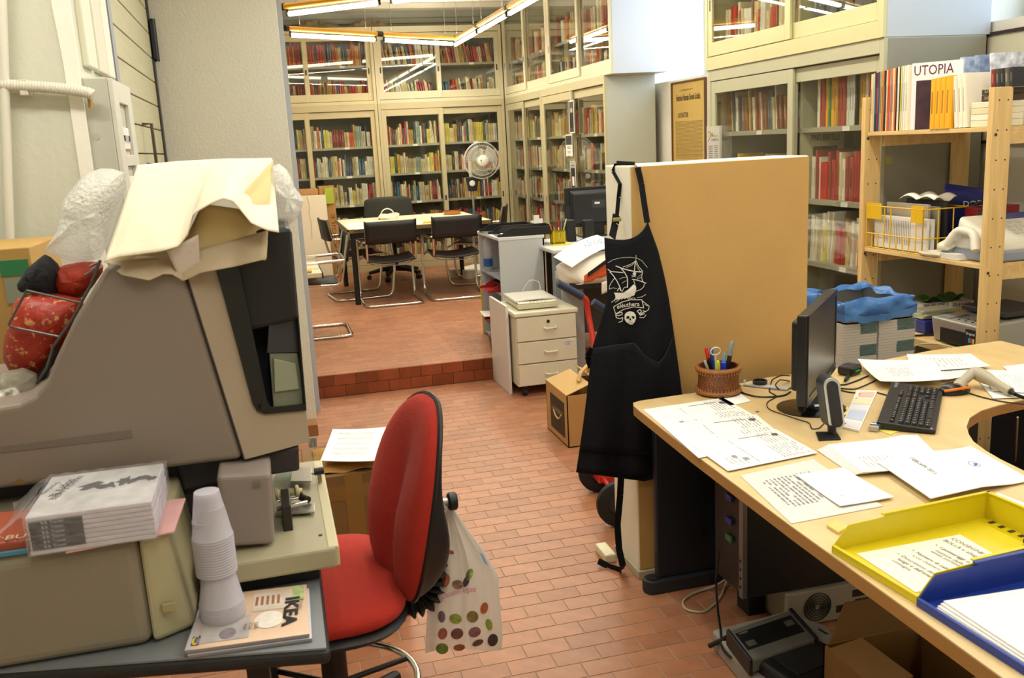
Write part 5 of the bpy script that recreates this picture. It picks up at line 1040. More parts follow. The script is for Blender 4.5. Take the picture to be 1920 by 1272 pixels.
MB().bx(-.035, -.015, 1.95, 2.06, .8, .86).build('guide_bracket', M('#3a3833', .4, .6), t, bevel=.002)
q = AZ(598, 884, .835); MB().cyl(q - Vector((.012, 0, 0)), q + Vector((.012, 0, 0)), .009, 14).build('black_clip', BLACK, t, smooth=True)
MB().cyl((q.x, q.y, .803), (q.x, q.y, .83), .005, 8).build('clip_post', mt, t)
MB().prism([AZ(x, y, .815) for x, y in ((512, 905), (556, 900), (556, 880), (520, 884))], (0, 0, .003)).build('glass_plate', film_mat('glass_green', '#9fc0b0', .4, rough=.05, bump=0), t)
for x, y in ((.04, 1.9), (.045, 2.3)): MB().cyl((x, y, .802), (x, y, .8045), .004, 10).build('stage_screw', M('#4a4636', .4), t)
# ---- cups and catalogues
q = AZ(418, 1146, .747); cup = film_mat('cup_plastic', '#e9e6ee', .8, rough=.3, bump=0, transl=.5)
cz = .7475
ctl = T('catalogue', 'furniture store catalogue with peach cover, top of the pair under the cups', 'catalogue', (-.11, 1.72, .735))
def cat(t, z, pts, col):
    P3 = [Vector((x, y, z)) for x, y in pts]; MB().prism(P3, (0, 0, .0068)).build('pages', M('#8f8a90', .6), t, bevel=.0015)
    MB().prism([p + Vector((0, 0, .0068)) for p in P3], (0, 0, .0006)).build('front_cover', col, t); return P3
cp = [AZ(x, y, .745) for x, y in ((345, 1213), (579, 1181), (574, 1089), (380, 1112))]; cp = [(p.x, p.y) for p in cp]
t2 = T('catalogue', 'lower catalogue lying directly on the grey table under the other', 'catalogue', (-.11, 1.72, .722)); cat(t2, .7205, [(x + .004, y - .002) for x, y in cp], M('#d8d4da', .4))
P3 = cat(ctl, .729, cp, M('#e0c2a8', .35, var=.12, vs_=6))
def CT(u, v, l=.0085): return (P3[0] * (1 - u) + P3[1] * u) * (1 - v) + (P3[3] * (1 - u) + P3[2] * u) * v + Vector((0, 0, l))
def crect(u0, u1, v0, v1, name, m, l=.0082): return MB().add([CT(u0, v0, l), CT(u1, v0, l), CT(u1, v1, l), CT(u0, v1, l)], [(0, 1, 2, 3)]).build(name, m, ctl)
crect(.08, .5, .08, .5, 'room_photo', M('#b9b4b4', .4, var=.25, vs_=25)); crect(.5, .9, .55, .93, 'cup_photo', M('#d8cabd', .4, var=.2, vs_=20)); crect(.0, .06, .0, 1, 'cover_edge', M('#c4c0c8', .4))
MB().add([CT(.66 + .13 * math.cos(a), .36 + .16 * math.sin(a), .0086) for a in [i * math.pi / 12 for i in range(24)]], [tuple(range(24))]).build('lamp_photo', M('#ece6dc', .5, var=.08, vs_=60), ctl)
MB().add([CT(.32 + .07 * math.cos(a), .2 + .1 * math.sin(a), .0086) for a in [i * math.pi / 12 for i in range(24)]], [tuple(range(24))]).build('pot_photo', M('#8a8088', .5, var=.3, vs_=60), ctl)
for k in range(5): crect(.52 + .05 * k, .545 + .05 * k, .66, .84, 'straw_photo', M('#9a6a52', .5), .0087)
crect(.86, .97, .68, .97, 'green_photo', M('#b4c48a', .5, var=.3, vs_=60), .0086)
e_u = (CT(1, 0) - CT(0, 0)).normalized(); e_v = (CT(0, 1) - CT(0, 0)).normalized()
lettering('IKEA', CT(.8, .74, .0088), -e_v, e_u, .115, M('#15151a', .5), ctl, bold=.04, h=.028)
lettering('CATALOGO', CT(.935, .72, .0088), -e_v, e_u, .05, M('#6a5a50', .5), ctl)
for q_, s_ in enumerate(('OGNI', 'È TUO', 'SPAZIO')): lettering(s_, CT(.54 - .045 * q_, .33, .0088), -e_v, e_u, .025, M('#6a5a50', .5), ctl)
crect(.035, .10, .06, .22, 'logo_patch', M('#1d4fa0', .4), .0086)
MB().add([CT(.0675 + .03 * math.cos(a), .14 + .075 * math.sin(a), .009) for a in [i * math.pi / 12 for i in range(24)]], [tuple(range(24))]).build('logo_oval', M('#f0d020', .4), ctl)
lettering('IKEA', CT(.058, .19, .0093), -e_v, e_u, .022, M('#1d4fa0', .4), ctl, bold=.03)
# stacks of cups (upside down)
ck = 0
def cupstack(x, y, z, n, rb, rt, h, step, txt):
    global ck
    for i in range(n):
        zz_ = z + step * i
        prof = [(rb + .0012, 0), (rb + .0016, .0025), (rb, .004), (rt, h), (rt - .003, h + .001), (0, h + .001)]
        o = MB().lathe((x, y, zz_), prof, 26).build('plastic_cup', cup if i < n - 1 else cup, smooth=True)
        tag(o, 'white plastic cup, %s from the bottom of the %s' % (ORD[i], txt), 'cup', 'stacked plastic cups')
    return z + step * (n - 1) + h
cx_, cy_ = q.x, q.y
cupstack(cx_, cy_, .7375, 8, .041, .029, .07, .0042, 'lower upside-down stack')
cupstack(cx_ - .002, cy_ + .002, .828, 15, .037, .0275, .06, .0052, 'middle upside-down stack')
cupstack(cx_ - .003, cy_ + .003, .915, 5, .0315, .023, .058, .0045, 'top upside-down stack')
# ---- paper bag on the reader, bubble wrap, red net bag
bagp = M('#e0d6bc', .75, bump=.35, bs=14); bagy = M('#cdb680', .8, bump=.3, bs=18)
t = T('paper_bag', 'large crumpled cream paper bag lying on top of the reader', 'paper bag', (-.15, 2.15, 1.41))
low = [(0, 195, 492), (.12, 222, 482), (.3, 300, 472), (.42, 335, 462), (.5, 352, 440), (.56, 362, 402), (.64, 392, 384), (.72, 418, 372), (.78, 438, 378), (.86, 470, 418), (.93, 500, 432), (1, 523, 436)]
upl = [(0, 258, 310), (.3, 330, 303), (.6, 420, 298), (1, 510, 297)]
def il(tab, u):
    for a, b in zip(tab, tab[1:]):
        if u <= b[0]: k = (u - a[0]) / (b[0] - a[0]); return (a[1] + (b[1] - a[1]) * k, a[2] + (b[2] - a[2]) * k)
    return tab[-1][1:]
def top_s(u, v):
    a, b = il(upl, u), il(low, u); x = a[0] + (b[0] - a[0]) * v; y = a[1] + (b[1] - a[1]) * v
    Y = 2.32 - .42 * v + .012 * math.sin(6 * u + 5 * v) + .02 * abs(math.sin(4.2 * u + 2.5 * v)) * v - .03 * math.sin(math.pi * u) * v + .02 * abs(math.sin(9 * u - 3 * v)) * v * v
    return AY(x, y, Y)
MB().grid(top_s, 36, 22).build('upper_panel', bagp, t, smooth=True, solid=.0015)
MB().grid(lambda u, v: AY(*( (lambda a, b: (a[0] + (b[0] - a[0]) * v, a[1] + (b[1] - a[1]) * v))(il([(0, 215, 478), (.4, 345, 455), (.6, 380, 382), (1, 505, 400)], u), il([(0, 200, 494), (.3, 250, 505), (.55, 340, 515), (.8, 420, 500), (1, 500, 485)], u))), 1.975 + .06 * math.sin(7 * u) * (1 - v) + .05 * (1 - v)), 24, 10).build('inner_panel', bagy, t, smooth=True, solid=.0015)
MB().grid(lambda u, v: AY(*( (lambda a, b: (a[0] + (b[0] - a[0]) * v, a[1] + (b[1] - a[1]) * v))(il([(0, 198, 492), (.4, 330, 480), (.7, 420, 455), (1, 503, 432)], u), il([(0, 228, 516), (.25, 280, 526), (.36, 315, 510), (.42, 345, 528), (.5, 375, 512), (.8, 440, 500), (1, 498, 486)], u))), 1.935 + .05 * (1 - v) - .018 * abs(math.sin(8 * u))), 24, 8).build('lower_panel', M('#c9b79a', .75, bump=.3, bs=20), t, smooth=True, solid=.0015)
MB().grid(lambda u, v: AY(*( (lambda a, b: (a[0] + (b[0] - a[0]) * v, a[1] + (b[1] - a[1]) * v))(il([(0, 312, 470), (1, 372, 440)], u), il([(0, 338, 526), (1, 376, 512)], u))), 1.93 + .02 * v), 8, 8).build('torn_flap', M('#dcd0c2', .7, bump=.2), t, smooth=True, solid=.0015)
MB().grid(lambda u, v: AY(*( (lambda a, b: (a[0] + (b[0] - a[0]) * v, a[1] + (b[1] - a[1]) * v))(il([(0, 440, 380), (1, 512, 300)], u), il([(0, 470, 420), (.5, 498, 420), (1, 502, 410)], u))), 2.0 + .25 * u * (1 - v) + .01 * math.sin(9 * v)), 12, 8).build('side_gusset', bagy, t, smooth=True, solid=.0015)
MB().grid(lambda u, v: Vector((AY(250 + 250 * u, 500, 1.97).x, 1.97 + .36 * v, AY(250 + 250 * u, 492, 1.97).z + .005)), 8, 6).build('under_panel', bagp, t, solid=.0015)
bub = film_mat('bubble_wrap', '#fafaf4', .55, rough=.2, bump=.6, bs=110, transl=.12)
def blobm(tab, Y0, dY, name, label, mat, n=28, m=16, noise=.12, seed=1, cat='wrapping'):
    """lumpy closed bag: outline given in survey pixels around a centre at depth Y0"""
    cx = sum(p[0] for p in tab) / len(tab); cy = sum(p[1] for p in tab) / len(tab); r = random.Random(seed); ph = [r.uniform(0, 6) for _ in range(6)]
    def rad(a):
        best = 0; d = (math.cos(a), math.sin(a)); L = len(tab)
        for i in range(L):
            x1, y1 = tab[i][0] - cx, tab[i][1] - cy; x2, y2 = tab[(i + 1) % L][0] - cx, tab[(i + 1) % L][1] - cy
            den = d[0] * (y2 - y1) - d[1] * (x2 - x1)
            if abs(den) < 1e-9: continue
            tt = (x1 * (y2 - y1) - y1 * (x2 - x1)) / den; s = (x1 * d[1] - y1 * d[0]) / den
            if tt > 0 and -1e-6 <= s <= 1 + 1e-6: best = max(best, tt)
        return best
    mb = MB(); rows = []
    for j in range(m + 1):
        ph_ = math.pi * j / m; rr = math.sin(ph_) ** .7; yy = -math.cos(ph_) * dY; row = []
        for i in range(n):
            a = 2 * math.pi * i / n; R_ = rad(a) * rr; w_ = 1 + noise * rr * (math.sin(3 * a + ph[0] + 2 * ph_) * .5 + math.sin(7 * a + ph[1] - 3 * ph_) * .3 + math.sin(11 * a + ph[2] + 5 * ph_) * .2) * (1 if 0 < j < m else 0) * abs(math.cos(ph_))
            p = AY(cx + math.cos(a) * R_, cy + math.sin(a) * R_, Y0); p = p + Vector((0, yy * w_ + noise * .15 * dY * math.sin(5 * a + ph[3]) * rr, 0)); row.append(len(mb.v)); mb.v.append(p)
        rows.append(row)
    for j in range(m):
        for i in range(n): mb.f.append((rows[j][i], rows[j][(i + 1) % n], rows[j + 1][(i + 1) % n], rows[j + 1][i])); mb.m.append(0)
    o = mb.build(name, mat, smooth=True)
    return tag(o, label, cat) if label else o
blobm([(125, 372), (160, 326), (195, 314), (232, 320), (240, 340), (222, 385), (205, 440), (192, 484), (150, 492), (105, 480), (85, 470), (112, 440)], 2.3, .13, 'bubble_wrap', 'puffed sheet of bubble wrap left of the paper bag, against the gray wall', bub, seed=3)
blobm([(505, 312), (528, 306), (543, 325), (552, 350), (570, 375), (560, 405), (545, 420), (524, 432), (508, 400)], 2.25, .09, 'bubble_wrap', 'smaller crumpled bubble wrap at the right end of the paper bag', bub, seed=9, noise=.3)
net = speckle('#a82c18', '#d89a60', 75)
blobm([(30, 560), (60, 548), (110, 552), (150, 560), (160, 580), (130, 640), (90, 700), (50, 700), (10, 690), (8, 640)], 2.22, .08, 'red_sack', 'red translucent sack with pale spots, lower one in the wire rack', net, seed=5, cat='sack')
blobm([(110, 500), (150, 492), (185, 492), (196, 505), (172, 540), (150, 562), (115, 555), (104, 530)], 2.3, .08, 'red_sack', 'upper red sack between black cloth and the reader', M('#b83a22', .6, var=.35, vs_=22, bump=.6, bs=30), seed=6, cat='sack')
blobm([(32, 536), (55, 500), (85, 476), (110, 500), (108, 552), (70, 548), (45, 548)], 2.26, .07, 'black_cloth', 'crumpled black woolly cloth between the carton and red sacks', M('#1d1e22', .9, bump=.8, bs=70), seed=8, cat='cloth')
t = T('wire_rack', 'bent grey wire rack around the red sacks behind the reader', 'rack', AY(90, 740, 2.2)); wm = M('#6d6a68', .4, .7)
for pts in ([(50, 545), (150, 568)], [(50, 545), (14, 612), (110, 632)], ): MB().tube(rounded([AY(x, y, 2.12) for x, y in pts], .01), .0028, 6).build('wire', wm, t, smooth=True)
MB().tube([AY(x, y, 2.12) for x, y in ((188, 488), (170, 535), (135, 600), (100, 650), (88, 690), (55, 740))], .0035, 6).build('rail', wm, t, smooth=True)
MB().tube([AY(x, y, 2.12) for x, y in ((160, 516), (180, 505), (187, 492))], .003, 6).build('hook', wm, t, smooth=True); MB().tube([AY(x, y, 2.12) for x, y in ((168, 500), (190, 490))], .003, 6).build('hook', wm, t, smooth=True)
MB().prism([AY(x, y, 2.14) for x, y in ((45, 742), (100, 660), (110, 650), (80, 720), (62, 742))], (0, .02, 0)).build('dark_flap', M('#1a2230', .5), t)
t = T('brown_carton', 'brown carton with green printing at the left frame edge', 'box', AY(20, 740, 2.6)); 
c0_, c1_ = AY(-30, 478, 2.62), AY(58, 462, 2.62); zb_ = AY(20, 760, 2.62).z
MB().bx(c0_.x - .15, c1_.x, 2.6, 2.95, zb_, c1_.z).build('carton_body', M('#b8934f', .75, var=.06), t, bevel=.003)
gx = c1_.x
MB().bx(gx - .075, gx - .008, 2.597, 2.6, c1_.z - .07, c1_.z - .03).build('green_print', M('#2c7a4a', .6), t); MB().bx(gx - .07, gx - .012, 2.5975, 2.6, c1_.z - .14, c1_.z - .075).build('grey_print', M('#8e9480', .6), t)
q = AY(25, 712, 2.1); o = blobm([(0, 700), (40, 692), (70, 705), (62, 735), (30, 742), (-10, 745)], 2.1, .05, 'clear_bag', 'clear plastic bag with blue and olive contents on the reader', film_mat('clear_bag', '#c9c6b4', .55, rough=.15, bump=1, bs=30), seed=12, cat='plastic bag')
blobm([(-30, 742), (30, 722), (45, 738), (20, 756), (-30, 762)], 2.06, .03, 'patterned_cloth', 'black and white patterned cloth at the foot of the red sack', M('#c4c0b4', .8, var=.85, vs_=60), seed=13, cat='cloth')
# fuse box and conduit
t = T('fuse_box', 'grey fuse box with breakers on the wall beside the plank door', 'fuse box', (-.46, 3.37, 1.3)); fm = M('#bcbcae', .45)
zt_ = AY(155, 146, 3.155).z; X1_ = -.418; Y0_, Y1_ = 3.152, 3.56; zb_ = zt_ - .62
MB().bx(-.514, X1_ - .014, Y0_, Y1_, zb_, zt_).build('box', fm, t, bevel=.004)
fc = MB(); ys = [Y0_, Y0_ + .1, Y1_ - .1, Y1_]
fc.bx(X1_ - .014, X1_, ys[0], ys[1], zb_, zt_ - .004).bx(X1_ - .014, X1_, ys[2], ys[3], zb_, zt_ - .004)
for a, b in ((zt_ - .07, zt_ - .004), (zt_ - .27, zt_ - .235), (zt_ - .44, zt_ - .40), (zb_, zt_ - .57)): fc.bx(X1_ - .014, X1_, ys[1], ys[2], a, b)
fc.build('cover', M('#cfcfc2', .4), t, bevel=.002)
for k, z in enumerate((zt_ - .19, zt_ - .35, zt_ - .52)):
    for j in range(5):
        y0 = ys[1] + .01 + j * .037
        br = MB().bx(X1_ - .02, X1_ - .008, y0, y0 + .034, z - .025, z + .045).build('breaker', M('#e6e4da', .5), t, bevel=.002)
        MB().bx(X1_ - .008, X1_ + .0, y0 + .01, y0 + .024, z + .0, z + .018).build('switch', M('#22305a' if (j + k) % 3 == 0 else '#c8c4b8', .4), br)
    MB().bx(X1_ - .0135, X1_ - .0105, ys[1] + .01, ys[2] - .01, z - .03, z - .026).build('red_line', M('#c8553a', .5), t)
q = AY(180, 256, Y0_ - .0005); MB().lathe(q, [(.0, 0), (.011, 0), (.011, .001), (.0, .0015)], 20, (0, -1, 0)).build('knockout', M('#b2b2a4', .5), t)
t = T('conduit', 'corrugated pale conduit entering the fuse box from the left', 'conduit', AY(90, 170, 3.1)); pts = [AY(x, y, 3.1) for x, y in ((-60, 156), (0, 159), (60, 162), (110, 166), (150, 171), (168, 175), (177, 180))]
cp_ = []; rr_ = []
for a, b in zip(pts, pts[1:]):
    n = max(2, int((b - a).length / .004))
    for i in range(n): cp_.append(a + (b - a) * i / n); rr_.append(.0155 + (.0022 if (len(cp_) % 2) else 0))
MB().tube(cp_, rr_, 12).build('corrugated_tube', M('#d6d3c2', .5), t, smooth=True)
q = AY(168, 183, 3.12); MB().cyl(q, q + Vector((0, 0, -.03)), .007, 10).build('gland_screw', M('#a88a4a', .4, .6), t)
q = AY(45, 165, 3.1); MB().bx(q.x - .012, q.x + .012, 3.09, 3.135, q.z - .022, q.z + .024).build('clip', M('#cfcab8', .5), t, bevel=.003)
# ---- red office chair
CC = Vector((.05, 2.28, 0)); t = T('office_chair', 'red upholstered swivel chair with black shell and chrome foot ring', 'chair', CC); redf = M('#b02a1c', .95, bump=.25, bs=260, sheen=.05, var=.06, vs_=40); blp = M('#1c1c1f', .45)
def seatm(z0, z1, s, name, m, lump=0):
    mb = MB(); n, k = 40, 8; rows = []
    c = Vector((.035, 2.3)); hx, hy = .215 * s, .275 * s
    def ring(r, z): return [Vector((c.x + hx * r * (abs(math.cos(a)) ** .6) * math.copysign(1, math.cos(a)), c.y + hy * r * (abs(math.sin(a)) ** .6) * math.copysign(1, math.sin(a)), z)) for a in [2 * math.pi * i / n for i in range(n)]]
    lv = [(0, z0), (.93, z0), (.985, z0 + .012), (1, (z0 + z1) / 2), (.985, z1 - .014), (.93, z1 - .003), (.7, z1 + lump * .5), (.4, z1 + lump), (0, z1 + lump)]
    for r_, z in lv: rows.append(len(mb.v)); mb.v += ring(r_, z)
    for a, b in zip(rows, rows[1:]):
        for i in range(n): mb.f.append((a + i, a + (i + 1) % n, b + (i + 1) % n, b + i)); mb.m.append(0)
    mb.build(name, m, t, smooth=True)
seatm(.475, .525, 1.0, 'seat_cushion', redf, .006); seatm(.44, .478, .99, 'seat_shell', blp)
ang = math.radians(12); uw = Vector((-math.sin(ang), math.cos(ang), 0)); nf = Vector((-math.cos(ang), -math.sin(ang), 0))
def backp(r, a, side):
    hw, hh = .19, .262; yy = hw * r * math.copysign(abs(math.cos(a)) ** .78, math.cos(a)); hz_ = r * math.copysign(abs(math.sin(a)) ** .78, math.sin(a)); z = .725 + hh * hz_
    w_ = 1 - .16 * max(0, hz_) ** 2 - .06 * max(0, -hz_) ** 2; c = Vector((.298 + .055 * hz_, 2.25, z)) + uw * yy * w_
    bow = .035 * (yy / hw) ** 2; lum = .018 * math.cos(hz_ * 3.0 + .6) * (1 - r ** 2)
    if side > 0: off = .006 + .052 * (1 - r ** 5) ** .6 + lum - .026 * math.exp(-(yy / .035) ** 2) * (1 - r ** 3) * (1 if hz_ < 0 else max(0, 1 - hz_ * 1.3))
    else: d_ = .012 + .062 * math.exp(-((hz_ + .5) / .55) ** 2); off = -d_ * (1 - r ** 12) ** .5
    return c + nf * (off + bow)
for side, name, m in ((1, 'back_cushion', redf), (-1, 'back_shell', blp)):
    mb = MB(); n = 44; rs_ = [.02, .2, .4, .6, .75, .87, .94, .98, 1.0]; rows = []
    for r_ in rs_: rows.append(len(mb.v)); mb.v += [backp(r_, 2 * math.pi * i / n, side) for i in range(n)]
    for a, b in zip(rows, rows[1:]):
        for i in range(n): mb.f.append((a + i, a + (i + 1) % n, b + (i + 1) % n, b + i)); mb.m.append(0)
    mb.f.append(tuple(range(n))); mb.m.append(0); mb.build(name, m, t, smooth=True)
MB().tube([backp(1.0, 2 * math.pi * i / 44, -1) + (-nf) * .001 for i in range(44)], .007, 8, closed=True).build('shell_rim', M('#17171a', .4), t, smooth=True)
kq = AY(836, 942, 2.25); MB().cyl(kq - Vector((.05, 0, 0)), kq + Vector((.012, 0, 0)), .011, 12).build('knob_stem', M('#a8a8a2', .3, .8), t, smooth=True)
MB().lathe(kq + Vector((.005, 0, 0)), [(0, 0), (.02, 0), (.024, .004), (.024, .02), (.02, .024), (0, .024)], 16, (1, 0, .0)).build('knob', BLACK, t, smooth=True)
path = rounded([Vector((.10, 2.26, .415)), Vector((.22, 2.255, .415)), Vector((.315, 2.25, .43)), Vector((.335, 2.25, .50)), Vector((.33, 2.25, .60))], .07, 14)
rr_ = []; pp = []
L_ = 0
for a, b in zip(path, path[1:]):
    n = max(1, int((b - a).length / .0035))
    for i in range(n): pp.append(a + (b - a) * i / n)
acc = 0
for i, p in enumerate(pp):
    acc = i * .0035; rr_.append(.03 + .009 * math.sin(acc * 2 * math.pi / .017))
MB().tube(pp, rr_, 16).build('bellows', M('#141416', .5), t, smooth=True)
MB().cyl((CC.x, 2.28, .1), (CC.x, 2.28, .44), .024, 16).cyl((CC.x, 2.28, .1), (CC.x, 2.28, .34), .034, 16).build('gas_column', BLACK, t, smooth=True)
MB().tube([(CC.x + .215 * math.cos(a), 2.26 + .215 * math.sin(a), .225) for a in [i * math.pi / 24 for i in range(48)]], .0095, 10, closed=True).build('foot_ring', CHROME, t, smooth=True)
for k in range(3):
    a = .35 + k * 2.09; MB().cyl((CC.x + .02 * math.cos(a), 2.27 + .02 * math.sin(a), .225), (CC.x + .213 * math.cos(a), 2.26 + .213 * math.sin(a), .225), .008, 10).build('ring_spoke', BLACK, t, smooth=True)
for k in range(5):
    a = k * 2 * math.pi / 5 + .9; d = Vector((math.cos(a), math.sin(a), 0)); c_ = Vector((CC.x, 2.28, 0))
    lg = MB().tube([c_ + Vector((0, 0, .11)), c_ + d * .15 + Vector((0, 0, .1)), c_ + d * .29 + Vector((0, 0, .07))], [.035, .026, .018], 8).build('base_leg', BLACK, t, smooth=True)
    n_ = Vector((-d.y, d.x, 0)); MB().cyl(c_ + d * .29 + n_ * .024 + Vector((0, 0, .027)), c_ + d * .29 - n_ * .024 + Vector((0, 0, .027)), .026, 14).build('castor', BLACK, lg, smooth=True)
# ---- shopping bag hanging from the knob
def ib(tab, y):
    for a, b in zip(tab, tab[1:]):
        if y <= b[0]: k = (y - a[0]) / (b[0] - a[0]); return a[1] + (b[1] - a[1]) * k
    return tab[-1][1]
bl_ = [(955, 838), (1000, 832), (1060, 822), (1120, 803), (1180, 799), (1226, 797)]; br_ = [(955, 851), (985, 872), (1030, 905), (1080, 934), (1140, 938), (1200, 943), (1226, 940)]
def bgS(u, v, l=0):
    py = 955 + 271 * v; a, b = ib(bl_, py), ib(br_, py); px = a + (b - a) * u; py2 = py - (12 * u * v ** 3 + 6 * math.sin(5 * u) * v ** 6)
    Y = 2.245 - .05 * math.sin(math.pi * u) * v + (.010 * math.sin(17 * u + 2 * v) + .006 * math.sin(31 * u)) * (1.1 - v * .8)
    return AY(px, py2, Y - l)
bagm = film_mat('thin_bag', '#eeeae4', .82, rough=.28, bump=.35, bs=22, transl=.45)
BG = T('shopping_bag', 'thin white shopping bag with chocolate pictures hanging from the chair knob', 'bag', bgS(.5, 1))
MB().grid(bgS, 30, 34).build('front_film', bagm, BG, smooth=True)
def bgB(u, v): p = bgS(u, v); return p + Vector((0, .02 + .075 * math.sin(math.pi * u) ** .6 * v, 0)) if 0 < u < 1 else p
MB().grid(bgB, 24, 24).build('rear_film', bagm, BG, smooth=True)
MB().tube([kq + Vector((-.012, -.015, .0)), AY(838, 957, 2.24)], .005, 6).build('handle_loop', bagm, BG)
chc = ['#9a5a4a', '#8a6a50', '#5a4868', '#8a9a48', '#6a5868', '#8a9440', '#7a6a3c', '#a85a2c', '#96544a', '#6e4038', '#7a5058', '#8a9a3a', '#6a7a30', '#8a4a24', '#5c3a30', '#3a2a2e', '#9c5040']
cpos = [(835, 1090, 10, 17), (858, 1097, 14, 11), (874, 1091, 7, 14), (880, 1078, 8, 15), (828, 1157, 9, 14), (854, 1161, 15, 12), (886, 1157, 14, 14), (908, 1141, 9, 14), (830, 1189, 11, 14), (857, 1189, 15, 13), (890, 1186, 15, 12), (917, 1172, 8, 14), (829, 1217, 15, 13), (861, 1215, 14, 8), (896, 1206, 14, 7), (924, 1201, 12, 15), (845, 1036, 8, 5)]
for (x, y, a_, b_), c in zip(cpos, chc):
    rt_ = R0.uniform(-.4, .4)
    def cc(r, th): 
        px, py = x + a_ * .8 * r * math.cos(th) * math.cos(rt_) - b_ * .8 * r * math.sin(th) * math.sin(rt_), y + a_ * .8 * r * math.cos(th) * math.sin(rt_) + b_ * .8 * r * math.sin(th) * math.cos(rt_)
        v = (py - 955) / 271; u = (px - ib(bl_, py)) / (ib(br_, py) - ib(bl_, py)); p = bgS(min(1, max(0, u)), min(1, v)); return CAMP + (AY(px, py, p.y - .004) - CAMP)
    mb = MB(); n = 14; ce_ = cc(0, 0); rg = [cc(1, 2 * math.pi * i / n) for i in range(n)]
    for i in range(n): mb.add([ce_, rg[i], rg[(i + 1) % n]], [(0, 1, 2)])
    mb.build('chocolate_print', M(c, .6, var=.3, vs_=60), BG)
def onb(a, b):
    px, py = 829 + a, 1128 - b - 14 * math.sin(a / 66 * 1.6); v = (py - 955) / 271; u = (px - ib(bl_, py)) / (ib(br_, py) - ib(bl_, py)); p = bgS(min(1, max(0, u)), v); return AY(px, py, p.y - .005)
lettering('Chocolaterie Artigianal', (0, 0, 0), (1, 0, 0), (0, 0, 1), 64, M('#c85a90', .6), BG, h=15, shear=.3, on=onb)
MB().add([AY(x, y, 2.225) for x, y in ((898, 1035), (906, 1042), (916, 1062), (908, 1056))], [(0, 1, 2, 3)]).build('blue_mark', M('#8ab4e0', .6), BG)
# ---- brown carton with package and printed sheet
t = T('taped_carton', 'tall brown taped carton behind the red chair', 'box', (.22, 3.15, 0)); x0, x1, y0, y1 = .03, .345, 2.985, 3.33; zt = .548
MB().bx(x0, x1, y0, y1, .001, zt).build('carton_body', M('#7d5a30', .6, var=.12, vs_=5), t, bevel=.004)
MB().bx((x0 + x1) / 2 - .03, (x0 + x1) / 2 + .03, y0 - .0012, y0, .001, zt).build('packing_tape', M('#8a6430', .2), t); MB().bx(x0 - .0006, x1 + .0006, y0 - .001, y0, zt - .09, zt - .04).build('packing_tape', M('#86602e', .2), t)
o = MB().grid(lambda u, v: (x0 + .04 + .27 * u, y0 + .02 + .28 * v, zt + .004 + .032 * (math.sin(math.pi * u) * math.sin(math.pi * v)) ** .4 + .004 * math.sin(14 * u + 9 * v)), 14, 12).build('brown_parcel', M('#a87c3c', .35, bump=.5, bs=25), smooth=True); tag(o, 'flat brown-paper parcel on the taped carton', 'parcel')
z_ = zt + .042; pc = [AZ(x, y, z_) for x, y in ((601, 866), (713, 866), (724, 803), (624, 807))]
o, S = sheet('white sheet with five printed lines lying on the brown parcel', [(p.x, p.y) for p in pc], z_ - .003, curl=.006)
for k, s_ in enumerate(('Per favore, non utilizzate', 'questa macchina senza', 'aver prima parlato con', 'il personale. Chiedete', 'sempre alla redazione.')):
    e1 = (S(.8, .5) - S(.2, .5)).normalized(); e2 = (S(.5, .9) - S(.5, .1)).normalized(); lettering(s_, S(.16, .82 - .16 * k, .002), e1, e2, .13 - .004 * k, M('#77747a', .7), o, h=.018)
# small things at the pillar foot

q = AY(590, 822, 4.6); o = MB()
for i in range(6): o.bx(q.x - .03 + .007 * i, q.x - .026 + .007 * i, 4.6, 4.8, .002, q.z)
o = o.build('corrugated_panel', M('#a9a9a4', .5)); o['kind'] = 'stuff'; tag(o, 'grey ribbed panel on the floor by the pillar foot, seen past the reader', 'panel')
MB().bx(q.x - .03, q.x + .016, 4.6, 4.8, q.z, q.z + .004).build('top_plate', M('#a9a9a4', .5), o)
o = MB().bx(q.x - .03, q.x + .022, 4.62, 4.74, q.z + .004, AY(590, 799, 4.6).z).build('wood_block', M('#8a5a28', .6, var=.1), bevel=.002); tag(o, 'small brown wood block on the ribbed panel by the pillar foot', 'block')
# ================================================================ RIGHT FOREGROUND: DESK
DZ = .74
BIR = wood_mat('#dfc796', '#d5b984', (3, 1, 1), 4, .38); EDG = layers_mat('#b98a4c', '#8f6230', 240)
t = T('curved_desk', 'birch-veneer L-shaped desk with a curved inner cutout and dark legs', 'desk', (1.6, 2.0, 0))
inner = [(2.9, 2.33), (2.6, 2.31), (2.35, 2.30), (2.203, 2.285), (2.1, 2.268), (2.02, 2.245), (1.94, 2.2), (1.874, 2.136), (1.83, 2.075), (1.799, 2.022), (1.775, 1.95), (1.76, 1.88), (1.751, 1.798), (1.748, 1.6), (1.745, 1.3), (1.74, .7)]
outer_ = [(1.035, .7), (1.045, 1.3), (1.05, 1.7), (1.066, 2.232), (1.088, 2.66), (1.093, 2.73), (1.105, 2.762), (1.135, 2.776), (1.364, 2.79), (1.659, 2.862), (2.0, 2.87), (2.4, 2.95), (2.745, 2.97), (2.745, 2.33)]
poly = outer_[:] + [p for p in inner if p[0] < 2.7]
MB().prism([(x, y, DZ - .003) for x, y in poly], (0, 0, .003)).build('desktop', BIR, t)
MB().prism([(x, y, DZ - .032) for x, y in poly], (0, 0, .029)).build('plywood_edge', EDG, t)
dkm = M('#1a1c24', .5)
MB().bx(1.215, 1.5, 2.845, 2.875, .05, DZ - .032).build('leg_panel', dkm, t, bevel=.006)
MB().lathe((1.4, 2.8445, .2), [(0, .0), (.018, 0), (.02, -.001)], 18, (0, -1, 0)).build('cable_hole', BLACK, t)
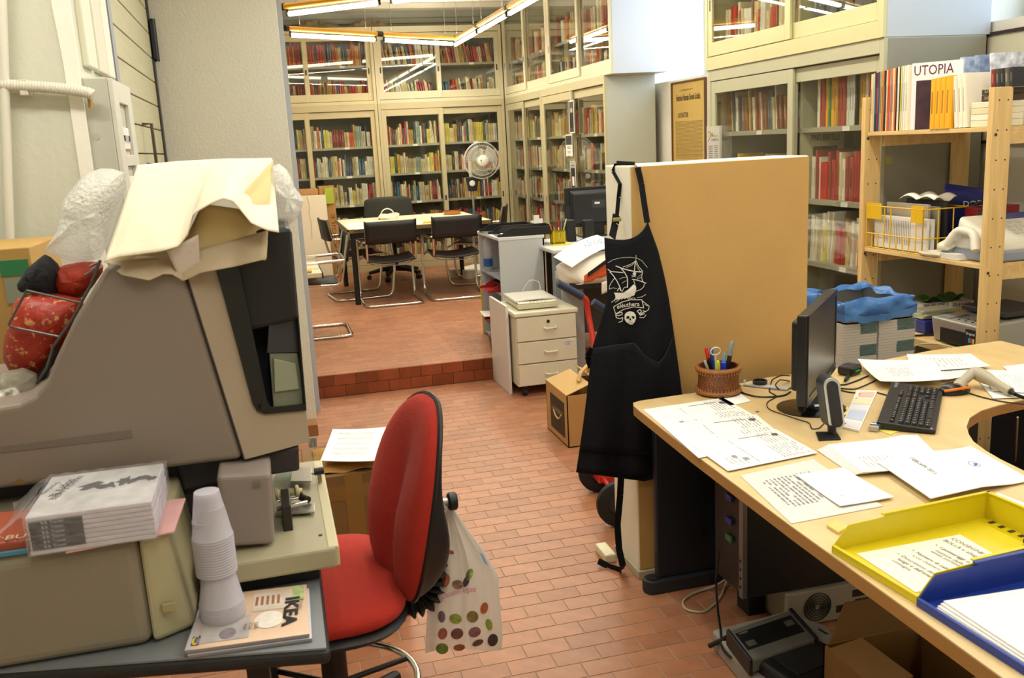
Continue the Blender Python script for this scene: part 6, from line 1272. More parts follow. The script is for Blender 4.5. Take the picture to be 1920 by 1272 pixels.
fb = MB(); fb.prism([(1.2 + .035 * math.cos(a), 2.86 + .035 * math.sin(a), 0) for a in [math.pi / 2 + i * math.pi / 8 for i in range(9)]] + [(1.9, 2.825, 0), (1.9, 2.895, 0)], (0, 0, .05)); fb.build('foot_bar', M('#22252e', .5), t, bevel=.006)
MB().cyl((1.205, 2.86, .049), (1.205, 2.86, .053), .025, 20).build('foot_cap', BLACK, t)
MB().bx(2.2, 2.24, 2.5, 2.85, .0, DZ - .032).build('leg_panel', M('#0f0f12', .5), t); MB().bx(1.1, 1.14, .75, 1.0, .0, DZ - .032).build('leg_panel', dkm, t); MB().bx(2.66, 2.7, 2.4, 2.9, 0, DZ - .032).build('leg_panel', dkm, t)
MB().bx(1.5, 2.2, 2.86, 2.875, .35, DZ - .032).build('modesty_panel', dkm, t)
def dsheet(label, px, z=DZ + .0006, n=0, **k):
    pts = [AZ(x, y, z) for x, y in px]; return sheet(label, [(p.x, p.y) for p in pts], z, group='papers on the birch desk', **k)
L1_ = [(.08, .3, .1, .9, .035, .006), (.36, .6, .55, .9, .03, .006), (.7, .95, .2, .7, .04, .005)]
# three overlapping forms (u along the long row)
def form(label, px, z, seed):
    o, S = dsheet(label, px, z=z, lines=[(.06, .5, .66, .95, .035, .01), (.55, .94, .72, .96, .035, .01), (.06, .9, .38, .42, .06, .008), (.1, .35, .12, .3, .05, .01)], seed=seed, nu=5)
    mb = MB(); mb.add([S(.82 + .05 * math.cos(a), .9 + .035 * math.sin(a), .0006) for a in [i * math.pi / 9 for i in range(18)]], [tuple(range(18))]); mb.build('round_logo', M('#5a5a66', .7, var=.5, vs_=200), o)
    for (u, v) in ((.18, .28), (.3, .2)): MB().add([S(u, v, .0006), S(u + .09, v, .0006), S(u + .09, v + .05, .0006), S(u, v + .05, .0006)], [(0, 1, 2, 3)]).build('stamp_block', M('#9a9aa0', .7, var=.4, vs_=300), o)
    MB().add([S(.86, .5, .0006), S(.875, .5, .0006), S(.875, .84, .0006), S(.86, .84, .0006)], [(0, 1, 2, 3)]).build('vertical_heading', M('#55555e', .7), o)
    return o

form('printed form with a round logo, overlapping sheet nearest the partition', [(1262, 816), (1206, 769), (1356, 747), (1432, 790)], DZ + .0006, 4)
form('printed form with a round logo, middle one of three overlapping sheets', [(1310, 860), (1240, 798), (1418, 778), (1475, 825)], DZ + .0026, 5)
form('printed form with a round logo, overlapping sheet nearest the small speaker', [(1365, 884), (1292, 832), (1455, 806), (1533, 850)], DZ + .0046, 6)
dsheet('white sheet peeping out under the brown pen pot', [(1345, 748), (1385, 736), (1408, 753), (1368, 762)])
dsheet('translucent plastic sleeve with a faint printed page at the desk edge', [(1484, 983), (1388, 893), (1524, 862), (1655, 950)], lines=[(.25, .8, .15, .8, .05, .022)], seed=8, color=M('#e4e3e0', .25))
dsheet('small white sheet with two printed lines lying on the plastic sleeve', [(1575, 952), (1492, 893), (1580, 880), (1676, 935)], z=DZ + .004, lines=[(.2, .3, .25, .8, .6, .03)], seed=9, curl=.003)
for k in range(6):
    dsheet('white sheet, %s from the bottom of the fanned stack in mid desk' % ORD[k], [(1602 + k * 3, 893 - k * 1), (1532 + k * 4, 846 - k * 2), (1695 + k * 5, 818), (1752 + k * 6, 872 + k * 1)], z=DZ + .0006 + .0021 * k, lines=[(.15, .5, .15, .6, .05, .01)] if k == 5 else 0, seed=10, curl=.002)
o, S = dsheet('large white folder with handwriting LISBONA 2011 and a blue stamp', [(1745, 936), (1645, 868), (1820, 830), (1935, 893)], z=DZ + .0155, nu=10, hgt=lambda u, v: -.0115 * min(1, max(0, (v - .5) * 3)) if v > .5 else 0.0, th=.002)
e_1 = (S(.1, .5) - S(.9, .5)).normalized(); e_2 = (S(.5, .1) - S(.5, .9)).normalized()
lettering('LISBONA 2011', S(.93, .33, .001), (S(.2, .3) - S(.9, .3)).normalized(), (S(.5, .1) - S(.5, .9)).normalized(), .12, M('#4a4a55', .8), o, shear=.2)
st = MB(); n = 22
for i in range(n):
    a, b = 2 * math.pi * i / n, 2 * math.pi * (i + .8) / n
    st.add([S(.55 + .075 * math.cos(q) * r_, .76 + .05 * math.sin(q) * r_, .001) for q, r_ in ((a, .86), (b, .86), (b, 1), (a, 1))], [(0, 1, 2, 3)])
st.add([S(u, v, .001) for u, v in ((.50, .73), (.52, .78), (.56, .80), (.58, .77))], [(0, 1, 2, 3)]).build('blue_stamp', M('#4a78d8', .6), o)
dsheet('white sheet at the right frame edge beside the yellow tray', [(1872, 975), (1838, 950), (1870, 925), (1960, 960)])
# rear papers heap
for k, (lab, px, cv, ln) in enumerate((('long curled white sheet over the router, left of the rear heap', [(1608, 680), (1650, 722), (1778, 718), (1750, 680)], .012, [(.3, .7, .3, .6, .04, .01)]), ('white sheet under the curled one toward the pine post', [(1700, 668), (1712, 700), (1858, 690), (1820, 667)], .006, [(.2, .8, .2, .8, .06, .01)]), ('printed white sheet left of the hand scanner', [(1740, 688), (1772, 715), (1850, 700), (1800, 680)], .004, [(.1, .9, .1, .9, .07, .012)]), ('white sheet right of the hand scanner', [(1835, 695), (1862, 735), (1960, 740), (1925, 698)], .003, [(.2, .8, .3, .8, .06, .01)]), ('bottom white sheet under the hand scanner', [(1835, 715), (1862, 748), (1940, 745), (1910, 710)], .0, 0), ('white sheet at the far right corner of the desk', [(1880, 690), (1900, 705), (1960, 700), (1950, 680)], .004, 0))):
    dsheet(lab, px, z=DZ + .0006 + (.016 if k == 0 else .0026 * (5 - k)), curl=cv, lines=ln or 0, seed=20 + k, nu=8)
# pen pot
q = AZ(1347, 737, DZ); q = Vector((q.x, q.y, DZ)); r_ = .071; hh = AY(1347, 685, q.y).z - DZ
hh = max(.09, hh); wv = M('#8a5228', .6)
WV = bpy.data.materials.new('woven_cane'); WV.use_nodes = True; nt = WV.node_tree; b = nt.nodes['Principled BSDF']; tc = nt.nodes.new('ShaderNodeTexCoord'); mp = nt.nodes.new('ShaderNodeMapping'); mp.inputs['Rotation'].default_value = (0.6, .0, .785); mp.inputs['Scale'].default_value = (1, 1, 1)
ck_ = nt.nodes.new('ShaderNodeTexBrick'); ck_.inputs['Scale'].default_value = 90; ck_.inputs['Color1'].default_value = (*lin('#93592c'), 1); ck_.inputs['Color2'].default_value = (*lin('#6e3d1b'), 1); ck_.inputs['Mortar'].default_value = (*lin('#4a2610'), 1); ck_.inputs['Mortar Size'].default_value = .03
nt.links.new(tc.outputs['Object'], mp.inputs[0]); nt.links.new(mp.outputs[0], ck_.inputs['Vector']); nt.links.new(ck_.outputs[0], b.inputs['Base Color']); b.inputs['Roughness'].default_value = .45
t = T('pen_pot', 'woven brown cane pen pot at the back corner of the birch desk', 'pen pot', q)
MB().lathe(q, [(0, .003), (r_ * .97, .003), (r_, .012), (r_ * .965, .03), (r_ * .945, hh * .5), (r_ * .97, hh * .85), (r_ * .995, hh * .9), (r_ * .99, hh), (r_ * .9, hh), (r_ * .88, hh * .8), (r_ * .86, .012), (0, .01)], 40).build('pot_body', WV, t, smooth=True)
for z in (0.012, hh - .008): MB().tube([(q.x + r_ * 1.0 * math.cos(a), q.y + r_ * 1.0 * math.sin(a), DZ + z) for a in [i * math.pi / 24 for i in range(48)]], .0075, 8, closed=True).build('rim_braid', M('#99602f', .55, var=.3, vs_=120), t, smooth=True)
for k in range(40):
    a = k * math.pi / 20; c_ = Vector((q.x + r_ * 1.03 * math.cos(a), q.y + r_ * 1.03 * math.sin(a), DZ + .028))
    if k == 0: stm = MB()
    for z in (.022, hh - .02): stm.bx(c_.x - .0012, c_.x + .0012, c_.y - .0012, c_.y + .0012, DZ + z - .003, DZ + z + .003)
stm.build('stitching', M('#c08a50', .6), t, kind='stuff')
G_ = 'pens in the woven pot'
for lab, (bx_, by_), (tx_, ty_), L_, c1_, c2_, rr__ in (('white ballpoint leaning left in the woven pot', (-.01, 0), (-.055, -.01), .12, '#d8d8d4', '#b8b8b4', .004), ('black pen next to the white one in the woven pot', (0, .01), (-.035, 0), .125, '#141416', '#141416', .004), ('red-tipped marker in the woven pot', (-.005, .02), (-.03, .03), .155, '#1a1a1c', '#c8281c', .006), ('blue-capped pen near the middle of the woven pot', (.0, .03), (-.008, .035), .15, '#2a4a9a', '#2f5aa8', .006), ('yellow-green highlighter in the woven pot', (0, -.01), (-.012, -.02), .118, '#1a1a1a', '#c8d82a', .006), ('thick blue marker cap in the middle of the woven pot', (.01, -.01), (.012, -.015), .112, '#2838c0', '#3040d0', .009), ('light blue pen right of the middle in the woven pot', (.02, .01), (.03, .012), .132, '#4a9ac8', '#5ab0d8', .005), ('grey cutter standing tallest at the right in the woven pot', (.02, 0), (.05, -.005), .175, '#17181a', '#8a8f8c', .008), ('second dark cutter behind the grey one in the woven pot', (.03, .015), (.062, .015), .17, '#17181a', '#6f7470', .007)):
    b0 = q + Vector((bx_, by_, .013)); pen(lab, b0, q + Vector((tx_, ty_, L_)), c1_, c2_, rr__, G_)
sc_ = q + Vector((.0, .02, .125)); o = MB().tube([sc_ + Vector((.018 * math.cos(a), 0, .013 * math.sin(a) + .015)) for a in [i * math.pi / 8 for i in range(16)]], .0025, 6, closed=True); o.tube([sc_ + Vector((0, 0, .002)), q + Vector((.0, .015, .02))], .003, 6); o = o.build('scissors', M('#dcdce0', .4), smooth=True); tag(o, 'white-looped scissors handle in the woven pot', 'scissors')
# ruler with lens cap
a, b = AZ(1396, 722, DZ + .002), AZ(1478, 731, DZ + .002)
t = T('plastic_holder', 'pale plastic holder strip with a hooked end behind the pen pot', 'holder', a); d = (b - a).normalized(); s = Vector((-d.y, d.x, 0)) * .014
MB().hexa([a - s, b - s, b + s, a + s], [p + Vector((0, 0, .006)) for p in (a - s, b - s, b + s, a + s)]).build('strip', M('#c9cdd0', .4), t, bevel=.001); MB().cyl(a + Vector((0, 0, .006)), a + Vector((0, 0, .018)), .004, 10).build('hook', M('#d8dce0', .4), t)
q2 = AZ(1425, 719, DZ + .01); o = MB().lathe((q2.x, q2.y, DZ + .0085), [(0, .0), (.024, 0), (.025, .012), (.021, .013), (.02, .005), (0, .005)], 24).build('lens_cap', M('#222226', .45), smooth=True); tag(o, 'small black round cap lying on the pale holder strip', 'cap')
q2 = AZ(1420, 773, DZ); o = MB().tube([(q2.x + .005 * math.cos(a), q2.y + .005 * math.sin(a), DZ + .0015) for a in [i * math.pi / 6 for i in range(12)]], .0012, 6, closed=True).build('metal_ring', M('#8a8a80', .3, .9)); tag(o, 'tiny metal ring on bare birch wood before the monitor', 'ring')
# monitor
n0, n1 = Vector((1.477, 2.321, 0)), Vector((1.808, 2.677, 0)); md = (n1 - n0).normalized(); mn = Vector((md.y, -md.x, 0)); 
t = T('desk_monitor', 'black flat monitor on a round foot on the birch desk, seen edge-on', 'monitor', ((n0 + n1) / 2 + mn * -.03 + Vector((0, 0, DZ)))); mz0, mz1 = .795, 1.07
def mbox(u0, u1, v0, v1, w0, w1):   # u along panel, v height, w towards the viewer side of the screen
    L = (n1 - n0).length; f = lambda u, w, z: n0 + md * (u * L) + mn * w + Vector((0, 0, z))
    return [f(u0, w0, v0), f(u1, w0, v0), f(u1, w1, v0), f(u0, w1, v0)], [f(u0, w0, v1), f(u1, w0, v1), f(u1, w1, v1), f(u0, w1, v1)]
MB().hexa(*mbox(0, 1, mz0, mz1, -.035, -.004)).build('shell', M('#0f0f11', .35), t, bevel=.005)
bz = MB(); e_ = .036
for a_ in ((0, e_, mz0, mz1), (1 - e_, 1, mz0, mz1), (e_, 1 - e_, mz0, mz0 + .026), (e_, 1 - e_, mz1 - .018, mz1)): bz.hexa(*mbox(a_[0], a_[1], a_[2], a_[3], -.004, .0))
bz.build('bezel', M('#131315', .25), t)
MB().hexa(*mbox(e_, 1 - e_, mz0 + .026, mz1 - .018, -.004, -.002)).build('screen', M('#1d1d21', .3, spec=.5), t)
L_ = n0 + md * .36 + Vector((0, 0, mz0 + .008)); lettering('acer', L_ + mn * .0003, md, (0, 0, 1), .03, M('#b8b8b8', .4), t)
MB().hexa(*mbox(.12, .88, mz0 + .03, mz1 - .03, -.062, -.035)).build('rear_housing', M('#0d0d0f', .45), t, bevel=.008)
mc = (n0 + n1) / 2 - mn * .03; mc.z = DZ
fc_ = AZ(1505, 768, DZ)
MB().lathe((fc_.x + .03, fc_.y + .0, DZ), [(0, .012), (.05, .013), (.085, .009), (.105, .003), (.105, 0), (0, 0)], 40).build('foot', M('#0c0c0e', .15), t, smooth=True)
MB().hexa([Vector((fc_.x + .03, fc_.y, DZ + .01)) + v for v in (Vector((-.03, -.02, 0)), Vector((.03, -.02, 0)), Vector((.03, .03, 0)), Vector((-.03, .03, 0)))], [mc - mn * .02 + Vector((0, 0, .12)) + v for v in (Vector((-.03, -.02, 0)), Vector((.03, -.02, 0)), Vector((.03, .03, 0)), Vector((-.03, .03, 0)))]).build('neck', BLACK, t, bevel=.006)
for k, px in enumerate(([(1522, 745), (1545, 728), (1550, 750), (1530, 765)], [(1552, 745), (1568, 740), (1575, 750), (1560, 752)], [(1572, 775), (1590, 765), (1597, 775), (1582, 782)])):
    pts = [AZ(x, y, DZ + .0006) for x, y in px]; sheet('yellow sticky note %s' % ['by the monitor foot', 'behind the small speaker', 'right of the small speaker'][k], [(p.x, p.y) for p in pts], DZ + .0006 + (.013 if k == 0 else .0), color=M('#ece08a', .7), curl=.004, name='sticky_note', cat='sticky note', group='yellow sticky notes on the birch desk')
# speaker on the desk
q = AZ(1562, 818, DZ); t = T('slim_speaker', 'slim upright black speaker with silver oval rim on a square foot', 'speaker', (q.x, q.y, DZ)); fx = Vector((.62, -.78, 0)).normalized(); fs = Vector((-fx.y, fx.x, 0)) * -1
fx = Vector((-.12, -.99, 0)); fs = Vector((.99, -.12, 0)); zt_ = AY(1558, 712, q.y).z; hgt_ = zt_ - DZ - .015; c_ = Vector((q.x + .008, q.y + .012, DZ + .015 + hgt_ / 2)); tl = Vector((-.012, .012, 0))
def oval(w, h, off): 
    out = []; 
    for i in range(28):
        a = 2 * math.pi * i / 28; x = w * math.cos(a); z = w * math.sin(a) + (h - w) * (1 if math.sin(a) > 0 else -1 if math.sin(a) < 0 else 0); out.append(c_ + fs * x + Vector((0, 0, z)) + tl * (z / h) * .6 + fx * off)
    return out
hw, hh2 = .0245, hgt_ / 2
MB().prism(oval(hw, hh2, 0), -fx * .05).build('cabinet', M('#2b2c30', .35), t, bevel=.004); MB().prism(oval(hw, hh2, .001), fx * .004).build('silver_rim', M('#c4c6c8', .3, .6), t, bevel=.001); MB().prism(oval(hw - .007, hh2 - .009, .004), fx * .0025).build('grille', M('#2a2a2d', .7, bump=.6, bs=700), t)
pf_ = [AZ(x, y, DZ) for x, y in ((1529, 813), (1568, 813), (1577, 826), (1535, 828))]; MB().prism([p + Vector((0, 0, .0005)) for p in pf_], (0, 0, .005)).build('foot_plate', BLACK, t, bevel=.001)
MB().cyl((q.x, q.y + .005, DZ + .005), (q.x, q.y + .008, DZ + .03), .012, 12).build('stand_neck', BLACK, t)
# coloured notepad
o, S = dsheet('tall notepad with pastel bands, between the speaker and the keyboard', [(1577, 803), (1606, 735), (1645, 736), (1611, 811)], th=.006)
o['label'] = 'tall notepad with pastel bands, between the speaker and the keyboard'; o['category'] = 'notepad'; del o['group']; o.name = 'notepad'; RM[o.name] = Matrix.Translation(o.location)
for (v0, v1, u0, u1, c) in ((.0, .0, .0, .0, '#fff'),) if False else ((.03, .16, .06, .94, '#e8e4ea'), (.2, .42, .06, .94, '#c8d4ee'), (.44, .58, .06, .94, '#e6ecf6'), (.6, .76, .06, .94, '#f2e8c4'), (.8, .95, .2, .94, '#eec4b8')):
    # v here runs along the long side (u of the sheet)
    MB().add([S(v0, u0, .0007), S(v1, u0, .0007), S(v1, u1, .0007), S(v0, u1, .0007)], [(0, 1, 2, 3)]).build('colour_band', M(c, .6), o)
for (a_, b_, c) in ((.06, .12, '#c83a30'), (.86, .18, '#d86030'), (.74, .12, '#d8b020')): MB().add([S(a_, b_, .001), S(a_ + .03, b_, .001), S(a_ + .03, b_ + .09, .001), S(a_, b_ + .09, .001)], [(0, 1, 2, 3)]).build('small_icon', M(c, .6), o)
# eraser
q = AZ(1643, 806, DZ); t = T('eraser', 'small blue and white wrapped eraser by the keyboard corner', 'eraser', (q.x, q.y, DZ)); r3 = Matrix.Rotation(.75, 3, 'Z')
MB().box((q.x - .005, q.y, DZ + .0085), (.045, .026, .015), r3).build('rubber', M('#b5ab98', .7), t, bevel=.002); MB().box((q.x - .001, q.y + .003, DZ + .0086), (.03, .0265, .0158), r3).build('sleeve', M('#2a3f7a', .5), t, bevel=.0005); MB().box((q.x + .0, q.y + .004, DZ + .0087), (.012, .027, .0162), r3).build('white_band', WHITE, t)
pts = [AZ(x, y, DZ + .0006) for x, y in ((1648, 808), (1660, 800), (1688, 808), (1670, 816))]; sheet('yellow sticky note under the near keyboard corner', [(p.x, p.y) for p in pts], DZ + .0006, color=M('#e4dc70', .7), name='sticky_note', cat='sticky note', group='yellow sticky notes on the birch desk')
# keyboard: local x long side
k0, k1 = Vector((1.745, 2.105, DZ)), Vector((2.055, 2.453, DZ)); kd = (k1 - k0); KL = kd.length; ka = math.atan2(kd.y, kd.x)
t = T('keyboard', 'black full-size keyboard on the birch desk', 'keyboard', k0, ka); k = dict(parent=t, local=True); W_ = .155
MB().hexa([(0, 0, .003), (KL, 0, .003), (KL, W_, .003), (0, W_, .003)], [(0, 0, .014), (KL, 0, .014), (KL, W_, .026), (0, W_, .026)]).build('body', M('#141416', .45), bevel=.003, **k)
keym = MB().hexa([(-.5, -.5, 0), (.5, -.5, 0), (.5, .5, 0), (-.5, .5, 0)], [(-.4, -.36, 1), (.4, -.36, 1), (.4, .42, 1), (-.4, .42, 1)]); KM = {}
def key(x, y, w, h=.0165, lab=True):
    # one key, top lettering as a small light mark
    mb = MB(); z = .014 + .012 * (y / W_) ; a, b2 = x, x + w - .0015; c, d = y, y + h - .0015
    mb.hexa([(a, c, z), (b2, c, z), (b2, d, z), (a, d, z)], [(a + .002, c + .002, z + .007), (b2 - .002, c + .002, z + .007), (b2 - .002, d - .001, z + .0075), (a + .002, d - .001, z + .0075)])
    if lab: mb.mats = [M('#1b1b1e', .4)]; mb.mat(M('#c8c8cc', .6)); mb.add([(a + .005, d - .0075, z + .0077), (a + .0085, d - .0075, z + .0077), (a + .0085, d - .004, z + .0077), (a + .005, d - .004, z + .0077)], [(0, 1, 2, 3)]); mb.build('key', None, **k)
    else: mb.build('key', M('#1b1b1e', .4), **k)
u = .0176 * KL / .445
X0 = .012
for r_, row in enumerate(([1.25, 1.25, 1.25, 6.1, 1.25, 1.25, 1.25, 1.4], [2.2] + [1] * 10 + [1.8], [1.75] + [1] * 11 + [1.25] + [1], [1.5] + [1] * 12 + [.5 + 1], [1] * 13 + [2])):
    x = X0; y = .014 + .0175 * r_
    for wk in row: key(x, y, wk * u, lab=wk < 3); x += wk * u
x2 = X0 + 15.35 * u
for r_, c_ in ((0, 3), (3, 3), (4, 3)):
    for i in range(c_): key(x2 + i * u, .014 + .0175 * r_, u)
key(x2 + u, .014 + .0175, u)
x3 = x2 + 3.3 * u
for r_ in range(5):
    for i in range(4): key(x3 + i * u, .014 + .0175 * r_, u)
for i in range(13): key(X0 + (i + (.6 if i else 0) + (.3 if i > 4 else 0) + (.3 if i > 8 else 0)) * u, .11, u, .013)
for i in range(3): key(x2 + i * u, .11, u, .013)
lettering('BENQ', (KL * .0 + .02, W_ - .012, .0262), (1, 0, 0), (0, 1, 0), .03, M('#b0b0b4', .5), t) if False else None
o = MB(); o.lathe((.012, .012, .0145), [(0, .001), (.004, .001), (.0045, 0)], 12); o.build('badge', M('#a8a8ac', .4), **k)
MB().bx(KL - .075, KL - .015, W_ - .022, W_ - .012, .0255, .0265).build('media_marks', M('#6a6a70', .5), **k)
# mouse
q = AZ(1790, 742, DZ); q = Vector((2.075, 2.475, DZ)); q = AZ(1788, 738, DZ); t = T('mouse', 'black computer mouse with an orange side stripe', 'mouse', (q.x, q.y, DZ), ka - .9)
MB().lathe((0, 0, .001), [(0, .036), (.012, .0355), (.024, .031), (.032, .022), (.036, .01), (.035, 0), (0, 0)], 28).build('body', M('#141414', .3), t, local=True, smooth=True)
for c in t.children: c.scale = (1.55, .92, 1)
o = MB(); pts = []
for i in range(13): a = -2.6 + i * .2; pts.append((.0355 * math.cos(a) * 1.5, .0355 * math.sin(a) * .9, .016 + .008 * math.sin((i / 12) * math.pi)))
o.tube(pts, .0045, 8).build('orange_stripe', M('#e07818', .35), t, local=True, smooth=True); MB().box((.03, 0, .03), (.014, .006, .01)).build('scroll_wheel', M('#3a6ab8', .3), t, local=True, bevel=.002)
# hand scanner
hz = DZ + .03; P1, P2, P3_, P4_ = AZ(1798, 722, hz), AZ(1826, 700, hz + .01), AZ(1855, 712, hz + .008), AZ(1895, 735, DZ + .02)
t = T('barcode_scanner', 'grey-beige handheld barcode scanner lying on papers', 'scanner', (P3_.x, P3_.y, DZ)); hs = M('#b0a894', .45)
mb = MB(); path = rounded([P1, P2 + Vector((0, 0, .005)), P3_, P4_], .04, 6); n = len(path); mb.tube(path, [.014 + .009 * math.sin(math.pi * min(1, (i / (n - 1)) * 1.1)) for i in range(n)], 14); mb.build('body', hs, t, smooth=True)
hd = (P1 - P2).normalized(); MB().tube([P1 + hd * .012 - Vector((0, 0, .008)), P1 - hd * .02], [.02, .019], 12).build('scan_head', hs, t, smooth=True); MB().tube([P1 + hd * .013 - Vector((0, 0, .008)), P1 + hd * .015 - Vector((0, 0, .008))], .014, 12).build('lens', M('#5a2a22', .2), t)
cd = (P4_ - P3_).normalized(); MB().tube([P4_, P4_ + cd * .02], [.009, .006], 10).build('strain_relief', BLACK, t); 
cz = []; p0_ = P4_ + cd * .02; p1_ = AZ(1945, 756, DZ + .008)
for i in range(120): f_ = i / 119; c = p0_ + (p1_ - p0_) * f_; cz.append(c + Vector((0, .005 * math.sin(i * .9), .005 * math.cos(i * .9))))
MB().tube(cz, .0016, 5).build('coiled_cable', M('#15181e', .5), t)
# mouse cable, keyboard cables, router, pencil
def cable(label, px, col, r=.0022, z=DZ + .0025, cat='cable', name='cable'):
    pts = [AZ(p[0], p[1], z if len(p) < 3 else p[2]) for p in px]; o = MB().tube(rounded(pts, .2, 6), r, 7).build(name, M(col, .45), smooth=True); return tag(o, label, cat)
cable('black mouse cable running right over the birch desk', [(1818, 738), (1840, 745), (1880, 754), (1925, 759)], '#101012')
cable('black cable looping from the monitor foot to the pen pot', [(1381, 725), (1392, 738), (1420, 745), (1450, 745), (1472, 742), (1482, 735)], '#101012', .003)
cable('thin black cable arching beside the monitor base', [(1482, 705, DZ + .03), (1465, 704, DZ + .03), (1447, 712), (1442, 735), (1455, 742)], '#101012')
cable('second thin black loop beside the monitor base', [(1484, 728), (1460, 731), (1453, 722, DZ + .02), (1462, 712, DZ + .03), (1480, 715)], '#101012')
cable('thin black cable from the monitor foot to the slim speaker', [(1455, 745), (1436, 755), (1440, 768), (1470, 778), (1500, 788), (1518, 793), (1522, 805), (1535, 804), (1545, 795)], '#101012', .0016)
cable('black cable with inline lump crossing behind the notepad', [(1565, 722), (1585, 722), (1608, 714), (1628, 705)], '#101012', .003)
cable('thin black cable running to the back of the keyboard', [(1568, 730), (1600, 738), (1640, 735), (1650, 738), (1668, 743)], '#101012', .0022)
cable('thin black cable curving under the curled paper', [(1570, 728), (1602, 731), (1625, 722), (1648, 710)], '#101012', .0022)
q = AZ(1592, 710, DZ); t = T('cable_switch', 'black inline cable lump behind the notepad', 'cable switch', (q.x, q.y, DZ)); 
for c in (AZ(1584, 714, DZ + .008),): MB().tube([c, c + Vector((.03, .03, 0)), c + Vector((.055, .055, 0))], [.004, .008, .004], 10).build('body', BLACK, t, smooth=True)
q = AZ(1593, 702, DZ); t = T('router', 'small black rounded adapter box beside the curled paper', 'adapter', (q.x, q.y, DZ)); MB().box((q.x, q.y, DZ + .018), (.075, .06, .033), Matrix.Rotation(.5, 3, 'Z')).build('body', M('#1b1b1d', .4), t, bevel=.01, seg=3); MB().box((q.x + .012, q.y - .03, DZ + .018), (.03, .006, .004), Matrix.Rotation(.5, 3, 'Z')).build('status_light', M('#2a8a3a', .4, emit=.3), t)
o = MB().cyl(AZ(1782, 722, DZ + .012), AZ(1796, 720, DZ + .012), .006, 10).build('yellow_pen', M('#d89a20', .4), smooth=True); tag(o, 'short yellow pen tip under the papers by the mouse', 'pen')
q = AZ(1555, 763, DZ); sheet('pale blue card under the monitor beside the speaker', [(p.x, p.y) for p in (AZ(1518, 757, DZ), AZ(1545, 752, DZ), AZ(1552, 770, DZ), AZ(1528, 772, DZ))], DZ + .0145, color=M('#d4dcf0', .6), name='card', cat='card')
# letter trays
def big_tray(label, x0, x1, y0, y1, z, rz, col, org):
    t = T('letter_tray', label, 'letter tray', org, rz, None); m = M(col, .38, bump=.05, bs=200); k = dict(parent=t, local=True); W, D = x1 - x0, y1 - y0; th = .003; hb = .062
    # local: x = depth axis towards the open front at x=0 ; y across
    fl_ = MB().bx(0, W, 0, D, 0, .004)
    fl_.build('tray_floor', m, **k)
    MB().bx(-.004, .004, 0, D, 0, .016).build('front_lip', m, bevel=.001, **k)
    for y, n_ in ((0, 'side_wall'), (D - th, 'side_wall')):
        pts = [(0, y, 0), (W, y, 0), (W, y, hb), (.13, y, hb), (.125, y, hb - .006), (.035, y, hb - .008), (.012, y, .03), (0, y, .016)]
        MB().prism(pts, (0, th, 0)).build(n_, m, bevel=.0008, seg=1, **k)
    MB().bx(W - th, W, 0, D, 0, hb).build('back_wall', m, bevel=.0008, seg=1, **k)
    MB().bx(.12, W + .003, -.003, .0055, hb - .001, hb + .002).build('rim', m, **k); MB().bx(.12, W + .003, D - .0055, D + .003, hb - .001, hb + .002).build('rim', m, **k); MB().bx(W - .0055, W + .003, 0, D, hb - .001, hb + .002).build('rim', m, **k)
    for i in range(8): MB().bx(W - .02, W - .006, .03 + i * .028, .04 + i * .028, .004, .0052).build('floor_slot', M('#3a3620', .8), **k)
    return t, W, D
na, nb_, nc = AZ(1562, 1036, DZ), AZ(1722, 1134, DZ), AZ(1806, 942, DZ)
yr = math.atan2((nc - na).y, (nc - na).x); 
ty, W_y, D_y = big_tray('yellow plastic letter tray with an instruction sheet, front of the desk', 0, .40, 0, .262, DZ, 0, '#d8c61a', (0, 0, DZ + .0005))
# the tray's open front runs along the desk's left edge: front = line na-nb
fd = (nb_ - na).normalized(); bd = Vector((-fd.y, fd.x, 0)); 
if bd.x < 0: bd = -bd
ang_y = math.atan2(bd.y, bd.x)
ty.location = Vector((nb_.x, nb_.y, DZ + .0005)); ty.rotation_euler = (0, 0, ang_y); RM[ty.name] = Matrix.Translation(ty.location) @ Matrix.Rotation(ang_y, 4, 'Z')
DYL = (na - nb_).length
for c in ty.children: c.scale = (1, DYL / .262, 1)
MW = RM[ty.name]
def TP(u, v, z=.0045): return MW @ Vector((u, v, z))
o = MB().prism([TP(u, v, .0045) for u, v in ((.02, .03), (.26, .012), (.28, DYL - .05), (.03, DYL - .035))], (0, 0, .0012)).build('instruction_sheet', M('#f0eddc', .4), None); tag(o, 'white instruction sheet in a clear sleeve inside the yellow tray', 'paper')
xd_ = (TP(.1, .05) - TP(.1, .2)).normalized(); yd_ = (TP(.2, .1) - TP(.1, .1)).normalized()
IT = [('CONSEGNE IN CORSO', .245, .03, .16, 0), ('BOLLA e allegati al ricev.', .222, .03, .15, 0), ('•  I pomeriggi o', .19, .04, .09, .012), ('mattine della setti', .176, .06, .10, 0), ('senza portinaio', .162, .06, .085, 0), ('•  Numero di cellulare', .135, .04, .12, .01), ('a cui chiamare.', .12, .06, .075, 0), ('•  Descrizione dettagl', .095, .04, .12, 0), ('luogo e dell’orario', .08, .06, .10, .012), ('consegna', .066, .06, .05, 0)]
for s_, u_, v_, w_, bo in IT: lettering(s_, TP(u_, DYL - .03 - v_ + .0, .0062), xd_, yd_, w_, M('#6a6a64', .7), o, bold=bo)
o = MB(); pz = TP(.36, .06, .012); pz2 = TP(.36, .1, .012); o.tube([pz, pz2], .003, 8).box(pz2, (.006, .01, .008)); o = o.build('black_clip', BLACK, smooth=False); tag(o, 'small black metal clip at the back of the yellow tray', 'clip')
tb, W_b, D_b = big_tray('blue plastic letter tray full of white sheets, nearest the camera', 0, .40, 0, .262, DZ, 0, '#1f3a96', (0, 0, DZ + .0005))
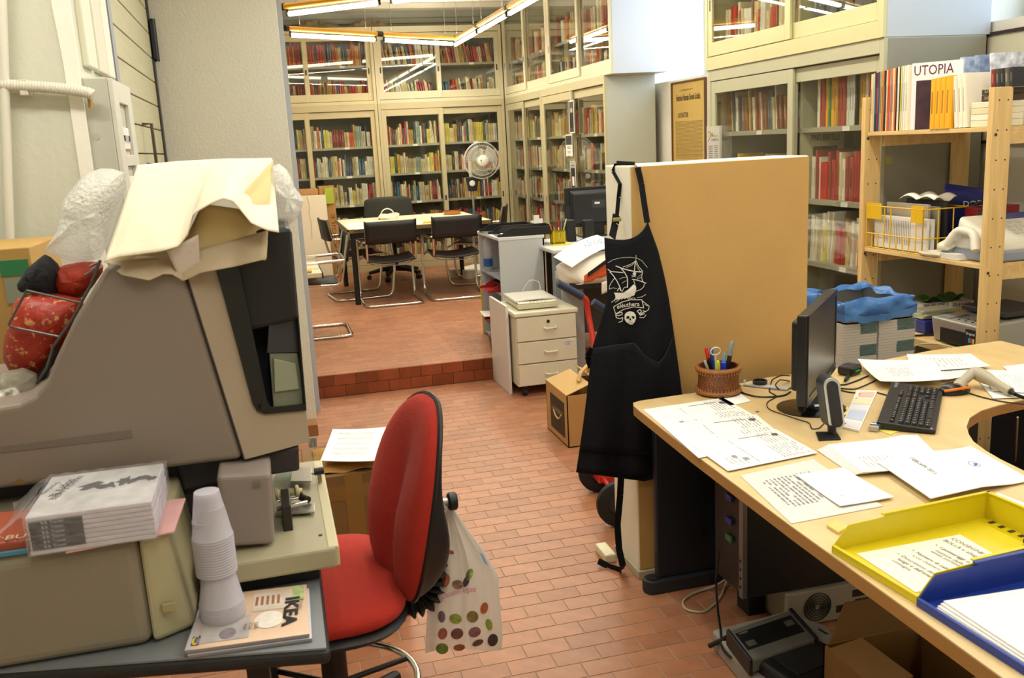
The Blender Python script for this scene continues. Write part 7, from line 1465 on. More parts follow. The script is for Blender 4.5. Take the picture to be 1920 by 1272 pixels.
o2_ = nb_ - bd * .012 - fd * -.006; ob = nb_ + fd * (DYL + .004); ob = ob - bd * .012; ob.z = DZ + .0005
tb.location = ob; tb.rotation_euler = (0, 0, ang_y - .03); RM[tb.name] = Matrix.Translation(ob) @ Matrix.Rotation(ang_y - .03, 4, 'Z')
for c in tb.children: c.scale = (1, DYL / .262, 1)
MW2 = RM[tb.name]
for k in range(5):
    pts = [MW2 @ Vector((u, v, .006 + .0035 * k)) for u, v in ((.0 + .004 * k, .01 + .002 * k), (.30 + .004 * k, .01), (.30 + .004 * k, DYL - .05 - .004 * k), (-.0 + .006 * k, DYL - .035))]
    sheet('white sheet, %s from the bottom in the blue tray' % ORD[k], [(p.x, p.y) for p in pts], DZ + .006 + .0035 * k, group='sheets in the blue tray', lines=[(.5, .9, .1, .9, .06, .02)] if k == 4 else 0, seed=31, th=.0025)
pts = [AZ(x, y, DZ + .002) for x, y in ((1550, 988), (1568, 978), (1590, 992), (1572, 1002))]; sheet('small yellow sticky pad half under the yellow tray', [(p.x, p.y) for p in pts], DZ + .001, color=M('#e2c878', .7), th=.006, name='sticky_pad', cat='sticky pad')
# ================================================================ UNDER THE DESK
cs = M('#a8a698', .5)
t = T('desktop_case', 'beige desktop computer case lying on the floor, rear side out', 'computer', (1.72, 2.6, 0))
MB().bx(1.50, 1.93, 2.455, 2.84, .004, .125).build('case', cs, t, bevel=.004)
fz = MB()
for i in range(5): fz.tube([(1.61 + (.012 + .009 * i) * math.cos(a), 2.4525, .065 + (.012 + .009 * i) * math.sin(a)) for a in [j * math.pi / 10 for j in range(20)]], .0022, 5, closed=True)
fz.build('fan_grille', M('#16161a', .5), t)
for (x0, x1, z0, z1) in ((1.68, 1.71, .03, .055), (1.74, 1.81, .075, .1), (1.75, 1.9, .025, .045), (1.82, 1.91, .07, .105), (1.75, 1.8, .05, .065)): MB().bx(x0, x1, 2.4535, 2.456, z0, z1).build('port_panel', M('#2a2a28', .5, .3), t)
t = T('tower_case', 'black tower computer case standing on the beige case, metal rear edge', 'computer', (1.6, 2.6, .125))
MB().bx(1.362, 1.80, 2.47, 2.67, .13, .585).build('side_cover', M('#0b0b0d', .5), t, bevel=.004)
MB().bx(1.35, 1.364, 2.475, 2.665, .14, .57).build('rear_plate', M('#26272b', .5), t, bevel=.002); MB().bx(1.345, 1.362, 2.468, 2.492, .132, .60).build('metal_flange', M('#8a8d92', .35, .8), t, bevel=.002)
for k in range(4): MB().cyl((1.3435, 2.48, .17 + .03 * k), (1.3455, 2.48, .17 + .03 * k), .005, 10).build('screw_hole', BLACK, t)
for z, c in ((.30, '#2a7a4a'), (.36, '#2a3a9a'), (.44, '#2a3a9a')): MB().bx(1.338, 1.3455, 2.53, 2.57, z, z + .02).build('socket', M(c, .4), t)
t = T('cpu_support', 'small dark block holding the tower case end above the floor', 'support', (1.41, 2.57, 0)); MB().bx(1.43, 1.49, 2.58, 2.66, 0, .128).build('block', M('#1b1b1d', .7), t)
def frect(px, z): return [AZ(x, y, z) for x, y in px]
t = T('silver_drive', 'silver and black external device with vents on a white slab under the desk', 'device', (1.34, 2.28, .03))
tp4 = [Vector((1.222, 2.335, 0)), Vector((1.205, 2.165, 0)), Vector((1.452, 2.205, 0)), Vector((1.475, 2.385, 0))]
sv = M('#8f9088', .35, .5)
MB().hexa([p + Vector((0, 0, .072)) for p in tp4], [p + Vector((0, 0, .118)) for p in tp4]).build('body', sv, t, bevel=.008)
def mixp(u, v, z): p = (tp4[0] * (1 - u) + tp4[3] * u) * (1 - v) + (tp4[1] * (1 - u) + tp4[2] * u) * v; return p + Vector((0, 0, z))
MB().hexa([mixp(.06, .18, .112), mixp(.9, .18, .112), mixp(.9, .72, .112), mixp(.06, .72, .112)], [mixp(.06, .18, .1205), mixp(.9, .18, .1205), mixp(.9, .72, .1205), mixp(.06, .72, .1205)]).build('black_inset', M('#17181a', .4), t)
for u0_, u1_, n_ in ((-.015, .035, 'end_cap'), (.94, 1.0, 'end_cap')): MB().hexa([mixp(u0_, -.02, .068), mixp(u1_, -.02, .068), mixp(u1_, 1.02, .068), mixp(u0_, 1.02, .068)], [mixp(u0_, -.02, .122), mixp(u1_, -.02, .122), mixp(u1_, 1.02, .122), mixp(u0_, 1.02, .122)]).build(n_, M('#1c1d20', .5), t, bevel=.004)
for u0_, v0_ in ((.1, .5), (.74, .3)): MB().hexa([mixp(u0_, v0_, .1203), mixp(u0_ + .12, v0_, .1203), mixp(u0_ + .12, v0_ + .16, .1203), mixp(u0_, v0_ + .16, .1203)], [mixp(u0_, v0_, .1213), mixp(u0_ + .12, v0_, .1213), mixp(u0_ + .12, v0_ + .16, .1213), mixp(u0_, v0_ + .16, .1213)]).build('symbol', M('#5a5c58', .4), t)
lettering('MAXI', mixp(.1, .26, .1208), mixp(1, .2, 0) - mixp(0, .2, 0), mixp(0, 0, 0) - mixp(0, 1, 0), .03, M('#b8b8b0', .5), t)
sl = [AZ(x, y, .03) for x, y in ((1335, 1200), (1470, 1165), (1545, 1190), (1640, 1290), (1440, 1330))]
o = MB().prism([p + Vector((0, 0, -.03)) for p in sl], (0, 0, .066)).build('foam_slab', M('#9a958c', .8, var=.2, vs_=8), bevel=.01, seg=3); tag(o, 'dusty white slab on the tiles under the silver device', 'slab')
q = AZ(1500, 1250, .08); t = T('monitor_stand', 'rounded black plastic stand in front of the silver device', 'base', (q.x, q.y, .052))
MB().box((q.x + .01, q.y, .08), (.24, .2, .05), Matrix.Rotation(.2, 3, 'Z')).build('shell', M('#141518', .5), t, bevel=.02, seg=4)
MB().box((q.x + .01, q.y, .106), (.15, .12, .004), Matrix.Rotation(.2, 3, 'Z')).build('top_panel', M('#1b1c20', .6), t, bevel=.0015)
t = T('open_carton', 'open brown carton on the floor at the bottom right under the desk', 'box', (1.56, 1.85, 0)); cm_ = M('#8a6638', .8, var=.1, vs_=7)
x0, x1, y0, y1, zt = 1.366, 1.68, 1.78, 2.05, .2
MB().bx(x0, x0 + .006, y0, y1, 0, zt).build('carton_side', cm_, t); MB().bx(x1 - .006, x1, y0, y1, 0, zt).build('carton_side', cm_, t); MB().bx(x0, x1, y0, y0 + .006, 0, zt).build('carton_side', cm_, t); MB().bx(x0, x1, y1 - .006, y1, 0, zt).build('carton_side', cm_, t); MB().bx(x0, x1, y0, y1, 0, .006).build('carton_floor', cm_, t)
MB().hexa([(x0, y0 + .03, zt), (x0, y1 - .03, zt), (x0 + .1, y1 - .03, zt + .012), (x0 + .1, y0 + .03, zt + .02)], [(x0, y0 + .03, zt + .005), (x0, y1 - .03, zt + .005), (x0 + .1, y1 - .03, zt + .017), (x0 + .1, y0 + .03, zt + .025)]).build('flap', M('#96703e', .8), t)
MB().hexa([(x0 + .02, y1, zt), (x1, y1, zt), (x1 - .02, y1 + .05, zt + .08), (x0 + .1, y1 + .05, zt + .08)], [(x0 + .02, y1 + .005, zt), (x1, y1 + .005, zt), (x1 - .02, y1 + .055, zt + .08), (x0 + .1, y1 + .055, zt + .08)]).build('flap', M('#7d5a30', .8), t)
MB().hexa([(x1, y0, zt), (x1, y1, zt), (x1 + .1, y1, zt + .04), (x1 + .1, y0, zt + .04)], [(x1, y0, zt + .005), (x1, y1, zt + .005), (x1 + .1, y1, zt + .045), (x1 + .1, y0, zt + .045)]).build('flap', M('#7d5a30', .8), t)
cable('pale grey cable looping over the tiles below the desk', [(1372, 1060, .1), (1362, 1090, .01), (1350, 1125, .005), (1320, 1150, .005), (1285, 1145, .005), (1278, 1128, .005), (1300, 1112, .005), (1340, 1100, .01), (1372, 1080, .08)], '#b4ad96', .004)
cable('black power cable hanging from the tower to the silver device', [(1348, 1035, .3), (1342, 1090, .12), (1345, 1140, .06), (1352, 1190, .07), (1352, 1215, .05), (1370, 1235, .05), (1395, 1232, .06)], '#101013', .004)
cable('black plug lead left of the silver device', [(1330, 1212, .03), (1345, 1205, .05), (1362, 1196, .075)], '#101013', .008)
cable('thin black lead running right from the silver device', [(1535, 1180, .08), (1570, 1200, .05), (1590, 1230, .03)], '#101013', .003)
cable('thin pale lead hanging inside the desk cutout', [(1908, 783, .7), (1905, 850, .4), (1902, 900, .1)], '#a8a488', .003)
cable('second pale lead slanting inside the desk cutout', [(1935, 840, .4), (1900, 890, .1)], '#a8a488', .003)
o = MB().bx(2.3, 3.3, 2.98, 3.04, 0, .25).build('grey_panel', M('#57554a', .8, var=.2)); tag(o, 'dark grey boxed skirting behind the desk, seen through the cutout', 'panel')
# ================================================================ BOOK PILE AND BLUE BIN BEHIND THE DESK
t = T('storage_crate', 'dark crate carrying the shrink-wrapped piles behind the desk', 'crate', (2.38, 3.35, 0)); MB().bx(2.2, 2.57, 3.2, 3.55, 0, .53).build('body', M('#3a3a3e', .7), t, bevel=.006); MB().bx(2.19, 2.58, 3.19, 3.56, .5, .535).build('rim', M('#2b2b2e', .6), t, bevel=.004)
teal = M('#1e5a58', .5); pgm = M('#cfc8be', .75)
npile = 0
for c_, (x0, x1) in enumerate(((2.205, 2.365), (2.373, 2.545))):
    z = .536
    for pk in range(3):
        for i in range(8):
            th = .0115; fl_ = i >= 4
            name_ = 'books of the %s pile behind the desk' % ('left', 'right')[c_]
            mb = MB(); mb.mats = [pgm, teal]; dx = R0.uniform(-.0012, .0012)
            mb.bx(x0 + dx, x1 + dx, 3.22, 3.42, z, z + th - .0008)
            if fl_ : mb.cur = 1; mb.bx(x0 + dx + (x1 - x0) * (.5), x1 + dx - .002, 3.2185, 3.2203, z, z + th - .0008)
            o = mb.build('wrapped_book', None, None, bevel=.0008, seg=1)
            tag(o, '%s copy from the bottom, %s wrapped pile, %s' % (ORD[pk * 8 + i], ('left', 'right')[c_], 'teal spine block' if fl_ else 'plain page edges'), 'book', 'wrapped copies of one book, %s pile' % ('left', 'right')[c_])
            z += th
    ztop = z
wr2 = film_mat('pile_wrap', '#e6e4e2', .14, rough=.12, bump=.8, bs=60, transl=.2)
for c_, (x0, x1) in enumerate(((2.202, 2.368), (2.37, 2.548))):
    mb = MB(); mb.grid(lambda u, v: (x0 + (x1 - x0) * u, 3.2155 - .0015 * math.sin(20 * u + 13 * v), .54 + (ztop - .54) * v), 10, 14); o = mb.build('shrink_wrap', wr2, smooth=True); tag(o, 'clear film over the %s pile of teal-spined books' % ('left', 'right')[c_], 'film')
t = T('lined_bin', 'grey metal tray lined with a crumpled blue plastic bag on the book piles', 'bin', (2.38, 3.35, ztop)); zb_ = ztop + .002; bx0, bx1, by0_, by1_ = 2.215, 2.53, 3.22, 3.56; hb = .075
gm_ = M('#8a8a86', .35, .6)
MB().bx(bx0, bx1, by0_, by1_, zb_, zb_ + .004).build('bin_floor', gm_, t)
for a in ((bx0, bx0 + .004, by0_, by1_), (bx1 - .004, bx1, by0_, by1_), (bx0, bx1, by0_, by0_ + .004), (bx0, bx1, by1_ - .004, by1_)): MB().bx(a[0], a[1], a[2], a[3], zb_, zb_ + hb).build('bin_wall', gm_, t)
blu_ = film_mat('blue_film', '#5a94e0', .96, rough=.3, bump=.7, bs=18, transl=.35)
def rimS(u, v):
    L = [(bx0, by0_), (bx1, by0_), (bx1, by1_), (bx0, by1_)]; s = (u * 4) % 4; i = int(s); f = s - i; a, b = Vector(L[i % 4]), Vector(L[(i + 1) % 4]); p = a * (1 - f) + b * f; c = Vector(((bx0 + bx1) / 2, (by0_ + by1_) / 2)); o_ = (p - c).normalized()
    th_ = -.6 + v * 3.6; cr_ = .008 * math.sin(u * 61 + v * 5) + .006 * math.sin(u * 37 - v * 9); w_ = .019 + .008 * math.sin(u * 17)
    return (p.x + o_.x * (w_ * math.cos(th_ - .3) + cr_ + .004), p.y + o_.y * (w_ * math.cos(th_ - .3) + cr_ + .004), zb_ + hb - .012 + (w_ + .012) * math.sin(th_ - .3) * 1.0 + cr_ * .6)
MB().grid(rimS, 96, 10).build('blue_liner', blu_, t, smooth=True)
MB().grid(lambda u, v: (rimS(u, 0)[0], rimS(u, 0)[1], rimS(u, 0)[2] - .03 * v + .004 * math.sin(u * 80)), 96, 3).build('liner_skirt', blu_, t, smooth=True)
# ================================================================ PINE SHELVES
PW = wood_mat('#e0c288', '#d2b074', (14, 14, 1.2), 3, .5); PWB = wood_mat('#e2c48c', '#d4b276', (12, 1.2, 12), 3, .5)
SX0, SX1, SY0, SY1 = 2.767, 3.36, 3.1, 3.935
zs1, zs2, zs3 = 1.567, 1.02, .645
t = T('pine_shelf_unit', 'pale pine shelf unit with four posts against the right wall', 'shelf unit', (3.05, 3.5, 0))
for (x0, x1, y0, y1, zt) in ((SX0, SX0 + .088, SY1 - .03, SY1, AX(1632, 183, SX0 + .04).z), (SX0, SX0 + .088, SY0, SY0 + .03, AX(1880, 162, SX0).z), (SX1 - .088, SX1, SY1 - .03, SY1, 1.7), (SX1 - .088, SX1, SY0, SY0 + .03, 1.7)):
    p = MB().bx(x0, x1, y0, y1, 0, zt).build('post', PW, t, bevel=.002)
    if x0 < 3:
        z = .16
        while z < zt: 
            for dx in (.024, .066): MB().cyl((x0 + dx, y0 + .0005, z), (x0 + dx, y0 - .0006, z), .0035, 8).build('peg_hole', M('#3a2a18', .8), p)
            z += .128 if z < .2 else .115
        for z in (zs1 - .03, zs2 - .03): MB().cyl((x0 + .016, y0 + .001, z), (x0 + .016, y0 - .003, z), .006, 10).build('bolt', M('#4a4a4a', .3, .8), p)
for z in (zs1, zs2, zs3):
    MB().bx(SX0 + .012, SX1 - .012, SY0 + .032, SY1 - .032, z - .018, z).build('shelf_board', PWB, t, bevel=.0015)
    for y in (SY0 + .034, SY1 - .054): MB().bx(SX0 + .09, SX1 - .09, y - .003, y + .018, z - .07, z - .018).build('cross_rail', PWB, t, bevel=.001)
MB().bx(SX0 - .0, SX0 + .012, SY0 + .03, SY1 - .03, zs3 - .03, zs3 + .001).build('front_rail', PWB, t, bevel=.001)
for k in range(5): MB().bx(SX0 - .5 + 0, SX0 - .49, 3, 3.01, 0, .01) if False else None
rt = bpy.data.objects.new('x', None); RM['shelfmat'] = Matrix.Translation((SX0 + .02, SY1 - .035, 0)) @ Matrix.Rotation(-math.pi / 2, 4, 'Z')
def srow(specs, z, where, x=0.0, yo=.0):
    global NBOOKS
    for i, (w, h, c, ti) in enumerate(specs):
        s = dict(mw=RM['shelfmat'], x=x, w=w, y=yo, z=z + .001, h=h, d=min(.21, h * .75), c=c, t=ti); 
        place_book(s, '%s %s, %s from the far post, %s' % (NAMES.get(c, 'coloured'), 'magazine' if w < .014 else 'book', ORD[i], where), 'books on the ' + where); NBOOKS += 1; x += w + .0008 + (abs(math.sin(ti)) * .008)
    return x
NBOOKS = 48
mg = [(.016, '#d8c898'), (.007, '#e2d6b0'), (.006, '#3a5a78'), (.008, '#23262e'), (.006, '#a03040'), (.007, '#2a3a5a'), (.006, '#9aa8a0'), (.009, '#c9a040'), (.008, '#d07a4a'), (.012, '#1c1c20'), (.007, '#e2d6b0'), (.013, '#e04a20'), (.006, '#9aa8a0'), (.008, '#d07a4a'), (.009, '#e8e0c8'), (.007, '#f07a28'), (.007, '#1c1c20'), (.012, '#efe9d6'), (.005, '#23262e'), (.007, '#e0d060'), (.009, '#d8d8d0'), (.012, '#e8e4d8'), (.013, '#efe9d6')]
xx = srow([(w * 1.25, .262 + .001 * (i % 3) + .0008 * i, c, 0) for i, (w, c) in enumerate(mg)], zs1, 'top pine shelf', x=.0)
# UTOPIA magazine turned with its cover to the aisle
y_u = SY1 - .035 - xx - .002
t = T('magazine', 'white magazine with a large purple capital title on the top pine shelf', 'magazine', (2.84, y_u - .1, zs1))
ua, ub = Vector((2.80, y_u, zs1 + .001)), Vector((2.93, y_u - .16, zs1 + .001)); ud = (ub - ua).normalized(); un = Vector((ud.y, -ud.x, 0)); 
if un.x > 0: un = -un
MB().prism([ua, ub, ub + Vector((0, 0, .285)), ua + Vector((0, 0, .285))], -un * .012).build('cover', M('#f0eef4', .4), t, bevel=.001)
lettering('UTOPIA', ua + Vector((0, 0, .232)) + ud * .01 + un * .0008, ud, (0, 0, 1), .16, M('#5a2048', .5), t, h=.042)
MB().prism([ua + ud * .02 + un * .0006 + Vector((0, 0, .0)), ub - ud * .01 + un * .0006, ub - ud * .01 + un * .0006 + Vector((0, 0, .21)), ua + ud * .02 + un * .0006 + Vector((0, 0, .21))], un * .0004).build('cover_picture', M('#3a2030', .5, var=.6, vs_=20), t)
yo_ = AX(1750, 240, SX0 + .03).y
xb_ = SY1 - .035 - yo_
x_ = srow([(.034, .205, '#f0b020', 0)] * 0 + [(.030, .208 + .002 * i, '#f0b020', 0) for i in range(4)], zs1, 'top pine shelf, row of golden paperbacks', x=xb_, yo=-.012)
x_ = srow([(.022, .21, '#e8e4d8', -.12), (.024, .215, '#efe9d6', -.10), (.02, .218, '#efe9d6', -.1)], zs1, 'leaning row on the top pine shelf', x=x_ + .014, yo=.0)
# lying books right of them
ly0, ly1 = 3.13, SY1 - .035 - x_ - .01
z = zs1 + .001
G3 = 'books lying flat on the top pine shelf'
for i, (h, c, lab) in enumerate(((.026, '#e8e0c8', 'cream paperback lying flat, lowest on the top pine shelf'), (.024, '#efe9d6', 'off-white paperback lying flat, second up on the top pine shelf'), (.025, '#e2d6b0', 'cream paperback lying flat, third up on the top pine shelf'), (.024, '#e8e0c8', 'ivory paperback lying flat, fourth up on the top pine shelf'), (.026, '#4a3028', 'dark brown book lying flat on the cream paperbacks'), (.022, '#3a3430', 'near-black book lying flat, topmost of the pile'))):
    t = T('book', lab, 'book', (2.88, (ly0 + ly1) / 2, z), 0, G3); NBOOKS += 1
    w_ = .0 if i < 4 else .02
    MB().bx(SX0 + .03 + w_, SX0 + .17 + w_, ly0 + (.0 if i < 4 else .0), ly1 - (.0 if i < 4 else .03), z, z + h - .001).build('cover', M(c, .55), t, bevel=.002, seg=1)
    if i >= 4: lettering('DIARIO' if i == 5 else 'DIZIONARIO', (SX0 + .029 + w_, ly1 - .05, z + .008), (0, -1, 0), (0, 0, 1), .09, M('#c8b890', .6), t)
    else: MB().bx(SX0 + .0315, SX0 + .1685, ly0 - .0005, ly0 + .002, z + .002, z + h - .003).build('page_edge', M('#e6dfc6', .8), t)
    z += h
zt_l = z
for i in range(5):
    c = ['#7a2a22', '#3a3430', '#1c1c20', '#565248', '#1c1c20'][i]; s = dict(mw=RM['shelfmat'], x=SY1 - .035 - ly1 + .045 + .024 * i, w=.022, y=.06, z=zt_l, h=.075, d=.11, c=c, t=-.08); place_book(s, 'small %s pocket book, %s of the dark row on the lying books' % (NAMES[c], ORD[i]), 'dark pocket books on the lying pile'); NBOOKS += 1
for i in range(9):
    z0_ = zs1 + .002; yy_ = SY0 + .05 + .026 * i
    t = T('book', 'white-spined paperback leaning, %s from the near post on the deeper row' % ORD[i], 'book', (3.12, yy_, z0_), 0, 'leaning paperbacks in the deeper row'); NBOOKS += 1
    c = '#e07a4a' if i < 2 else '#ece6d2'
    MB().hexa([(3.05, yy_, z0_), (3.2, yy_, z0_), (3.2, yy_ + .023, z0_), (3.05, yy_ + .023, z0_)], [(3.05, yy_ + .02, z0_ + .22), (3.2, yy_ + .02, z0_ + .22), (3.2, yy_ + .043, z0_ + .22), (3.05, yy_ + .043, z0_ + .22)]).build('cover', M(c, .6), t, bevel=.001, seg=1)
for i in range(3):
    a = SY1 - .3 - .09 * i; o = MB().hexa([(3.1, a, zs1 + .002), (3.25, a, zs1 + .002), (3.25, a + .03, zs1 + .002), (3.1, a + .03, zs1 + .002)], [(3.1, a + .03, zs1 + .31), (3.25, a + .03, zs1 + .31), (3.25, a + .06, zs1 + .31), (3.1, a + .06, zs1 + .31)]).build('magazine', M(['#b8c8e0', '#8fa0c0', '#c8ccd8'][i], .25, var=.5, vs_=30)); tag(o, ['glossy blue-grey magazine farthest in the rear row of the top pine shelf', 'glossy magazine with mottled cover in the rear row, middle', 'pale glossy magazine nearest in the rear row of the top pine shelf'][i], 'magazine', 'glossy magazines in the rear row')
# ---- middle shelf: yellow wire file
ym2 = M('#e0b418', .4); z0_ = zs2 + .002
ya, yb2 = SY1 - .04, SY1 - .44; xa, xb = SX0 + .015, SX0 + .25
t = T('wire_file', 'yellow wire magazine holder with papers on the middle pine shelf', 'wire basket', (2.9, 3.7, zs2)); wr = .003
def wire(*pts): MB().tube([Vector(p) for p in pts], wr, 6).build('wire', ym2, t)
for z in (z0_ + .003, z0_ + .07, z0_ + .2): wire((xa, ya, z), (xa, yb2, z)); wire((xa, yb2, z), (xb, yb2, z)); wire((xb, yb2, z), (xb, ya, z))
for i in range(10):
    y = ya + (yb2 - ya) * i / 9
    if i in (0, 3, 4, 8, 9): wire((xa, y, z0_), (xa, y, z0_ + .2))
    else: wire((xa, y, z0_), (xa, y, z0_ + .07))
for i in range(4): wire((xa + (xb - xa) * i / 3, yb2, z0_), (xa + (xb - xa) * i / 3, yb2, z0_ + .2))
MB().bx(xa - .002, xa + .002, ya - .11, ya, z0_ + .14, z0_ + .215).build('label_plate', ym2, t); MB().bx(xa - .002, xa + .002, yb2 - .0, yb2 + .08, z0_ + .14, z0_ + .215).build('label_plate', ym2, t)
for i, (x, h, yy0, yy1, c, lab) in enumerate(((.03, .15, .0, .36, '#e4e2dc', 'white printed sheet upright in front inside the yellow wire file'), (.05, .15, .02, .37, '#d8d5cc', 'second white sheet upright inside the yellow wire file'), (.08, .21, .02, .3, '#a89c88', 'brownish plastic pocket standing tallest in the yellow wire file'), (.11, .2, .05, .33, '#8a8478', 'grey envelope behind the brownish pocket in the wire file'), (.14, .225, .08, .34, '#2b2b2c', 'black folder behind the papers in the wire file'))):
    o = MB().bx(xa + x, xa + x + .012, ya - .03 - yy1, ya - .02 - yy0, z0_ + .004, z0_ + .004 + h).build('file_folder', M(c, .6, var=.08, vs_=14), bevel=.001); tag(o, lab, 'papers', 'papers in the yellow wire file')
    if i == 0:
        pm = MB()
        for q_ in range(16): pm.bx(xa + x - .0008, xa + x, ya - .10 - .012 * q_, ya - .097 - .012 * q_, z0_ + .03, z0_ + .14)
        pm.build('print', GREYINK, o, kind='stuff')
o = MB().grid(lambda u, v: (xa + .1 + .12 * v, ya - .1 - .24 * u, z0_ + .228 + .02 * abs(math.sin(6 * u)) + .012 * math.sin(8 * v)), 12, 8).build('crumpled_sheet', PAPER, solid=.0012, smooth=True); tag(o, 'crumpled white sheet on top of the papers in the wire file', 'paper')
for k_ in range(4):
    o = MB().bx(SX0 + .02, SX0 + .2, 3.27 + .005 * k_, 3.5 - .008 * k_, z0_ + .006 * k_, z0_ + .006 * k_ + .0055).build('paper_stack', M('#e4e1da', .6)); tag(o, 'white pamphlet, %s from the bottom, before the yellow wire file' % ORD[k_], 'pamphlet', 'pamphlets before the wire file')
# phone and fax
t = T('fax_machine', 'white fax machine with keypad behind the near pine post', 'fax machine', (3.05, 3.2, zs2)); fm2 = M('#dedbd0', .4); fg = M('#8f97ac', .4)
fx0, fx1, fy0, fy1 = SX0 + .06, SX0 + .46, 3.10, 3.36; z0_ = zs2 + .002
MB().bx(fx0, fx1, fy0 + .03, fy1, z0_, z0_ + .045).build('base', fg, t, bevel=.01, seg=3)
MB().hexa([(fx0, fy0 + .03, z0_ + .04), (fx1, fy0 + .03, z0_ + .04), (fx1, fy1, z0_ + .04), (fx0, fy1, z0_ + .04)], [(fx0 + .02, fy0 + .05, z0_ + .09), (fx1, fy0 + .05, z0_ + .09), (fx1, fy1, z0_ + .18), (fx0 + .02, fy1, z0_ + .18)]).build('housing', fm2, t, bevel=.02, seg=4)
def FX(u, v, l=.001): a = Vector((fx0 + .02, fy0 + .05, z0_ + .09)); return a + Vector(((fx1 - fx0 - .02) * u, (fy1 - fy0 - .05) * v, .09 * v)) + Vector((0, -.35, 1)).normalized() * l
MB().prism([FX(u, v) for u, v in ((.3, .72), (.95, .72), (.95, .92), (.3, .92))], (0, 0, .002)).build('display_strip', M('#2f3f8a', .3), t)
for r_ in range(4):
    for c_ in range(3):
        u, v = .36 + c_ * .1, .15 + r_ * .13; MB().prism([FX(u, v), FX(u + .065, v), FX(u + .065, v + .08), FX(u, v + .08)], (0, 0, .004)).build('key', M('#c9c7bf', .5), t)
MB().tube(rounded([Vector((fx0 - .03, fy0 + .09, z0_ + .05)), Vector((fx0 - .015, fy0 + .12, z0_ + .12)), Vector((fx0 - .01, fy0 + .22, z0_ + .125)), Vector((fx0 - .03, fy0 + .26, z0_ + .06))], .03), .018, 12).build('handset', fm2, t, smooth=True)
t = T('telephone', 'cream telephone handset lying on its base on the middle pine shelf', 'telephone', (2.86, 3.4, zs2))
q = AX(1790, 460, SX0 + .06); 
MB().hexa([(SX0 + .03, 3.35, z0_), (SX0 + .16, 3.35, z0_), (SX0 + .16, 3.41, z0_), (SX0 + .03, 3.41, z0_)], [(SX0 + .05, 3.36, z0_ + .05), (SX0 + .16, 3.36, z0_ + .075), (SX0 + .16, 3.41, z0_ + .075), (SX0 + .05, 3.41, z0_ + .05)]).build('base', fg, t, bevel=.008)
MB().hexa([(SX0 + .02, 3.345, z0_ + .03), (SX0 + .17, 3.345, z0_ + .07), (SX0 + .17, 3.415, z0_ + .07), (SX0 + .02, 3.415, z0_ + .03)], [(SX0 + .02, 3.345, z0_ + .06), (SX0 + .17, 3.345, z0_ + .12), (SX0 + .17, 3.415, z0_ + .12), (SX0 + .02, 3.415, z0_ + .06)]).build('handset', M('#e2dcc6', .4), t, bevel=.012, seg=3)
MB().tube(rounded([Vector((SX0 + .02, 3.38, z0_ + .012)), Vector((SX0 + .0, 3.46, z0_ + .012)), Vector((SX0 + .03, 3.53, z0_ + .012))], .02), .008, 8).build('handset_cord', M('#d0c8a8', .5), t, smooth=True)
# bags and boxes deeper on the middle shelf
t = T('blue_gift_bag', 'dark blue carrier bag with white lettering on the middle pine shelf', 'bag', (3.1, 3.6, zs2)); 
bgb = MB().hexa([(3.02, 3.62, z0_), (3.25, 3.52, z0_), (3.27, 3.6, z0_), (3.04, 3.7, z0_)], [(3.0, 3.64, z0_ + .27), (3.26, 3.54, z0_ + .24), (3.27, 3.57, z0_ + .25), (3.03, 3.67, z0_ + .3)]).build('bag_body', M('#1c2a80', .4, bump=.3, bs=15), t, bevel=.006)
lettering('DODMA', (3.07, 3.592, z0_ + .19), (.23, -.1, 0), (0, 0, 1), .14, WHITE, t)
t = T('red_box', 'dark red and grey box on the middle pine shelf under black cables', 'box', (3.1, 3.45, zs2)); MB().bx(3.0, 3.22, 3.42, 3.5, z0_, z0_ + .2).build('carton', M('#8a1c24', .45), t, bevel=.003); MB().bx(3.03, 3.2, 3.418, 3.4202, z0_ + .02, z0_ + .15).build('front_picture', M('#5a6068', .4, var=.4, vs_=25), t); lettering('brother', (2.9985, 3.49, z0_ + .13), (0, -1, 0), (0, 0, 1), .06, WHITE, t)
pts = [Vector((3.05 + .08 * math.sin(1.7 * i), 3.44 + .03 * math.cos(2.3 * i), z0_ + .215 + .02 * math.sin(3.1 * i))) for i in range(16)]; o = MB().tube(rounded(pts, .05, 4), .004, 6).build('cable', M('#121214', .5), smooth=True); tag(o, 'tangle of black cable on top of the dark red box', 'cable')
o = MB().box((2.98, 3.38, z0_ + .1), (.03, .05, .19), Matrix.Rotation(.25, 3, 'Y')).build('power_strip', M('#1d1f24', .5), bevel=.008); tag(o, 'dark power adapter hanging before the red box', 'adapter')
# ---- lower shelf
z0_ = zs3 + .002
t = T('lamp_carton', 'yellow and white light bulb cartons on the lower pine shelf', 'box', (3.1, 3.75, zs3)); 
for k_, (x0, x1, y, h) in enumerate(((2.98, 3.12, 3.72, .1), (3.125, 3.25, 3.7, .1))):
    MB().bx(x0, x1, y, y + .09, z0_, z0_ + h * .65).build('lower_half', M('#e0b020', .5, var=.2, vs_=20), t); MB().bx(x0, x1, y, y + .09, z0_ + h * .65, z0_ + h).build('upper_half', M('#dcdcd2', .5), t)
    lettering('PHILIPS', (x0 + .01, y - .0006, z0_ + h * .74), (1, 0, 0), (0, 0, 1), (x1 - x0) * .8, M('#2a3a6a', .5), t)
o = MB().grid(lambda u, v: (3.0 + .22 * u, 3.72 + .09 * v, z0_ + .115 + .02 * math.sin(9 * u) * math.cos(7 * v)), 16, 6).build('green_foil', M('#2c5a1c', .4, bump=.6, bs=30), solid=.002, smooth=True); tag(o, 'crumpled green wrapping on the light bulb cartons', 'wrapping')
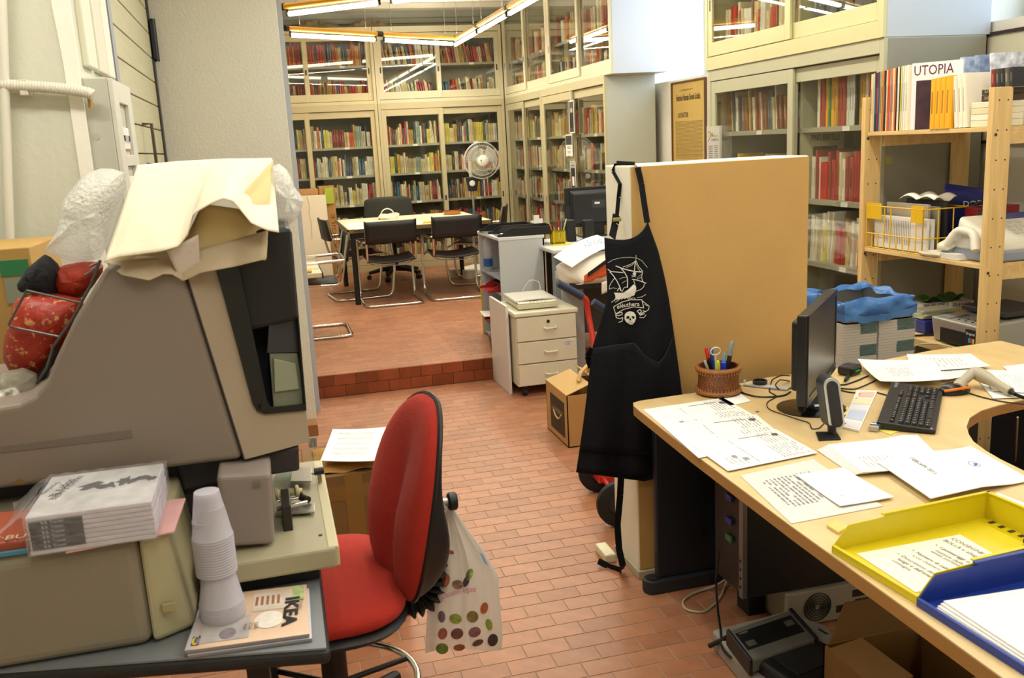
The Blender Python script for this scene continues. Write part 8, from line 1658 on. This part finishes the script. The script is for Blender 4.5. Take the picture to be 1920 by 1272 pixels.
t = T('blue_tub', 'deep blue plastic tub of papers on the lower pine shelf', 'tub', (3.0, 3.6, zs3)); MB().hexa([(2.86, 3.55, z0_), (3.05, 3.55, z0_), (3.05, 3.67, z0_), (2.86, 3.67, z0_)], [(2.85, 3.54, z0_ + .06), (3.06, 3.54, z0_ + .06), (3.06, 3.68, z0_ + .06), (2.85, 3.68, z0_ + .06)]).build('tub', M('#1c2c90', .4), t, bevel=.004)
for k_ in range(5):
    o = MB().box((2.95, 3.61, z0_ + .068 + .008 * k_), (.17, .09, .007), Matrix.Rotation(.12 * (k_ % 3 - 1), 3, 'Z')).build('leaflet', M(['#d8d8b0', '#c8cc9a', '#dcdcd0', '#b8c890', '#d0d0c0'][k_], .5)); tag(o, 'pale leaflet, %s from the bottom in the blue tub' % ORD[k_], 'leaflet', 'leaflets in the blue tub')
pts = [Vector((2.84 + .05 * math.cos(a), 3.76 + .05 * math.sin(a), z0_ + .006 + .0015 * a)) for a in [i * .4 for i in range(48)]]; o = MB().tube(pts, .0035, 6).build('cable', M('#bdb8a4', .5), smooth=True); tag(o, 'coil of grey cable on the lower pine shelf before the bulb carton', 'cable')
t = T('printer', 'silver and black inkjet printer on the lower pine shelf by the near post', 'printer', (3.0, 3.25, zs3)); px0, px1, py0, py1 = SX0 + .03, SX0 + .42, 3.145, 3.44; sm2 = M('#a5a49c', .35, .3); z1_ = z0_ + .11
MB().hexa([(px0 + .02, py0, z0_), (px1, py0, z0_), (px1, py1, z0_), (px0 + .02, py1, z0_)], [(px0, py0, z1_), (px1, py0, z1_ + .02), (px1, py1, z1_ + .02), (px0, py1, z1_)]).build('body', sm2, t, bevel=.01, seg=3)
MB().bx(px0 + .004, px0 + .012, py0 + .08, py1 - .06, z0_ + .01, z0_ + .07).build('paper_slot', M('#101012', .5), t); MB().bx(px0 + .14, px1 - .01, py0 + .02, py1 - .02, z1_ + .02, z1_ + .045).build('scanner_lid', M('#2c2c2e', .4), t, bevel=.006)
MB().prism([(px0 + .02, py1 - .03, z1_ + .002), (px0 + .12, py1 - .03, z1_ + .01), (px0 + .12, py0 + .2, z1_ + .01), (px0 + .02, py0 + .2, z1_ + .002)], (0, 0, .003)).build('control_panel', M('#8c8c88', .3), t)
for i in range(8): MB().cyl((px0 + .035 + .03 * (i % 2), py0 + .04 + .02 * i, z1_), (px0 + .035 + .03 * (i % 2), py0 + .04 + .02 * i, z1_ + .006), .006, 10).build('button', M('#5a5e66', .4), t)
MB().bx(px0 - .003, px0 + .003, py0 + .01, py0 + .075, z0_ + .01, z0_ + .09).build('ink_sticker', M('#1b1b1d', .4), t); lettering('Original', (px0 - .004, py0 + .07, z0_ + .065), (0, -1, 0), (0, 0, 1), .05, WHITE, t)
for k_, c in enumerate(('#1fa0c8', '#c8287a', '#e0c820')): MB().bx(px0 - .0045, px0 - .003, py0 + .045 - .012 * k_, py0 + .055 - .012 * k_, z0_ + .035, z0_ + .055).build('colour_patch', M(c, .4), t)
cz_ = [AX(1830, 640, 2.76), AX(1770, 632, 2.74), AX(1735, 652, 2.7), AX(1745, 668, 2.6)]
o = MB().tube(rounded([Vector((2.85, 3.14, zs3 + .006)), Vector((2.77, 3.2, zs3 + .01)), Vector((2.75, 3.34, zs3 + .01)), Vector((2.72, 3.4, zs3 - .0)), Vector((2.64, 3.38, .64)), Vector((2.6, 3.3, .6))], .05), .0035, 6).build('cable', M('#c4bc9c', .5), smooth=True); tag(o, 'pale cable looping off the lower pine shelf toward the desk', 'cable')
o = MB().tube([Vector((2.9, 3.5, zs3 + .005)), Vector((2.76, 3.54, zs3 + .006)), Vector((2.755, 3.56, zs3 - .05))], .005, 6).build('cable', BLACK, smooth=True); tag(o, 'short black cable over the edge of the lower pine shelf', 'cable')
# framed ship print on the right wall
X = XR - .016; fy1_ = AX(1850, 70, X).y; fz1 = AX(1850, 68, X).z
t = T('framed_print', 'framed drawing of old sailing ships high on the right wall', 'picture', (X, fy1_ - .4, fz1 - .5)); fy0_ = fy1_ - .8; fz0 = fz1 - .5
MB().bx(X + .006, X + .014, fy0_, fy1_, fz0, fz1).build('print_sheet', M('#d8d4bc', .5), t); fr = MB()
for a in ((fy0_ - .015, fy0_, fz0 - .015, fz1 + .015), (fy1_, fy1_ + .015, fz0 - .015, fz1 + .015), (fy0_, fy1_, fz0 - .015, fz0), (fy0_, fy1_, fz1, fz1 + .015)): fr.bx(X - .008, X + .014, *a)
fr.build('frame', M('#3a2626', .4), t)
dr = MB()
def SP(px, py): p = AX(px, py, X + .0045); return p
for pts, w_ in (([(1877, 112), (1878, 150)], .0025), ([(1868, 120), (1888, 118)], .0015), ([(1866, 132), (1890, 130)], .0015), ([(1870, 142), (1890, 140)], .0015), ([(1865, 150), (1892, 147)], .0035), ([(1901, 112), (1908, 136)], .002), ([(1918, 118), (1908, 136)], .0015), ([(1877, 112), (1866, 148)], .001), ([(1877, 112), (1892, 146)], .001), ([(1882, 143), (1920, 139)], .003), ([(1914, 110), (1921, 112)], .004), ([(1915, 118), (1922, 119)], .003)): dr.tube([SP(*p) for p in pts], w_, 5)
dr.build('ship_drawing', M('#5a5648', .7), t)
for i in range(8): a, b = SP(1882 + i * 5, 145), SP(1886 + i * 5, 150); MB().bx(X + .004, X + .006, min(a.y, b.y), max(a.y, b.y), b.z, a.z).build('flag_colour', M(['#6a9a6a', '#b8483a', '#6ab0a0', '#c8b848', '#5a8a9a', '#a85a3a', '#c8c060', '#3a8a5a'][i], .6), t)
o = MB().bx(SX0 + .59, SX0 + .592, 3.7, 3.78, 1.2, 1.3) if False else None
s = AY(1663, 300, 3.946); o = MB().bx(s.x - .01, s.x + .025, 3.944, 3.9455, s.z - .02, s.z + .015).build('sticky_note', M('#a8a05a', .7)); tag(o, 'faded yellow sticky note on the brown cabinet end behind the pine shelf', 'sticky note')
NBOOKS = NBOOKS if 'NBOOKS' in globals() else 0
# ---------------------------------------------------------------- place all recorded books
NEARB.sort(key=lambda e: e[0]); FARB.sort(key=lambda e: e[0])
room = 300 - len(NEARB) - NBOOKS
cnt = {}
for _, s in sorted(NEARB, key=lambda e: (e[1]['where'][0], e[1]['n'])):
    wh = s['where'][0]; place_book(s, '%s book, %s along, %s' % (NAMES[s['c']], ORD[min(s['n'], 49)], wh), 'books on the ' + wh)
vis = [e for e in FARB if e[1]['where'][0] in ('lower left back-wall cabinet', 'lower right back-wall cabinet') and e[1]['where'][1] in (4, 3)]
vis = [e for e in vis if not (e[1]['where'][0].startswith('lower left') and e[1]['where'][2] == 'left')]
chosen = set()
shn = {4: 'top', 3: 'second'}
for e in vis[:max(0, room)]:
    s = e[1]; chosen.add(id(s)); wh = '%s shelf, %s door, %s' % (shn[s['where'][1]], s['where'][2], s['where'][0])
    place_book(s, '%s book, %s from the left, %s' % (NAMES[s['c']], ORD[min(s['n'], 49)], wh), 'books on the back wall, ' + wh)
bm_ = MB()
for _, s in FARB:
    if id(s) in chosen: continue
    me = unit_book(s['c']); mt = book_matrix(s)
    mi = {i: m for i, m in enumerate(me.materials)}
    for m in me.materials: bm_.mat(m)
    b = len(bm_.v); bm_.v += [mt @ v.co for v in me.vertices]
    for p in me.polygons: bm_.f.append(tuple(i + b for i in p.vertices)); bm_.m.append(bm_.mats.index(mi[p.material_index]))
o = bm_.build('book_rows'); tag(o, 'rows of old books filling the remaining shelves of the rear-room cabinets', 'books', None, 'stuff')
